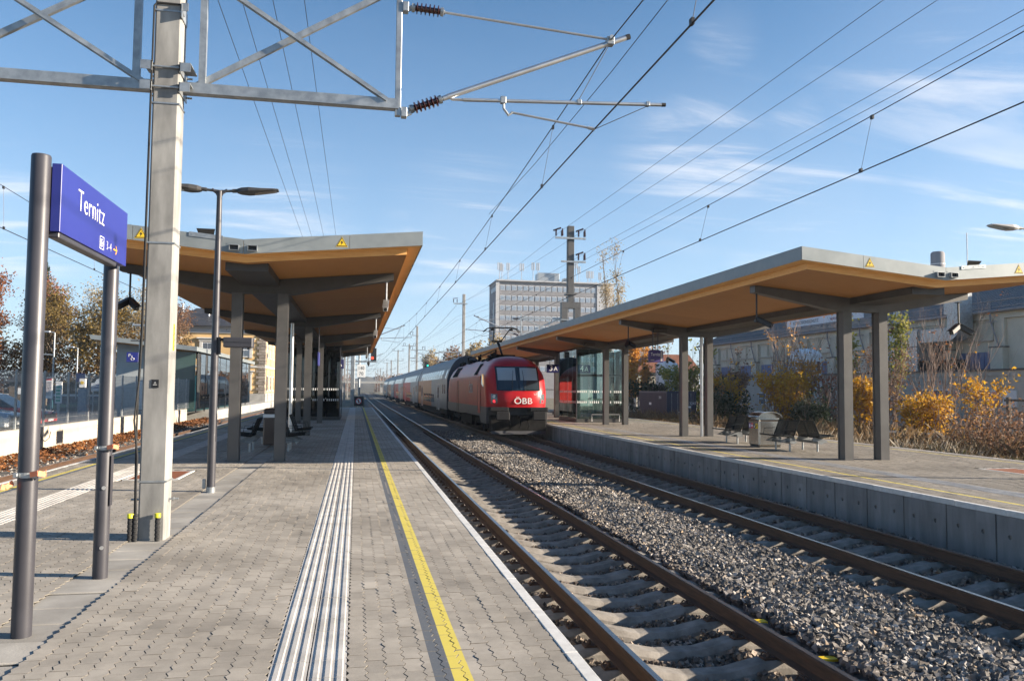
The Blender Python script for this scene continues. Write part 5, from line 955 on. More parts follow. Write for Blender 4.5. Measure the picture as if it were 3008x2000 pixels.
# double-deck coaches: one is built, four are copies
CS = [(.25, 1.36), (.32, 1.40), (1.15, 1.41), (2.28, 1.41), (2.42, 1.39), (2.75, 1.31), (3.1, 1.18), (3.4, 1.02), (3.65, .82), (3.85, .55), (3.98, .25), (4.02, 0)]
CL = 25.7
def coach(label, y0, patchcol, pos):
    t = thing('coach', label, 'coach', (LX, y0, R_TOP), 'double-deck coaches of the train'); q = MB()
    P = [(x, z) for z, x in CS] + [(-x, z) for z, x in CS[::-1][1:]]; n = len(P); secs = [0, .25, 3.6, 9.0, 11.5, 16, 20, 25.45, CL]
    for s_ in secs: q.v += [(LX+a, y0+s_, b_) for a, b_ in P]
    def mi(k, s_):
        zl = [c for c, _ in CS]; kk = k if k < len(CS)-1 else n-2-k; z = CS[min(kk, len(CS)-2)][0]
        if z >= 3.05: return 1
        if s_ == 0 or s_ == len(secs)-2: return 1
        if s_ in (4, 5, 6) and z < 2.3: return 2
        return 0
    for s_ in range(len(secs)-1):
        for k in range(n-1): q.f.append((s_*n+k, s_*n+k+1, (s_+1)*n+k+1, (s_+1)*n+k)); q.m.append(mi(k, s_))
    q.f += [tuple(range(n)), tuple((len(secs)-1)*n+k for k in range(n))]; q.m += [1, 1]
    q.build('body', [m_coach, m_coach_dark, patchcol], t, True)
    def wpoly(ya, yb, z0, z1, off=.012):
        zz_ = [z0, (z0+z1)/2, z1]; xs_ = [-ip(z, [c for c, _ in CS[:10]], [d for _, d in CS[:10]])-off for z in zz_]; w_ = MB(); w_.add([(LX+x, y0+ya, z) for x, z in zip(xs_, zz_)] + [(LX+x, y0+yb, z) for x, z in zip(xs_, zz_)], [(0, 1, 4, 3), (1, 2, 5, 4)]); return w_
    for i in range(11): ya = 3.4+i*1.78; wpoly(ya, ya+1.5, 2.42, 3.06).build('window', m_dkglass, t)
    wpoly(.7, 1.5, 2.4, 3.0).build('window', m_dkglass, t)
    for i in range(6): ya = 9.3+i*1.6; wpoly(ya, ya+1.25, .62, 1.25).build('window', m_dkglass, t)
    for ya in (1.1, 2.4, 22.8, 24.0): wpoly(ya, ya+.5, 1.35, 2.0).build('window', m_dkglass, t)
    for ya in (5.2, 20.2):
        d_ = wpoly(ya, ya+1.4, .1, 1.98, .008).build('door', patchcol if ya > 10 else m_coach, t); wpoly(ya+.3, ya+1.1, 1.0, 1.8, .02).build('window', m_dkglass, d_); w_ = MB(); [w_.box(LX-1.432, LX-1.412, y0+yy, y0+yy+.06, .1, 2.0) for yy in (ya-.06, ya+1.4)]; w_.build('frame', m_frame_white, d_)
    q = MB(); q.prism([(LX-1.36, y0+.3, .25), (LX-1.36, y0+CL-.3, .25), (LX-1.30, y0+CL-.5, -.12), (LX-1.30, y0+CL-4.6, -.12), (LX-1.3, y0+CL-4.7, -.25), (LX-1.3, y0+4.7, -.25), (LX-1.3, y0+4.6, -.12), (LX-1.3, y0+.5, -.12)], (2.6, 0, 0)); q.build('underframe', m_under, t)
    bogie(t, y0+2.8, 2.4); bogie(t, y0+CL-2.8, 2.4)
    q = MB(); q.bbox(LX-.6, LX+.6, y0-.35, y0, .3, 2.6, .05); q.build('gangway', m_rubber, t)
    q = MB()
    for k in range(5): q.box(LX-1.0, LX-.99, y0+4+k*4.2, y0+4+k*4.2+.05, 3.43, 3.45)
    return t
coach('silver double-deck coach with orange patch coupled behind the locomotive', 54.6, m_coach_orange, 1)
for i, (col, w_) in enumerate(((m_coach_red, 'second double-deck coach behind the locomotive, with a red patch'), (m_coach_red, 'third double-deck coach of the train, with a faded red patch'), (m_coach_orange, 'fourth double-deck coach, seen very foreshortened'), (m_coach, 'last and farthest coach at the head of the train'))): coach(w_, 54.6+26.3*(i+1), col, i+2)
# ------------------------------------------------------------------ factory on the right
fac = thing('factory_hall', 'long cream factory hall with blue shutters and a grey metal roof behind the bushes', 'factory', (42, 55, -1))
FY0, FY1 = 40.2, 87
q = MB(); q.box(40.0, 62, FY0, FY1, -1, 6.85); q.build('wall', m_cream, fac)
q = MB(); q.prism([(39.55, FY0-.4, 6.86), (39.55, FY0-.4, 6.98), (47.5, FY0-.4, 10.6), (62.5, FY0-.4, 6.98), (62.5, FY0-.4, 6.86)], (0, FY1-FY0+1.2, 0)); rf = q.build('roof', m_roof_metal, fac)
q = MB(); n = 118
for i in range(n): y = FY0-.3+(FY1-FY0+1)*i/n; q.beam((39.55, y, 7.0), (47.5, y, 10.62), .05, .05)
tag(q.build('standing_seam', m_roof_metal, rf), kind='stuff')
q = MB(); q.tube([(39.48, FY0-.4, 6.92), (39.48, FY1+.8, 6.92)], .09, 8); q.tube([(39.48, FY1+.6, 6.9), (39.8, FY1+.7, 6.5), (39.85, FY1+.75, 6.0), (39.85, FY1+.75, 3.2)], .06, 8); q.build('gutter', m_tower, fac)
q = MB(); q.box(39.8, 39.999, FY0, FY1, 6.45, 6.62); q.box(39.86, 39.999, FY0, FY1, 6.62, 6.85); q.build('cornice', m_cream, fac)
pil = [43.1 + 4.45*i for i in range(0, 10)]
for i, y in enumerate(pil):
    q = MB(); q.box(39.55, 39.999, y-.5, y+.5, 3.15, 4.6); q.box(39.8, 39.999, y-.42, y+.42, 4.68, 6.45); q.build('pilaster', m_cream, fac); q = MB(); q.box(39.5, 39.999, y-.58, y+.58, 4.605, 4.68); q.build('pilaster_cap', m_slate, fac)
    q = MB(); q.tube([(39.7, y-.05, 4.7), (39.5, y+.35, 6.3), (39.5, y+.35, 7.6)], .055, 6); q.beam((39.5, y-.15, 6.25), (39.5, y+.75, 6.25), .05, .05); q.build('strut', m_tower, fac)
    for k in (0, 1):
        a = y+.62+k*1.66; q = MB(); q.box(39.90, 39.999, a, a+.06, 5.2, 6.3); q.box(39.90, 39.999, a+1.5, a+1.56, 5.2, 6.3); q.box(39.90, 39.999, a, a+1.56, 6.3, 6.36); q.build('blind_panel', m_cream, fac)
    q = MB(); q.box(39.82, 39.999, y+.55, y+4.0-.1, 5.08, 5.16); q.build('sill', m_cream2, fac)
    if i in (0, 1, 5, 6, 7, 8, 4):
        sh = MB(); sh.box(39.94, 39.999, y+.55, y+3.5, 3.19, 4.38); so = sh.build('shutter', m_shutter, fac); q = MB(); [q.box(39.925, 39.94, y+.55+k*.42, y+.55+k*.42+.02, 3.19, 4.38) for k in range(8)]; q.build('fold', m_navy, so)
    else:
        sh = MB(); sh.box(39.93, 39.999, y+.9, y+2.3, 3.3, 4.5); so = sh.build('window', m_frame_white, fac); q = MB(); [q.box(39.915, 39.929, y+.98+k*.66, y+1.56+k*.66, 3.38, 4.42) for k in (0, 1)]; q.build('pane', m_pane, so)
q = MB(); q.tube([(39.45, FY0, 7.55), (39.45, FY1, 7.55)], .04, 6); q.tube([(39.45, FY0, 7.15), (39.45, FY1, 7.15)], .03, 6); q.build('safety_rail', m_tower, fac)
q = MB(); q.tube([(39.4, 69.2, 3.2), (39.4, 69.2, 7.9)], .03, 6); q.tube([(39.4, 69.7, 3.2), (39.4, 69.7, 7.9)], .03, 6); [q.tube([(39.4, 69.2, 3.4+k*.35), (39.4, 69.7, 3.4+k*.35)], .02, 5) for k in range(13)]; q.build('ladder', m_tower, fac)
# banner on a frame above the eave
q = MB(); q.box(39.3, 39.36, 56.0, 67.3, 7.62, 8.95); bn = q.build('banner', M('banner_white', (.60, .64, .70), None, rough=.6), fac)
text('SILEGaBÖHM', .92, (39.27, 64.3, 8.55), (0, -1, 0), (0, 0, 1), m_coach_dark, bn, sx=.92); text('KORROSIONSSCHUTZ', .40, (39.27, 64.2, 7.93), (0, -1, 0), (0, 0, 1), m_coach_dark, bn, sx=1.0); text('www.boehm.at', .5, (39.27, 58.9, 7.93), (0, -1, 0), (0, 0, 1), m_blue, bn, sx=1.05)
q = MB(); q.beam((39.35, 55.5, 7.5), (39.35, 70.5, 7.5), .1, .1); [q.tube([(39.2, y, 7.35), (39.2, y, 7.52)], .09, 8) for y in np.arange(56.5, 67, 1.7)]; q.build('banner_frame', m_tower, fac)
# annex in front
q = MB(); q.box(38.0, 39.99, 38.2, 83, -1, 3.10); an = q.build('annex', m_cream2, fac); q = MB(); q.box(37.85, 39.98, 38.1, 83.2, 3.101, 3.2); q.build('coping', m_slate, an); q = MB(); q.box(37.93, 37.999, 38.2, 83, 2.78, 2.84); q.box(37.95, 37.999, 38.2, 83, 2.48, 2.53); q.build('moulding', m_cream2, an)
for (ya, yb, z0, z1) in ((41.1, 43.2, .8, 1.88), (45.3, 47.9, 1.0, 1.95), (61, 62.2, .5, 1.6), (69, 70.2, .5, 1.6)):
    q = MB(); q.box(37.94, 37.999, ya, yb, z0, z1); w_ = q.build('window', m_frame_white, fac)
    for k in range(3):
        for j in range(2): a = ya+.06+(yb-ya-.06)*k/3; c = z0+.06+(z1-z0-.06)*j/2; q = MB(); q.box(37.925, 37.939, a, a+(yb-ya-.06)/3-.07, c, c+(z1-z0-.06)/2-.06); q.build('pane', m_pane, w_)
for (ya, yb, z0, z1) in ((40.6, 44.4, -.4, 2.3),):
    q = MB(); q.box(37.96, 37.999, ya, yb, z1, z1+.05); q.box(37.96, 37.999, ya, ya+.05, z0, z1); q.box(37.96, 37.999, yb-.05, yb, z0, z1); q.build('wall_panel', m_cream2, an)
q = MB(); q.box(37.9, 37.99, 39.9, 40.9, .9, 1.9); q.build('white_board', m_frame_white, fac)
t = thing('air_duct', 'bulky metal ventilation unit and elbow duct on the annex roof of the factory', 'air duct', (39, 48, 3.2))
q = MB(); q.bbox(38.3, 39.6, 48.6, 51.6, 3.2, 6.1, .03); hs = q.build('housing', m_galv, t); q = MB(); [q.box(38.28, 38.299, 48.6+k, 48.64+k, 3.3, 6.0) for k in range(4)]; q.box(38.28, 38.299, 48.6, 51.6, 4.9, 4.94); q.build('seam', m_under, hs)
q = MB(); q.bbox(38.4, 39.4, 45.9, 48.6, 5.15, 6.05, .02); q.build('duct', m_galv, t); n = 8
q = MB(); q.prism([(38.4, 45.9, 5.15)] + [(38.4, 45.9-1.1*math.sin(PI/2*k/n), 6.25-1.1*math.cos(PI/2*k/n)) for k in range(n+1)] + [(38.4, 44.8, 6.9), (38.4, 45.9, 6.9)], (1.0, 0, 0)); q.build('elbow', m_galv, t)
q = MB(); q.bbox(38.4, 39.4, 44.8, 46.2, 6.9, 8.6, .02); q.build('stack', m_galv, t); q = MB(); q.tube([(38.2, 52.3, 6.2), (38.2, 51.2, 6.2)], .12, 10); q.tube([(38.2, 51.2, 6.2), (38.2, 51.0, 6.25)], .22, 12); q.build('fan', M('fan_red', (.25, .03, .04), None, rough=.4), t)
q = MB(); q.tube([(39.3, 52.0, 3.2), (39.3, 52.0, 9.5)], .28, 14); q.build('pipe', m_galv, t, True); q = MB(); q.bbox(38.1, 39.2, 45.2, 48.3, 3.21, 3.9, .02); q.box(38.3, 38.4, 46.3, 47.4, 3.9, 5.1); q.build('stand', m_under, t)
q = MB(); q.tube([(55, 66.8, 6), (55, 66.8, 15.2), (55, 66.8, 15.35)], [.72, .62, .5], 20); ch = q.build('chimney', m_tower, None, True); tag(ch, 'round grey chimney with two pale rings above the canopy valley', 'chimney'); q = MB(); [q.tube([(55, 66.8, z), (55, 66.8, z+.06)], .66, 20) for z in (14.1, 13.4)]; q.build('ring', m_white, ch)
q = MB(); q.tube([(48, 55, 8), (48, 55, 14.6)], .04, 6); tag(q.build('aerial', m_galv, None), 'thin aerial rod rising behind the canopy beside the chimney', 'aerial')
# silos, containers
def silo(label, x, y, mit):
    t = thing('silo', label, 'silo', (x, y, -1)); r_ = 1.2; prof = [(.3, -.6), (r_, .9), (r_, 4.35), (r_*.97, 4.5), (r_*.8, 4.68), (r_*.5, 4.82), (.2, 4.88), (.01, 4.9)]; n = 28; q = MB()
    q.v = [(x+a*math.cos(2*PI*k/n), y+a*math.sin(2*PI*k/n), z) for a, z in prof for k in range(n)]; q.f = [(i*n+k, i*n+(k+1) % n, (i+1)*n+(k+1) % n, (i+1)*n+k) for i in range(len(prof)-1) for k in range(n)]; q.m = [0]*len(q.f); bd = q.build('tank', m_frame_white, t, True)
    q = MB(); q.tube([(x+r_*1.01*math.cos(a), y+r_*1.01*math.sin(a), 4.3) for a in np.linspace(0, 2*PI, 29)], .02, 5); q.build('ring', m_frame_white, bd)
    for k in range(4): a = PI/4+k*PI/2; q = MB(); q.beam((x+1.1*math.cos(a), y+1.1*math.sin(a), -1), (x+1.1*math.cos(a), y+1.1*math.sin(a), 1.4), .12, .12); q.build('leg', m_galv, t)
    dv = Vector((-x, -y, 0)).normalized(); rt = Vector((-dv.y, dv.x, 0)); rt = rt if rt.x > 0 else -rt
    for i, c in enumerate('bau'): a = .12+.30*i; p = Vector((x, y, 3.62))+dv*(r_*1.012*math.cos(a))+rt*(r_*1.012*math.sin(a)); text(c, .62, p, rt*math.cos(a)-dv*math.sin(a), (0, 0, 1), m_black, bd, depth=.01)
    for i, c in enumerate('mit'): p = Vector((x, y, 3.45-.42*i))+dv*(r_*1.015)-rt*.05; text(c, .62, p, (0, 0, -1), rt, m_black, bd, depth=.01)
    q = MB(); p = Vector((x, y, 0))+dv*(r_*.78)+rt*(r_*.78); q.box(p.x-.08, p.x+.08, p.y-.08, p.y+.02, 3.2, 3.9); q.build('vent_pipe', M('vent_brown_%s' % mit, (.12, .04, .03), None, rough=.6), t)
silo('white silo with dark lettering rising behind the yellow bushes', 32.3, 53, 'a'); silo('white silo with dark lettering behind the dark shipping container', 32.6, 80, 'b')
t = thing('shipping_container', 'dark blue shipping container with white number plates beyond the right platform', 'container', (24.8, 61, -1)); x0, x1, y0, y1, zb, zt = 23.6, 26.04, 58, 64.1, -.95, 1.66
m_cont = M('container_blue', (.022, .026, .055), (.03, .035, .07), 2, .5); m_cont2 = M('container_side', (.045, .03, .05), (.055, .038, .06), 2, .6)
q = MB(); q.box(x0+.03, x1-.03, y0+.05, y1, zb, zt); bd = q.build('body', m_cont, t)
for z in (zb, zt-.12): q = MB(); q.box(x0, x1, y0, y0+.12, z, z+.12); q.box(x0, x0+.1, y0+.12, y1, z, z+.12); q.box(x1-.1, x1, y0+.12, y1, z, z+.12); q.build('rail', m_cont, t)
q = MB(); [q.box(a, a+.12, y0-.001, y0+.12, zb+.12, zt-.12) for a in (x0, x1-.12)]; q.build('corner_post', m_cont, t)
for i in range(22): q = MB(); y = y0+.25+i*.265; q.prism([(x0+.028, y, zb+.13), (x0-.006, y+.04, zb+.13), (x0-.006, y+.13, zb+.13), (x0+.028, y+.17, zb+.13)], (0, 0, zt-zb-.26)); q.build('corrugation', m_cont2, t)
for k in (0, 1):
    a = x0+.14+k*1.09; q = MB(); q.box(a, a+1.07, y0+.02, y0+.049, zb+.14, zt-.14); d_ = q.build('door', m_cont, t); q = MB(); [q.tube([(a+.28+j*.5, y0+.01, zb+.16), (a+.28+j*.5, y0+.01, zt-.16)], .02, 6) for j in (0, 1)]; q.build('lock_rod', m_galv, d_)
    for j in range(4): q = MB(); q.box(a+.03, a+1.04, y0+.0, y0+.019, zb+.3+j*.55, zb+.55+j*.55); q.build('rib', m_cont, d_)
text('3247', .30, (25.75, 57.985, .72), (1, 0, 0), (0, 0, 1), m_white, t); text('7891', .30, (x0-.02, 59.3, 1.15), (0, -1, 0), (0, 0, 1), m_white, t)
q = MB(); q.box(x0-.015, x0-.008, 61.2, 61.7, .55, .75); q.box(25.3, 25.6, 57.985, 57.99, .38, .52); q.tube([(24.7, 57.99, .0), (24.7, 57.98, .0)], .14, 12); q.box(23.85, 24.15, 57.985, 57.99, -.9, -.5); q.build('sticker', m_white, t)
q = MB(); q.prism([(25.7, 57.985, -.12), (25.95, 57.985, -.12), (25.82, 57.985, .12)], (0, .003, 0)); q.build('warning_sign', m_yellow, t)
q = MB(); q.box(30, 36, 90, 90.1, .9, 2.0); hb = thing('hoarding', 'dark red board with faint lettering behind the container', 'board', (33, 90, -1)); q.build('panel', M('board_red', (.10, .03, .035), None, rough=.7), hb); text('Service   Putz  B', .7, (33, 89.98, 1.45), (1, 0, 0), (0, 0, 1), m_letter_grey, hb); q = MB(); [q.box(a, a+.15, 90, 90.15, -1, .9) for a in (30.2, 33, 35.7)]; q.build('post', m_tower, hb)
# houses
t = thing('house', 'house with red tiled gable roof and chimney behind the yellow trees', 'house', (38, 99, -1)); q = MB(); q.box(34.6, 43, 95, 103, -1, 4.1); q.build('wall', m_cream, t); q = MB(); q.prism([(34.2, 94.6, 4.0), (36.4, 94.6, 6.3), (41.5, 94.6, 6.3), (43.4, 94.6, 4.0)], (0, 9, 0)); q.build('roof', m_tile_red, t); q = MB(); q.bbox(35.6, 36.3, 96.5, 97.2, 5, 6.9, .03); q.box(35.5, 36.4, 96.4, 97.3, 6.9, 7.0); q.build('chimney', m_tower, t)
# office tower
t = thing('office_tower', 'grey office block of many window rows with antennas on its roof', 'office block', (60, 254, -1)); TY = 246.5
q = MB(); q.box(43.3, 76.3, TY, TY+14.6, -1, 36.1); q.build('wall', m_tower, t); q = MB(); q.box(76.301, 82.0, TY-.3, TY+13, -1, 36.1); q.build('stair_wing', m_tower_white, t); q = MB(); q.box(42.9, 44.0, TY-.35, TY-.001, -1, 36.0); q.build('corner_pier', m_tower_white, t); q = MB(); q.box(43.0, 82.3, TY-.8, TY+15, 36.1, 36.5); q.build('roof_slab', m_tower_white, t)
wf = MB(); wf.box(0, 1.48, -.10, 0, 0, 1.56); w_me = wf.mesh('window', m_frame_white); wp1 = MB(); wp1.box(.07, .92, -.13, -.101, .09, 1.47); wp1_me = wp1.mesh('pane', m_tower_sky_pane); wp2 = MB(); wp2.box(.99, 1.41, -.13, -.101, .09, 1.47); wp2_me = wp2.mesh('pane', m_tower_sky_pane)
for r_ in range(9):
    for c in range(17):
        w_ = link('window', w_me, t, (44.35+c*1.88-60, TY-254, 33.2-r_*3.2+1)); link('pane', wp1_me, w_); link('pane', wp2_me, w_)
    q = MB(); q.box(44.2, 76.2, TY-.05, TY-.001, 33.0-r_*3.2-1.1, 33.05-r_*3.2); q.build('spandrel', m_tower, t)
q = MB(); q.box(43.27, 43.299, TY+6, TY+6.8, 4, 30); [q.box(43.27, 43.299, TY+2+k*2, TY+3+k*2, 33.2, 34.6) for k in range(5)]; q.build('side_window', m_pane, t)
q = MB(); q.bbox(57.5, 64.5, TY+3, TY+8, 36.5, 39.7, .1); q.bbox(66, 68, TY+3, TY+6, 36.5, 38.2, .1); q.build('plant_room', m_galv, t)
for k, (x, h) in enumerate(((44.2, 5.6), (45.0, 5.2), (47, 5.6), (51.4, 5.6), (55.2, 6.0), (56.8, 6.0), (69.3, 7), (70.5, 5.4), (73.5, 4.0), (74.6, 4.0), (77.6, 3.6))):
    q = MB(); q.tube([(x, TY+1, 36.5), (x, TY+1, 36.5+h)], .09, 6); [q.bbox(x+d-.15, x+d+.15, TY+.7, TY+.9, 36.5+h-2.4, 36.5+h, .03) for d in ((-.4, .3) if k % 3 else (-.5, .1, .6))]; q.tube([(x, TY+1, 37.5), (x+1.3, TY+1, 36.5)], .04, 5); q.build('antenna', m_antenna, t)
# bridge far down the line
t = thing('road_bridge', 'low hazy road bridge crossing the tracks in the distance', 'bridge', (10, 520, -1)); q = MB(); q.box(-60, 80, 516, 526, 4.9, 6.0); q.build('deck', m_conc, t); q = MB(); q.box(-60, 80, 515.9, 516.1, 6.3, 6.7); [q.box(x, x+.2, 515.9, 516.1, 6.0, 6.3) for x in range(-60, 80, 3)]; q.build('railing', m_galv, t)
for x in (-9, 15.5, 30): q = MB(); q.box(x, x+1.2, 518, 524, -1, 4.9); q.build('pier', m_conc, t)
# ------------------------------------------------------------------ left side: station, shelter block, wall, fence, lot
q = MB(); q.sheet(-140, -11.05, -20, 420, -.10); tag(q.build('parking_lot', m_lot), kind='structure')
q = MB(); q.add([(-140, 60, -.101), (-13.6, 60, -.101), (-13.6, 84, .9), (-140, 84, .9), (-140, 100, .9), (-13.6, 100, .9)], [(0, 1, 2, 3), (3, 2, 5, 4)]); tag(q.build('bank', m_ground), kind='structure'); zb_ = lambda y: -.1+(y-60)/24; q = MB(); q.add([(-140, 67, zb_(67)+.006), (-14, 67, zb_(67)+.006), (-14, 79, zb_(79)+.006), (-140, 79, zb_(79)+.006)], [(0, 1, 2, 3)]); tag(q.build('road', m_asph), kind='structure'); q = MB(); q.prism([(-140, 79.05, zb_(79)), (-140, 80.6, zb_(80.6)), (-140, 80.6, zb_(80.6)+.12), (-140, 79.05, zb_(79)+.12)], (126, 0, 0)); tag(q.build('pavement', m_conc_light), kind='structure')
q = MB(); q.box(-13.5, -10.3, 62, 190, -.8, -.09); tag(q.build('path', m_conc), kind='structure')
t = thing('retaining_wall', 'cream coloured retaining wall along the leaf strewn track bed', 'wall', (-11.1, 35, -.9))
for j in range(16): y0 = 8+j*3.0; q = MB(); q.bbox(-11.35, -11.0, y0+.006, y0+2.994, -1, .19, .012); q.build('wall_panel', m_wall, t)
q = MB(); q.tube([(-10.99, 31.0, -.02), (-10.985, 31.15, -.25), (-10.985, 31.5, -.34), (-10.985, 31.85, -.25), (-10.99, 32.0, -.02)], .012, 6); tag(q.build('hanging_cable', m_rubber, None, True), 'short dark cable hanging in a loop on the cream wall', 'cable')
t = thing('mesh_fence', 'galvanised wire mesh fence with posts on top of the cream wall', 'fence', (-11.2, 35, .19))
fm = MB()
for k in range(11): z = .25+.19*k; fm.box(-11.206, -11.194, .0, 2.46, z-.003, z+.003)
for k in range(49): y = .03+.05*k; fm.box(-11.203, -11.198, y-.0022, y+.0022, .22, 2.16)
f_me = fm.mesh('mesh_panel', m_galv, off=(-11.2, 35, .19))
for j in range(17): y0 = 17.0+j*2.47; link('mesh_panel', f_me, t, (0, y0, 0)); q = MB(); q.bbox(-11.235, -11.165, y0-.03, y0+.03, .19, 2.2, .004); q.build('post', m_galv, t)
def car(label, x, y, rz, paint, L_=4.3, W=1.75, H=1.48):
    t = thing('parked_car', label, 'car', (x, y, -.10), 'cars parked behind the mesh fence', rz); prof = [(0, .30), (0, .62), (.06, .72), (.95, .90), (1.55, .95), (4.0, .95), (4.27, .88), (4.3, .45), (4.2, .28)]
    vs_, fs = [], []; n = len(prof); ws = (-W/2, -W/2+.10, W/2-.10, W/2)
    for w_ in ws: k = .93 if abs(w_) == W/2 else 1; vs_ += [(a+(0 if k == 1 else (.10 if a < 2 else -.10)), w_, b_*(k if b_ > .5 else 1)) for a, b_ in prof]
    for i in range(3): fs += [(i*n+k, i*n+(k+1) % n, (i+1)*n+(k+1) % n, (i+1)*n+k) for k in range(n)]
    fs += [tuple(range(n)), tuple(range(3*n, 4*n))]; q = MB(); q.add([(a*L_/4.3, b_, c) for a, b_, c in vs_], fs); q.build('body', paint, t, True, local=True)
    cab = [(1.0, .90), (1.85, 1.40), (2.3, H), (3.3, H-.02), (4.0, .95)]; q = MB(); hw_ = W/2-.06
    vs_ = [(a, -hw_+(.16 if b_ > 1 else 0), b_) for a, b_ in cab] + [(a, hw_-(.16 if b_ > 1 else 0), b_) for a, b_ in cab]; m_ = len(cab); q.add(vs_, [(i, i+1, m_+i+1, m_+i) for i in range(m_-1)] + [tuple(range(m_)), tuple(range(m_, 2*m_))]); q.m[1] = 1; q.m[2] = 1; q.build('cabin', [m_dkglass, paint], t, local=True)
    for (a, s_) in ((.85, -1), (.85, 1), (3.45, -1), (3.45, 1)):
        q = MB(); q.tube([(a, s_*(W/2-.19), .31), (a, s_*(W/2+.005), .31)], .31, 18); w_ = q.build('wheel', m_rubber, t, True, local=True); q = MB(); q.tube([(a, s_*(W/2), .31), (a, s_*(W/2+.012), .31)], .2, 12); q.build('rim', m_alu, w_, local=True)
    for s_ in (-1, 1): q = MB(); q.bbox(-.01, .16, s_*(W/2-.42)-.17, s_*(W/2-.42)+.17, .58, .71, .03); q.build('headlight', m_pane, t, local=True); q = MB(); q.bbox(1.5, 1.66, s_*(W/2+.02)-.02, s_*(W/2+.12)+.02, .92, 1.05, .03); q.build('mirror', paint, t, local=True)
    q = MB(); q.bbox(-.025, .03, -.5, .5, .50, .63, .01); q.build('grille', m_black, t, local=True); q = MB(); q.box(-.035, -.02, -.26, .26, .36, .47); q.build('number_plate', m_white, t, local=True); q = MB(); q.bbox(-.03, .05, -.7, .7, .25, .34, .01); q.build('bumper', m_black, t, local=True)
p_silver = M('paint_silver', (.50, .52, .54), None, rough=.25, metal=.6, coat=.6); p_red = M('paint_red', (.60, .03, .03), None, rough=.25, coat=.8); p_dark = M('paint_dark', (.03, .033, .045), None, rough=.25, coat=.8); p_brown = M('paint_brown', (.10, .055, .045), None, rough=.25, coat=.8)
car('silver parked car nose to the cream wall at the left edge', -12.0, 31.7, PI, p_silver); car('red parked car nose to the wall, right of the nearest sign post', -12.0, 34.8, PI, p_red); car('dark car parked behind the red one near the wooden kiosk', -22.5, 52.0, PI*.55, p_dark, 4.6, 1.85, 1.7)
sb = thing('station_hall', 'low station block with slanting roof, pale wall and dark teal glass behind the wall', 'station building', (-12, 66, -.1))
q = MB(); q.prism([(-17.1, 56.0, 4.72), (-10.5, 56.0, 4.05), (-10.5, 56.0, 4.35), (-17.1, 56.0, 5.02)], (0, 31, 0)); q.build('roof', m_fascia, sb); q = MB(); q.prism([(-16.9, 56.2, 4.63), (-10.8, 56.2, 4.03), (-10.8, 56.2, 4.1), (-16.9, 56.2, 4.72)], (0, 30, 0)); q.build('soffit', m_wood, sb)
q = MB(); q.prism([(-15.9, 57.6, -.1), (-13.6, 57.6, -.1), (-13.6, 57.6, 4.32), (-15.9, 57.6, 4.56)], (0, 1, 0)); q.build('wall', M('grey_panel', (.33, .36, .37), (.38, .41, .42), 1, .6), sb); q = MB(); q.box(-13.59, -10.84, 57.5, 57.56, .1, 4.05); q.build('glass_pane', M('teal_front', (.05, .09, .085), None, rough=.12, spec=.6), sb); q = MB(); q.box(-14.6, -13.3, 57.3, 57.35, .1, 2.0); q.build('white_panel', m_white, sb)
for i in range(9):
    q = MB(); q.box(-10.84, -10.80, 58.0+i*3.1, 58.0+i*3.1+3.05, .12, 4.05); q.build('glass_pane', m_glass_teal, sb); q = MB(); q.box(-10.86, -10.78, 58.0+i*3.1-.04, 58.0+i*3.1, -.1, 4.05); q.build('mullion', m_anth, sb)
q = MB(); q.box(-13.2, -13.1, 58.6, 86, -.1, 2.6); q.build('inner_wall', M('teal_panel', (.06, .24, .29), (.08, .28, .33), 2, .5), sb); q = MB(); [q.box(-13.09, -13.07, 58.8+k*.9, 58.84+k*.9, -.1, 2.6) for k in range(30)]; q.build('panel_joint', m_anth, sb)
st = thing('station_building', 'ochre station building with slate hip roof and rusticated stone corners', 'station building', (-18, 106, -.1)); SX0, SX1, SY0, SY1 = -25.0, -11.0, 100.5, 114
q = MB(); q.box(SX0, SX1, SY0, SY1, -.1, 8.15); q.build('wall', m_yellow_wall, st); q = MB(); q.box(SX0-.15, SX1+.15, SY0-.15, SY1+.15, 8.15, 8.75); q.box(SX0-.4, SX1+.4, SY0-.4, SY1+.4, 8.75, 9.0); q.build('cornice', m_tower_white, st)
q = MB(); q.box(SX0-.1, SX1+.1, SY0-.1, SY1+.1, 4.05, 4.3); q.build('string_course', m_conc_light, st); q = MB(); q.box(SX0-.2, SX1+.2, SY0-.2, SY1+.2, -.1, .9); q.build('plinth', m_conc, st)
a, b_, c, d_ = (SX0-.6, SY0-.6, 9.0), (SX1+.6, SY0-.6, 9.0), (SX1+.6, SY1+.6, 9.0), (SX0-.6, SY1+.6, 9.0); e, f = (-19.5, 107, 11.8), (-16.3, 107, 11.8)
q = MB(); q.add([a, b_, c, d_, e, f], [(0, 1, 5, 4), (2, 3, 4, 5), (1, 2, 5), (3, 0, 4), (3, 2, 1, 0)]); rf = q.build('roof', m_slate, st); q = MB()
for r_ in range(16):
    t0 = r_/16; y = SY0-.6+(107-SY0+.6)*t0; z = 9.0+2.8*t0; xa = SX0-.6+(5.5+.6)*t0; xb = SX1+.6-(5.3+.6)*t0; n = int((xb-xa)/.55)
    for k in range(n): x = xa+(xb-xa)*(k+(.5 if r_ % 2 else 0))/n; q.prism([(x, y-.02, z+.02), (x+.52, y-.02, z+.02), (x+.52, y+.44, z+.19), (x, y+.44, z+.19)], (0, -.012, .03))
tag(q.build('slate', m_slate, rf), kind='stuff')
q = MB(); q.tube([(SX0-.7, SY0-.65, 8.97), (SX1+.7, SY0-.65, 8.97)], .09, 8); q.build('gutter', m_slate, st)
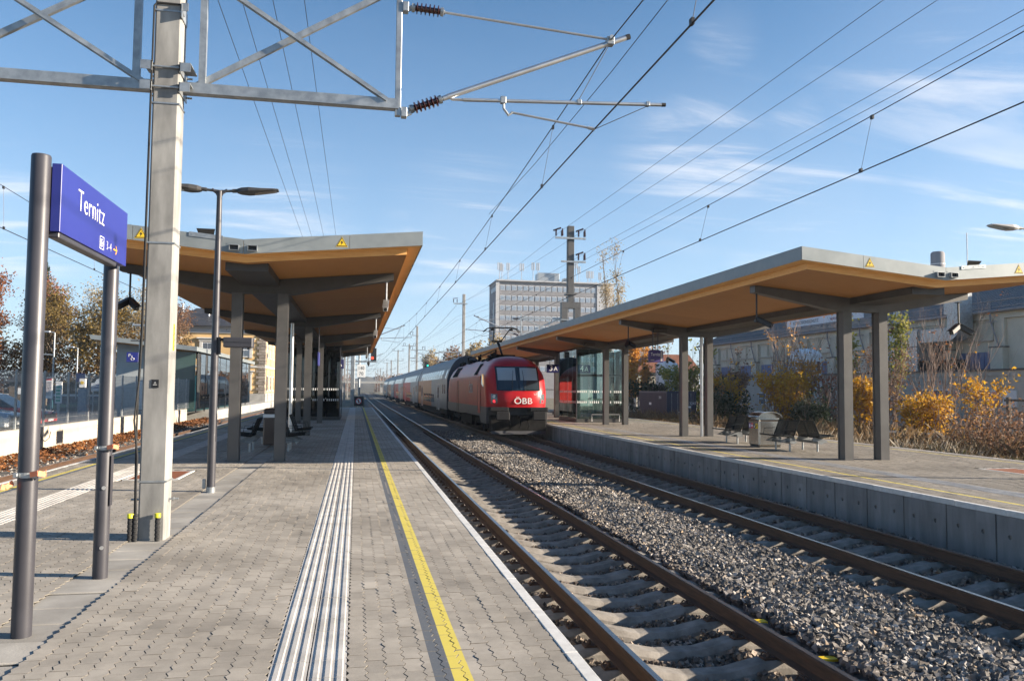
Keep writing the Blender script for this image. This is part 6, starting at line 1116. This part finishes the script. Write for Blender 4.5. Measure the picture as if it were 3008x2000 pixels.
for x in (-21.2, -18.1): q = MB(); q.tube([(x, 103.5, 10.0), (x, 103.5, 11.8)], .11, 10); q.tube([(x, 103.5, 11.8), (x, 103.5, 11.88)], .2, 10); q.build('vent_pipe', m_alu, st)
for i, x in enumerate((-21.8, -17.6, -13.4)):
    for z in (5.3, 1.4):
        q = MB(); q.box(x-.62, x+.62, SY0-.09, SY0-.001, z, z+1.75); w_ = q.build('window', m_frame_white, st); q = MB(); [q.box(x-.52+k*.55, x-.04+k*.55, SY0-.105, SY0-.091, z+.12+j*.82, z+.82+j*.82) for k in (0, 1) for j in (0, 1)]; q.build('pane', m_pane, w_)
        q = MB(); q.box(x-.95, x-.63, SY0-.14, SY0-.002, z-.1, z+1.85); q.box(x+.63, x+.95, SY0-.14, SY0-.002, z-.1, z+1.85); q.box(x-1.05, x+1.05, SY0-.2, SY0-.002, z+1.85, z+2.15); q.box(x-1.25, x+1.25, SY0-.35, SY0-.002, z+2.15, z+2.3); q.build('surround', m_conc_light, w_)
for y in (103.5, 107, 110.5):
    for z in (5.3, 1.2):
        q = MB(); q.box(SX1+.001, SX1+.08, y-.6, y+.6, z, z+1.9); w_ = q.build('window', m_frame_white, st); q = MB(); q.box(SX1+.081, SX1+.09, y-.5, y+.5, z+.1, z+1.8); q.build('pane', m_pane, w_)
for zc in range(22):
    z = .92+zc*.355
    if z > 7.8: break
    w_ = .95 if zc % 2 else .7; dz = rnd.uniform(.02, .07); q = MB(); q.bbox(SX1-w_, SX1+.08+dz, SY0-.08-dz, SY0+(.75 if zc % 2 else 1.0), z, z+.33, .035); q.build('quoin', m_stone, st); q = MB(); q.bbox(SX1-.5, SX1+.08+dz, SY1-(.95 if zc % 2 else .7), SY1+.1, z, z+.33, .035); q.build('quoin', m_stone, st)
# signs, boards and lamps by the lot
t = thing('parking_sign', 'blue disabled parking sign on a slim pole before the low station block', 'sign', (-11.75, 46, -.1)); q = MB(); q.tube([(-11.55, 46, -.1), (-11.55, 46, 4.1)], .05, 10); q.build('pole', m_galv, t, True); q = MB(); q.bbox(-12.2, -11.6, 45.95, 46.05, 2.97, 3.5, .01); pn = q.build('panel', m_blue, t); text('P', .24, (-12.05, 45.945, 3.32), (1, 0, 0), (0, 0, 1), m_white, pn)
q = MB(); q.tube([(-11.93, 45.945, 3.27), (-11.91, 45.945, 3.19), (-11.83, 45.945, 3.19), (-11.79, 45.945, 3.11)], .013, 6); q.tube([(-11.90+.07*math.cos(k), 45.945, 3.14+.07*math.sin(k)) for k in np.linspace(2.2, 6.2, 10)], .011, 5); q.tube([(-11.93, 45.95, 3.31), (-11.93, 45.94, 3.31)], .022, 8); q.build('wheelchair_symbol', m_white, pn); q = MB(); q.box(-12.0, -11.1, 45.9, 46.1, 4.1, 4.16); q.build('cap', m_anth, t)
t = thing('notice_board', 'white notice board with red heading behind the mesh fence', 'notice board', (-17, 48, -.1)); q = MB(); q.box(-16.9, -16.5, 48, 48.06, .95, 2.1); pn = q.build('panel', m_white, t); q = MB(); q.box(-16.88, -16.55, 47.99, 47.998, 1.96, 2.04); q.build('heading', m_redtag, pn); q = MB(); [q.box(-16.87+k*.055, -16.845+k*.055, 47.99, 47.998, 1.1, 1.9) for k in range(6)]; q.build('lettering', m_letter_grey, pn); q = MB(); q.box(-17.0, -16.4, 47.9, 48.2, 2.1, 2.14); [q.box(a, a+.05, 48.0, 48.06, -.1, .95) for a in (-16.88, -16.57)]; q.build('frame', m_galv, t)
t = thing('information_board', 'slim green and white information pillar behind the mesh fence', 'board', (-17.5, 52, -.1)); q = MB(); q.bbox(-17.7, -17.35, 52, 52.1, .6, 1.9, .01); pn = q.build('panel', m_white, t); q = MB(); [q.box(-17.66, -17.42, 51.985, 51.998, .7+k*.2, .84+k*.2) for k in range(5)]; q.build('print', M('print_green', (.05, .35, .25), None, rough=.5), pn); q = MB(); q.box(-17.6, -17.45, 52.02, 52.08, -.1, .6); q.build('post', m_galv, t)
t = thing('welcome_board', 'pale curved top board on posts before the autumn hedge', 'board', (-15.2, 52, -.1)); q = MB(); q.prism([(-15.75, 52, 1.35), (-14.75, 52, 1.35), (-14.75, 52, 1.85), (-14.95, 52, 1.85), (-15.05, 52, 2.05), (-15.25, 52, 2.15), (-15.45, 52, 2.05), (-15.55, 52, 1.85), (-15.75, 52, 1.85)], (0, .06, 0)); pn = q.build('panel', M('pale_blue', (.45, .50, .56), None, rough=.5), t); q = MB(); q.box(-15.6, -14.9, 51.985, 51.998, 1.55, 1.6); q.box(-15.45, -15.05, 51.985, 51.998, 1.7, 1.76); q.build('lettering', m_blue, pn); q = MB(); [q.box(a, a+.07, 52.01, 52.05, -.1, 1.35) for a in (-15.65, -14.95)]; q.build('post', m_galv, t)
t = thing('ticket_machine', 'pale machine with round emblem on a blue grey pedestal behind the fence', 'machine', (-16.1, 51.5, -.1)); q = MB(); q.bbox(-16.25, -15.9, 51.5, 51.7, 1.55, 2.1, .02); pn = q.build('head', m_white, t); q = MB(); q.tube([(-16.08, 51.49, 1.85), (-16.08, 51.48, 1.85)], .1, 14); q.build('emblem', m_yellow, pn); q = MB(); q.bbox(-16.3, -15.85, 51.5, 51.8, -.1, 1.5, .02); q.build('pedestal', M('pedestal', (.20, .25, .30), None, rough=.5), t)
def street_lamp(label, x, y, h, d, mat, arm=.9):
    t = thing('street_lamp', label, 'lamp', (x, y, -.1), 'street lamps by the lot'); q = MB(); q.tube([(x, y, -.1), (x, y, h)], [.08, .05], 10); q.build('pole', mat, t, True); q = MB(); q.tube([(x, y, h), (x+d*arm*.4, y, h+.05)], .035, 8); q.build('arm', mat, t, True); q = MB(); q.bbox(min(x+d*arm*.3, x+d*arm), max(x+d*arm*.3, x+d*arm), y-.13, y+.13, h, h+.12, .03); q.build('lamp_head', m_alu, t)
    return t
sl = street_lamp('grey street lamp with a camera arm between the two sign posts', -21.3, 62, 5.45, -1, m_galv); q = MB(); q.tube([(-21.3, 62, 3.85), (-23.3, 62, 3.95)], .05, 6); q.build('arm', m_galv, sl)
street_lamp('dark flat headed lamp beside the concrete mast before the station block', -11.9, 52, 5.35, -1, m_anth, 1.6); street_lamp('small lamp with a blue sign farther back by the trees', -24.2, 76, 5.0, -1, m_galv)
t = thing('bus_stop_sign', 'small blue sign on a pole by the autumn trees', 'sign', (-23.9, 75, -.1)); q = MB(); q.tube([(-23.9, 75, -.1), (-23.9, 75, 2.9)], .04, 8); q.build('pole', m_galv, t); q = MB(); q.bbox(-23.9, -23.2, 74.95, 75.0, 2.0, 2.75, .02); q.build('panel', m_blue, t)
t = thing('kiosk', 'small wooden kiosk with a pale notice at the left edge', 'kiosk', (-20.5, 55, -.1)); q = MB(); q.box(-21.4, -19.7, 55, 56.5, -.1, 1.9); q.build('wall', m_bark, t); q = MB(); q.prism([(-21.7, 54.8, 1.85), (-20.55, 54.8, 2.5), (-19.4, 54.8, 1.85)], (0, 2, 0)); q.build('roof', m_slate, t); q = MB(); q.box(-20.9, -20.4, 54.96, 54.99, 1.1, 1.5); q.box(-20.3, -20.0, 54.96, 54.99, 1.2, 1.5); q.build('notice', m_white, t)
t = thing('camera_head', 'pale lantern like box on a bracket before the orange trees at the left edge', 'lantern', (-17.2, 45, 3)); q = MB(); q.bbox(-16.75, -16.45, 44.9, 45.1, 3.1, 3.75, .03); q.build('housing', m_frame_white, t); q = MB(); q.tube([(-16.6, 45, 3.5), (-18.5, 45, 3.4), (-18.5, 45, -.1)], .04, 8); q.build('arm', m_dark_steel, t)
# right side: timber rail frame and pile
t = thing('timber_frame', 'dark timber posts with a rail behind the brown hedge at the right edge', 'timber frame', (26, 26, -1)); q = MB()
for y in (28.8, 26.6, 24.0): q = MB(); q.bbox(26.9, 27.05, y-.07, y+.07, -1, 1.55, .01); q.build('post', m_bark, t)
q = MB(); q.beam((26.97, 24.0, 1.42), (26.97, 29.0, 1.42), .08, .1); q.build('rail', m_bark, t)
# ------------------------------------------------------------------ vegetation
def branches(mb, p, d, L_, r_, depth, ends, spread=.5, kids=4, up=.12, n=6):
    p = Vector(p); d = Vector(d).normalized(); pts, rs = [p], [r_]; steps = 4 if depth > 1 else 3
    for i in range(steps):
        d = (d + Vector((rnd.gauss(0, .10), rnd.gauss(0, .10), rnd.gauss(up*.5, .06)))).normalized(); pts.append(pts[-1]+d*(L_/steps)); rs.append(r_*(1-.62*(i+1)/steps))
    mb.tube(pts, rs, n if r_ > .03 else 4 if r_ > .012 else 3, cap=False)
    if depth == 0: ends += pts[1:]; return
    if depth == 1: ends.append(pts[-1])
    for k in range(kids):
        f = rnd.uniform(.25, 1.0) if k else 1.0; j = min(steps-1, int(f*steps)); q_ = pts[j].lerp(pts[j+1], f*steps-j); a = rnd.uniform(0, 2*PI); s_ = spread*rnd.uniform(.6, 1.3)
        side = Vector((math.cos(a), math.sin(a), rnd.uniform(-.1, .3))); nd = (d*(1-s_*.5)+side*s_+Vector((0, 0, up))).normalized(); branches(mb, q_, nd, L_*rnd.uniform(.45, .72), max(rs[j]*.62, .004), depth-1, ends, spread, kids, up, n)
def crown_from(ends, per, spread, size, rngv=rng):
    E_ = np.array([tuple(e) for e in ends]); P = np.repeat(E_, per, 0) + rngv.normal(0, spread, (len(E_)*per, 3)); return leaf_quads(P, rngv.uniform(size*.7, size*1.3, len(P)))
def tree(label, x, y, zb, h, rt, lm, leaf, per, cat='tree', depth=3, kids=5, spread=.55, up=.12, bark=None, lspread=.35, stems=1, cut=.35, name='tree', group=None):
    t = thing(name, label, cat, (x, y, zb), group); q = MB(); ends = []
    for s_ in range(stems):
        a = 2*PI*s_/stems; lean = Vector((math.cos(a)*.28, math.sin(a)*.28, 1)) if stems > 1 else Vector((rnd.gauss(0, .03), rnd.gauss(0, .03), 1)); bx = Vector((x+(math.cos(a)*.25 if stems > 1 else 0), y+(math.sin(a)*.25 if stems > 1 else 0), zb-.1))
        d = lean.normalized(); tr = [bx+d*(h*.8*k/5)+Vector((rnd.gauss(0, .06), rnd.gauss(0, .06), 0))*(h*.05*k) for k in range(6)]; q.tube(tr, [rt*(1-.72*k/5) for k in range(6)], 8, cap=False)
        nb = 13 if stems == 1 else 6
        for k in range(nb):
            f = cut+(1-cut)*(k+rnd.random()*.6)/nb; j = min(4, int(f*5)); p = tr[j].lerp(tr[j+1], min(1, f*5-j)); a2 = k*2.4+rnd.random(); s_2 = Vector((math.cos(a2), math.sin(a2), 0)); L_ = h*(.36-.2*(f-cut)/(1-cut))*rnd.uniform(.8, 1.2)*spread/.55
            branches(q, p, s_2*spread+Vector((0, 0, .75+up)), L_, rt*.42*(1.15-f), depth-1, ends, .55, kids-1, up)
        branches(q, tr[-1], Vector((0, 0, 1)), h*.22, rt*.25, depth-1, ends, .5, kids-1, up)
    q.build('trunk', bark or m_bark, t)
    if per: V, Fa = crown_from(ends, per, lspread, leaf); me = np_mesh('crown', V-np.array([x, y, zb]), Fa, lm); link('crown', me, t)
    return t
L_rust = leaf_mat('leaf_rust', [(.15, .05, .016), (.25, .085, .022), (.19, .07, .025), (.30, .13, .035)]); L_olive = leaf_mat('leaf_olive', [(.12, .085, .026), (.20, .135, .036), (.15, .115, .04), (.27, .175, .04), (.10, .07, .025)]); L_yel = leaf_mat('leaf_yellow', [(.46, .23, .018), (.58, .34, .025), (.40, .18, .016), (.64, .42, .03)], .4); L_orange = leaf_mat('leaf_orange', [(.50, .22, .03), (.58, .30, .05), (.42, .17, .03)]); L_gy = leaf_mat('leaf_greenyellow', [(.20, .22, .04), (.32, .30, .06), (.16, .19, .04), (.40, .33, .05)]); L_dark = leaf_mat('leaf_darkgreen', [(.018, .035, .016), (.03, .05, .02), (.045, .06, .025)], .2); L_brown = leaf_mat('leaf_brown', [(.15, .085, .05), (.22, .125, .075), (.28, .15, .08), (.12, .07, .045)]); L_thicket = leaf_mat('leaf_thicket', [(.09, .06, .028), (.14, .095, .036), (.12, .07, .03), (.18, .12, .042), (.07, .05, .025), (.19, .09, .03)], .3); L_pale = leaf_mat('leaf_pale', [(.34, .26, .14), (.42, .33, .18), (.27, .20, .11)]); L_purple = leaf_mat('leaf_rose', [(.30, .11, .08), (.36, .16, .09), (.24, .09, .06)])
def conifer(label, x, y, zb, h, r_):
    t = thing('spruce_tree', label, 'tree', (x, y, zb)); q = MB(); q.tube([(x, y, zb), (x, y, zb+h)], [.25, .02], 8); q.build('trunk', m_bark, t); P = []
    for i in range(46):
        f = i/46; z = zb+h*(.12+.88*f); rr = r_*(1-f)**.85+.1
        for k in range(9): a = k*.7+i*1.3+rnd.random()*.4; [P.append((x+math.cos(a)*rr*u, y+math.sin(a)*rr*u, z-.35*rr*u+rnd.gauss(0, .05))) for u in np.linspace(.15, 1, 7)]
    P = np.array(P); P += rng.normal(0, .09, P.shape); V, Fa = leaf_quads(P, rng.uniform(.16, .3, len(P)), .3, .35); link('crown', np_mesh('crown', V-np.array([x, y, zb]), Fa, L_dark), t)
GT = 'autumn trees behind the car park'
tree('rusty brown tree at the left edge above the parked cars', -41, 90, .85, 15, .34, L_rust, .11, 24, group=GT); tree('second rusty tree left of the nearest sign post with bare upper twigs', -36.8, 84, .85, 12.5, .3, L_rust, .11, 22, group=GT); conifer('dark spruce just right of the nearest sign post', -33.2, 93, .85, 14.2, 2.4)
tree('reddish topped tree right of the spruce', -31.5, 90, .85, 10.6, .24, L_purple, .095, 7, group=GT); tree('olive yellow tree between the two sign posts', -29.5, 86, .85, 9.6, .25, L_olive, .095, 9, group=GT); tree('nearly bare tree left of the farther sign post', -27.2, 92, .85, 11.0, .24, L_pale, .10, 3, group=GT); tree('olive tree behind the farther sign post', -25.0, 88, .85, 9.4, .25, L_olive, .095, 9, group=GT); tree('tree with sparse pale leaves right of the farther sign post', -22.6, 90, .85, 10.0, .26, L_pale, .085, 5, group=GT); tree('pale leaved tree peeping out left of the concrete mast', -20.2, 92, .85, 9.6, .26, L_brown, .09, 7, group=GT)
tree('slim birch with a pale stem behind the street lamp', -25.6, 82, .8, 7.2, .10, L_olive, .14, 3, bark=m_birch, group=GT, kids=4, spread=.35); tree('leaning birch with a pale stem between the sign posts', -23.4, 81.5, .8, 8.2, .11, L_olive, .13, 2, bark=m_birch, group=GT, kids=4, spread=.35)
def leafmass(name, label, cat, box_, n, size, lm, zfun=None, group=None, kind=None, stems=0, stem_h=(1, 2)):
    x0, x1, y0, y1, z0, z1 = box_; u = rng.uniform(-1, 1, (n, 3)); P = np.c_[x0+(x1-x0)*(u[:, 0]+1)/2, y0+(y1-y0)*(u[:, 1]+1)/2, z0+(z1-z0)*(rng.uniform(0, 1, n)**.8)]
    lump = np.sin(P[:, 0]*2.3+P[:, 1]*1.7)*np.sin(P[:, 1]*.9+P[:, 2]*2.1)+.5*np.sin(P[:, 0]*5+P[:, 2]*4.3)*np.sin(P[:, 1]*4.1); P = P[lump+rng.normal(0, .45, len(P)) > -.35]; P[:, 2] += .22*(z1-z0)*np.sin(P[:, 1]*.8+P[:, 0])*(P[:, 2]-z0)/(z1-z0)
    t = thing(name, label, cat, ((x0+x1)/2, (y0+y1)/2, z0), group); V, Fa = leaf_quads(P, rng.uniform(size*.6, size*1.3, len(P))); link('leaves', np_mesh('leaves', V-np.array(t.location), Fa, lm), t)
    if stems:
        q = MB()
        for k in range(stems): xx, yy = rnd.uniform(x0, x1), rnd.uniform(y0, y1); hh = rnd.uniform(*stem_h); q.tube([(xx, yy, z0-.1), (xx+rnd.gauss(0, .15), yy+rnd.gauss(0, .15), z0+hh*.5), (xx+rnd.gauss(0, .3), yy+rnd.gauss(0, .3), z0+hh)], [.02, .012, .004], 4, cap=False)
        q.build('twigs', m_twig, t)
leafmass('hedge', 'long low autumn undergrowth below the trees behind the car park', 'hedge', (-46, -17, 83, 90, .8, 6.4), 38000, .13, L_thicket, stems=60, stem_h=(2, 5)); leafmass('hedge', 'rusty undergrowth at the left edge behind the kiosk', 'hedge', (-46, -33, 81, 84, .7, 5.4), 14000, .13, L_rust, stems=30, stem_h=(2, 5)); leafmass('hedge', 'clipped olive hedge behind the boards by the car park', 'hedge', (-30, -14, 80.8, 82.2, .75, 1.9), 6000, .10, L_olive)
def shrub(label, x, y, h, rx, lm, leaf, n, stems=14, group='bushes between the right platform and the factory', bare=0.0, zb=-1.0, cat='bush'):
    t = thing('bush', label, cat, (x, y, zb), group); q = MB(); ends = []
    for s_ in range(stems):
        a = 2*PI*s_/stems+rnd.random(); k = rnd.uniform(.15, .75); d = Vector((math.cos(a)*k*rx/h, math.sin(a)*k*rx/h, 1)); branches(q, (x+rnd.gauss(0, rx*.22), y+rnd.gauss(0, rx*.22), zb-.05), d, h*rnd.uniform(.55, .95), .022+.006*h, 2, ends, .45, 4, .2)
    q.build('twigs', m_twig, t); E_ = np.array([tuple(e) for e in ends]); z_ = (E_[:, 2]-zb)/h
    if n:
        E_ = E_[(z_ < 1-bare) | (rng.uniform(0, 1, len(E_)) < .06)]; P = E_[rng.integers(0, len(E_), n)]+rng.normal(0, .16, (n, 3)); low = np.c_[x+rng.normal(0, rx*.5, n//3), y+rng.normal(0, rx*.5, n//3), zb+np.abs(rng.normal(0, h*.28, n//3))]; P = np.r_[P, low]
        V, Fa = leaf_quads(P, rng.uniform(leaf*.65, leaf*1.3, len(P)), .15); link('leaves', np_mesh('leaves', V-np.array([x, y, zb]), Fa, lm), t)
shrub('bright yellow maple bush right of the nearest canopy columns', 26.4, 33.0, 2.5, 1.15, L_yel, .085, 2000); shrub('golden maple bush seen between the two nearest canopy columns', 27.0, 38.5, 3.3, 1.1, L_yel, .10, 1900); shrub('large golden bush left of the nearest columns before the silo', 26.2, 45.2, 3.7, 1.8, L_yel, .095, 3300, 16); shrub('orange leaved bush top beside the silo lettering', 28.0, 46.0, 4.6, 1.3, L_orange, .09, 1100, 10); shrub('small yellow bush behind the second column pair', 24.6, 50.5, 3.4, 1.3, L_yel, .10, 2000, 12)
shrub('bare grey twigged shrub before the factory air duct', 31.5, 38.2, 5.6, 2.6, L_rust, .07, 220, 12, bare=.45); shrub('bare reddish shrub right of the silo with few leaves', 29.6, 40.0, 5.0, 1.6, L_brown, .075, 700, 9); shrub('bare spindly shrub in front of the silo', 28.2, 48.6, 6.6, 1.5, L_orange, .08, 120, 7, bare=.5); shrub('rosy leaved bush right of the silo', 29.2, 44.8, 3.7, 1.1, L_purple, .085, 700)
shrub('dark green low bush behind the bench backs', 26.3, 42.4, 1.9, 1.6, L_dark, .10, 2600, 10); shrub('dark evergreen bush at the second column pair', 23.3, 48, 2.4, 1.8, L_dark, .10, 2600, 10); shrub('brown leaved scrub behind the shipping container end', 28.5, 57, 4.0, 2.0, L_brown, .10, 2000, 12); shrub('olive bush behind the dark container', 31, 70, 4.8, 2.6, L_gy, .14, 2600, 14); shrub('dark bush rising left behind the dark container', 27.5, 72, 3.3, 2.2, L_dark, .14, 2400, 10)
tree('green yellow young poplar just left of the nearest columns', 30.2, 44.6, -1, 7.2, .07, L_gy, .10, 4, spread=.28, up=.5, kids=4, cut=.2, lspread=.22); tree('second young green yellow poplar between the nearest columns', 31.4, 41.8, -1, 8.2, .08, L_gy, .10, 3, spread=.26, up=.5, kids=4, cut=.25, lspread=.22)
leafmass('hedge', 'brown leaved hedge along the right edge of the picture', 'hedge', (21.5, 24.2, 12, 26.8, -1, 1.15), 15000, .06, L_brown, stems=260, stem_h=(1.2, 2.6))
shrub('single sunlit yellow green sapling above the brown hedge', 27.5, 31.0, 3.3, .8, L_yel, .085, 500, 5)
tree('tall yellow poplar left of the small house', 29.0, 81, -1, 9.0, .2, L_orange, .15, 5, spread=.2, up=.9, cut=.12, lspread=.3, kids=4); tree('shorter yellow poplar before the red roof', 31.0, 82, -1, 6.0, .14, L_orange, .14, 5, spread=.2, up=.9, cut=.12, lspread=.25, kids=4); tree('bare tree behind the silo and the red roof', 42, 110, -1, 10, .2, L_brown, .15, 1)
for i, (x, h, w_) in enumerate(((58.5, 30.5, 'left of two tall bare poplars beside the office block'), (62.4, 31.5, 'right of two tall bare poplars beside the office block'))): tree(w_, x, 180, -1, h, .5, L_pale, .2, 3, spread=.34, up=.9, kids=5, cut=.1, lspread=.7)
for i, (x, y, h, lm, w_) in enumerate(((17.5, 118, 8.3, L_pale, 'yellowish tree behind the green signal'), (21.5, 122, 9.2, L_pale, 'pale tree behind the near concrete mast'), (27, 128, 8.8, L_brown, 'brownish tree above the right canopy end'), (18, 150, 9, L_brown, 'bare hazy tree left of the green signal'), (19, 205, 11, L_pale, 'hazy tree behind the coaches before the bridge'))): tree(w_, x, y, -1, h, .24, lm, .2, 4, group='trees behind the train')
for i, (x0, x1, y0, y1, z1, w_) in enumerate(((12, 22, 215, 330, 7.5, 'blue hazy wood beside the line right of the far tracks'), (-26, -8, 260, 480, 8, 'hazy far wood left of the tracks'), (14, 60, 535, 640, 14, 'far wood behind the bridge'), (-60, -4, 560, 700, 16, 'far wood left behind the bridge'))):
    n = 5500; P = np.c_[rng.uniform(x0, x1, n), rng.uniform(y0, y1, n), rng.uniform(0, 1, n)**.9]; P[:, 2] = -1+P[:, 2]*z1*(.7+.3*np.sin(P[:, 0]*.7)*np.sin(P[:, 1]*.21)); V, Fa = leaf_quads(P, rng.uniform(.35, .8, n)); o = link('wood', np_mesh('wood', V, Fa, L_brown)); tag(o, w_, None, None, 'stuff')
hx = np.linspace(-900, 1100, 260); q = MB(); prof_ = [(780, 0), (850, .75), (930, 1.0), (990, .9)]; hh = 9+5*np.sin(hx*.006+1)+5*np.sin(hx*.021)+2.5*np.sin(hx*.09)*np.sin(hx*.037)+rng.normal(0, .9, 260)
q.v = [(x, yv, -1.1+h_*f_) for yv, f_ in prof_ for x, h_ in zip(hx, hh)]; q.f = [(j*260+i, j*260+i+1, (j+1)*260+i+1, (j+1)*260+i) for j in range(3) for i in range(259)]; q.m = [0]*len(q.f); tag(q.build('hills', M('far_wood', (.035, .036, .026), (.075, .062, .04), .25, .95)), kind='structure')
# dry grass strip beyond the right platform
def grass(x0, x1, y0, y1, n, h0, h1, mat, nm):
    x = rng.uniform(x0, x1, n); y = rng.uniform(y0, y1, n); h = rng.uniform(h0, h1, n)*(.7+.5*np.sin(x*1.9+y*.7)*np.sin(y*.6)); a = rng.uniform(0, 2*PI, n); w = rng.uniform(.0018, .0045, n); ln = rng.normal(0, .33, (n, 2))*h[:, None]; zb = np.full(n, -1.0)
    A = np.c_[x-np.cos(a)*w, y-np.sin(a)*w, zb]; B = np.c_[x+np.cos(a)*w, y+np.sin(a)*w, zb]; Cc = np.c_[x+ln[:, 0]*.45, y+ln[:, 1]*.45, zb+h*.6]; Dd = np.c_[x+ln[:, 0], y+ln[:, 1], zb+h]
    V = np.stack([A, B, Cc+np.c_[np.cos(a)*w*.7, np.sin(a)*w*.7, w*0], Dd], 1).reshape(-1, 3); tag(link(nm, np_mesh(nm, V, np.arange(4*n).reshape(n, 4), mat)), kind='stuff')
G_dry = leaf_mat('grass_dry', [(.15, .10, .05), (.25, .175, .09), (.20, .12, .06), (.11, .075, .04)], .3); G_green = leaf_mat('grass_green', [(.06, .085, .022), (.10, .12, .03), (.15, .14, .05)], .3); G_pale = leaf_mat('grass_pale', [(.34, .29, .22), (.42, .36, .28), (.28, .22, .15)], .3)
grass(16.6, 21.5, 13, 58, 110000, .35, .95, G_dry, 'dry_grass'); P = np.c_[16.65+np.abs(rng.normal(0, 1.6, 42000)), rng.uniform(12, 58, 42000), np.zeros(42000)]; P[:, 2] = -1+rng.uniform(0, 1, 42000)**1.3*(.55+.45*np.sin(P[:, 0]*2.1+P[:, 1]*.8)*np.sin(P[:, 1]*1.7)+.25*np.clip(P[:, 0]-17.2, 0, 2)); V, Fa = leaf_quads(P, rng.uniform(.018, .045, len(P))); tag(link('weeds', np_mesh('weeds', V, Fa, leaf_mat('weed_leaf', [(.12, .085, .04), (.07, .075, .028), (.17, .12, .06), (.10, .065, .035), (.22, .17, .10)], .2))), kind='stuff'); grass(16.6, 19.0, 12, 28, 36000, .3, .85, G_green, 'grass'); grass(17.6, 20.2, 20, 31, 4000, .6, 1.1, G_pale, 'reeds'); grass(20, 30, 20, 62, 34000, .5, 1.3, G_dry, 'dry_grass'); grass(-11, -10.4, 62, 66, 300, .1, .3, G_dry, 'dry_grass')
# rubble heap and fence posts by the hedge
t = thing('rubble_heap', 'dark heap of old slabs in the grass below the yellow bush', 'rubble heap', (24.0, 30.5, -1)); q = MB()
for k in range(9): x, y, z = 24+rnd.gauss(0, .45), 30.5+rnd.gauss(0, .5), -1+rnd.uniform(.3, .95); q = MB(); q.bbox(x-.4, x+.4, y-.3, y+.3, z, z+.10, .02); o = q.build('slab', m_loco_grey, t)
# ------------------------------------------------------------------ air
HZ_D = 0.00027
if HZ_D:
    q = MB(); q.box(-200, 260, -30, 1000, -2.2, 52); hz = tag(q.build('haze', None if False else m_glass), kind='stuff'); hm = bpy.data.materials.new('haze'); hm.use_nodes = True; nt = hm.node_tree; nt.nodes.remove(nt.nodes['Principled BSDF']); pv = nt.nodes.new('ShaderNodeVolumePrincipled'); pv.inputs['Color'].default_value = (.75, .85, 1, 1); pv.inputs['Density'].default_value = HZ_D; pv.inputs['Anisotropy'].default_value = .2; nt.links.new(pv.outputs[0], nt.nodes['Material Output'].inputs['Volume']); hz.data.materials.clear(); hz.data.materials.append(hm)
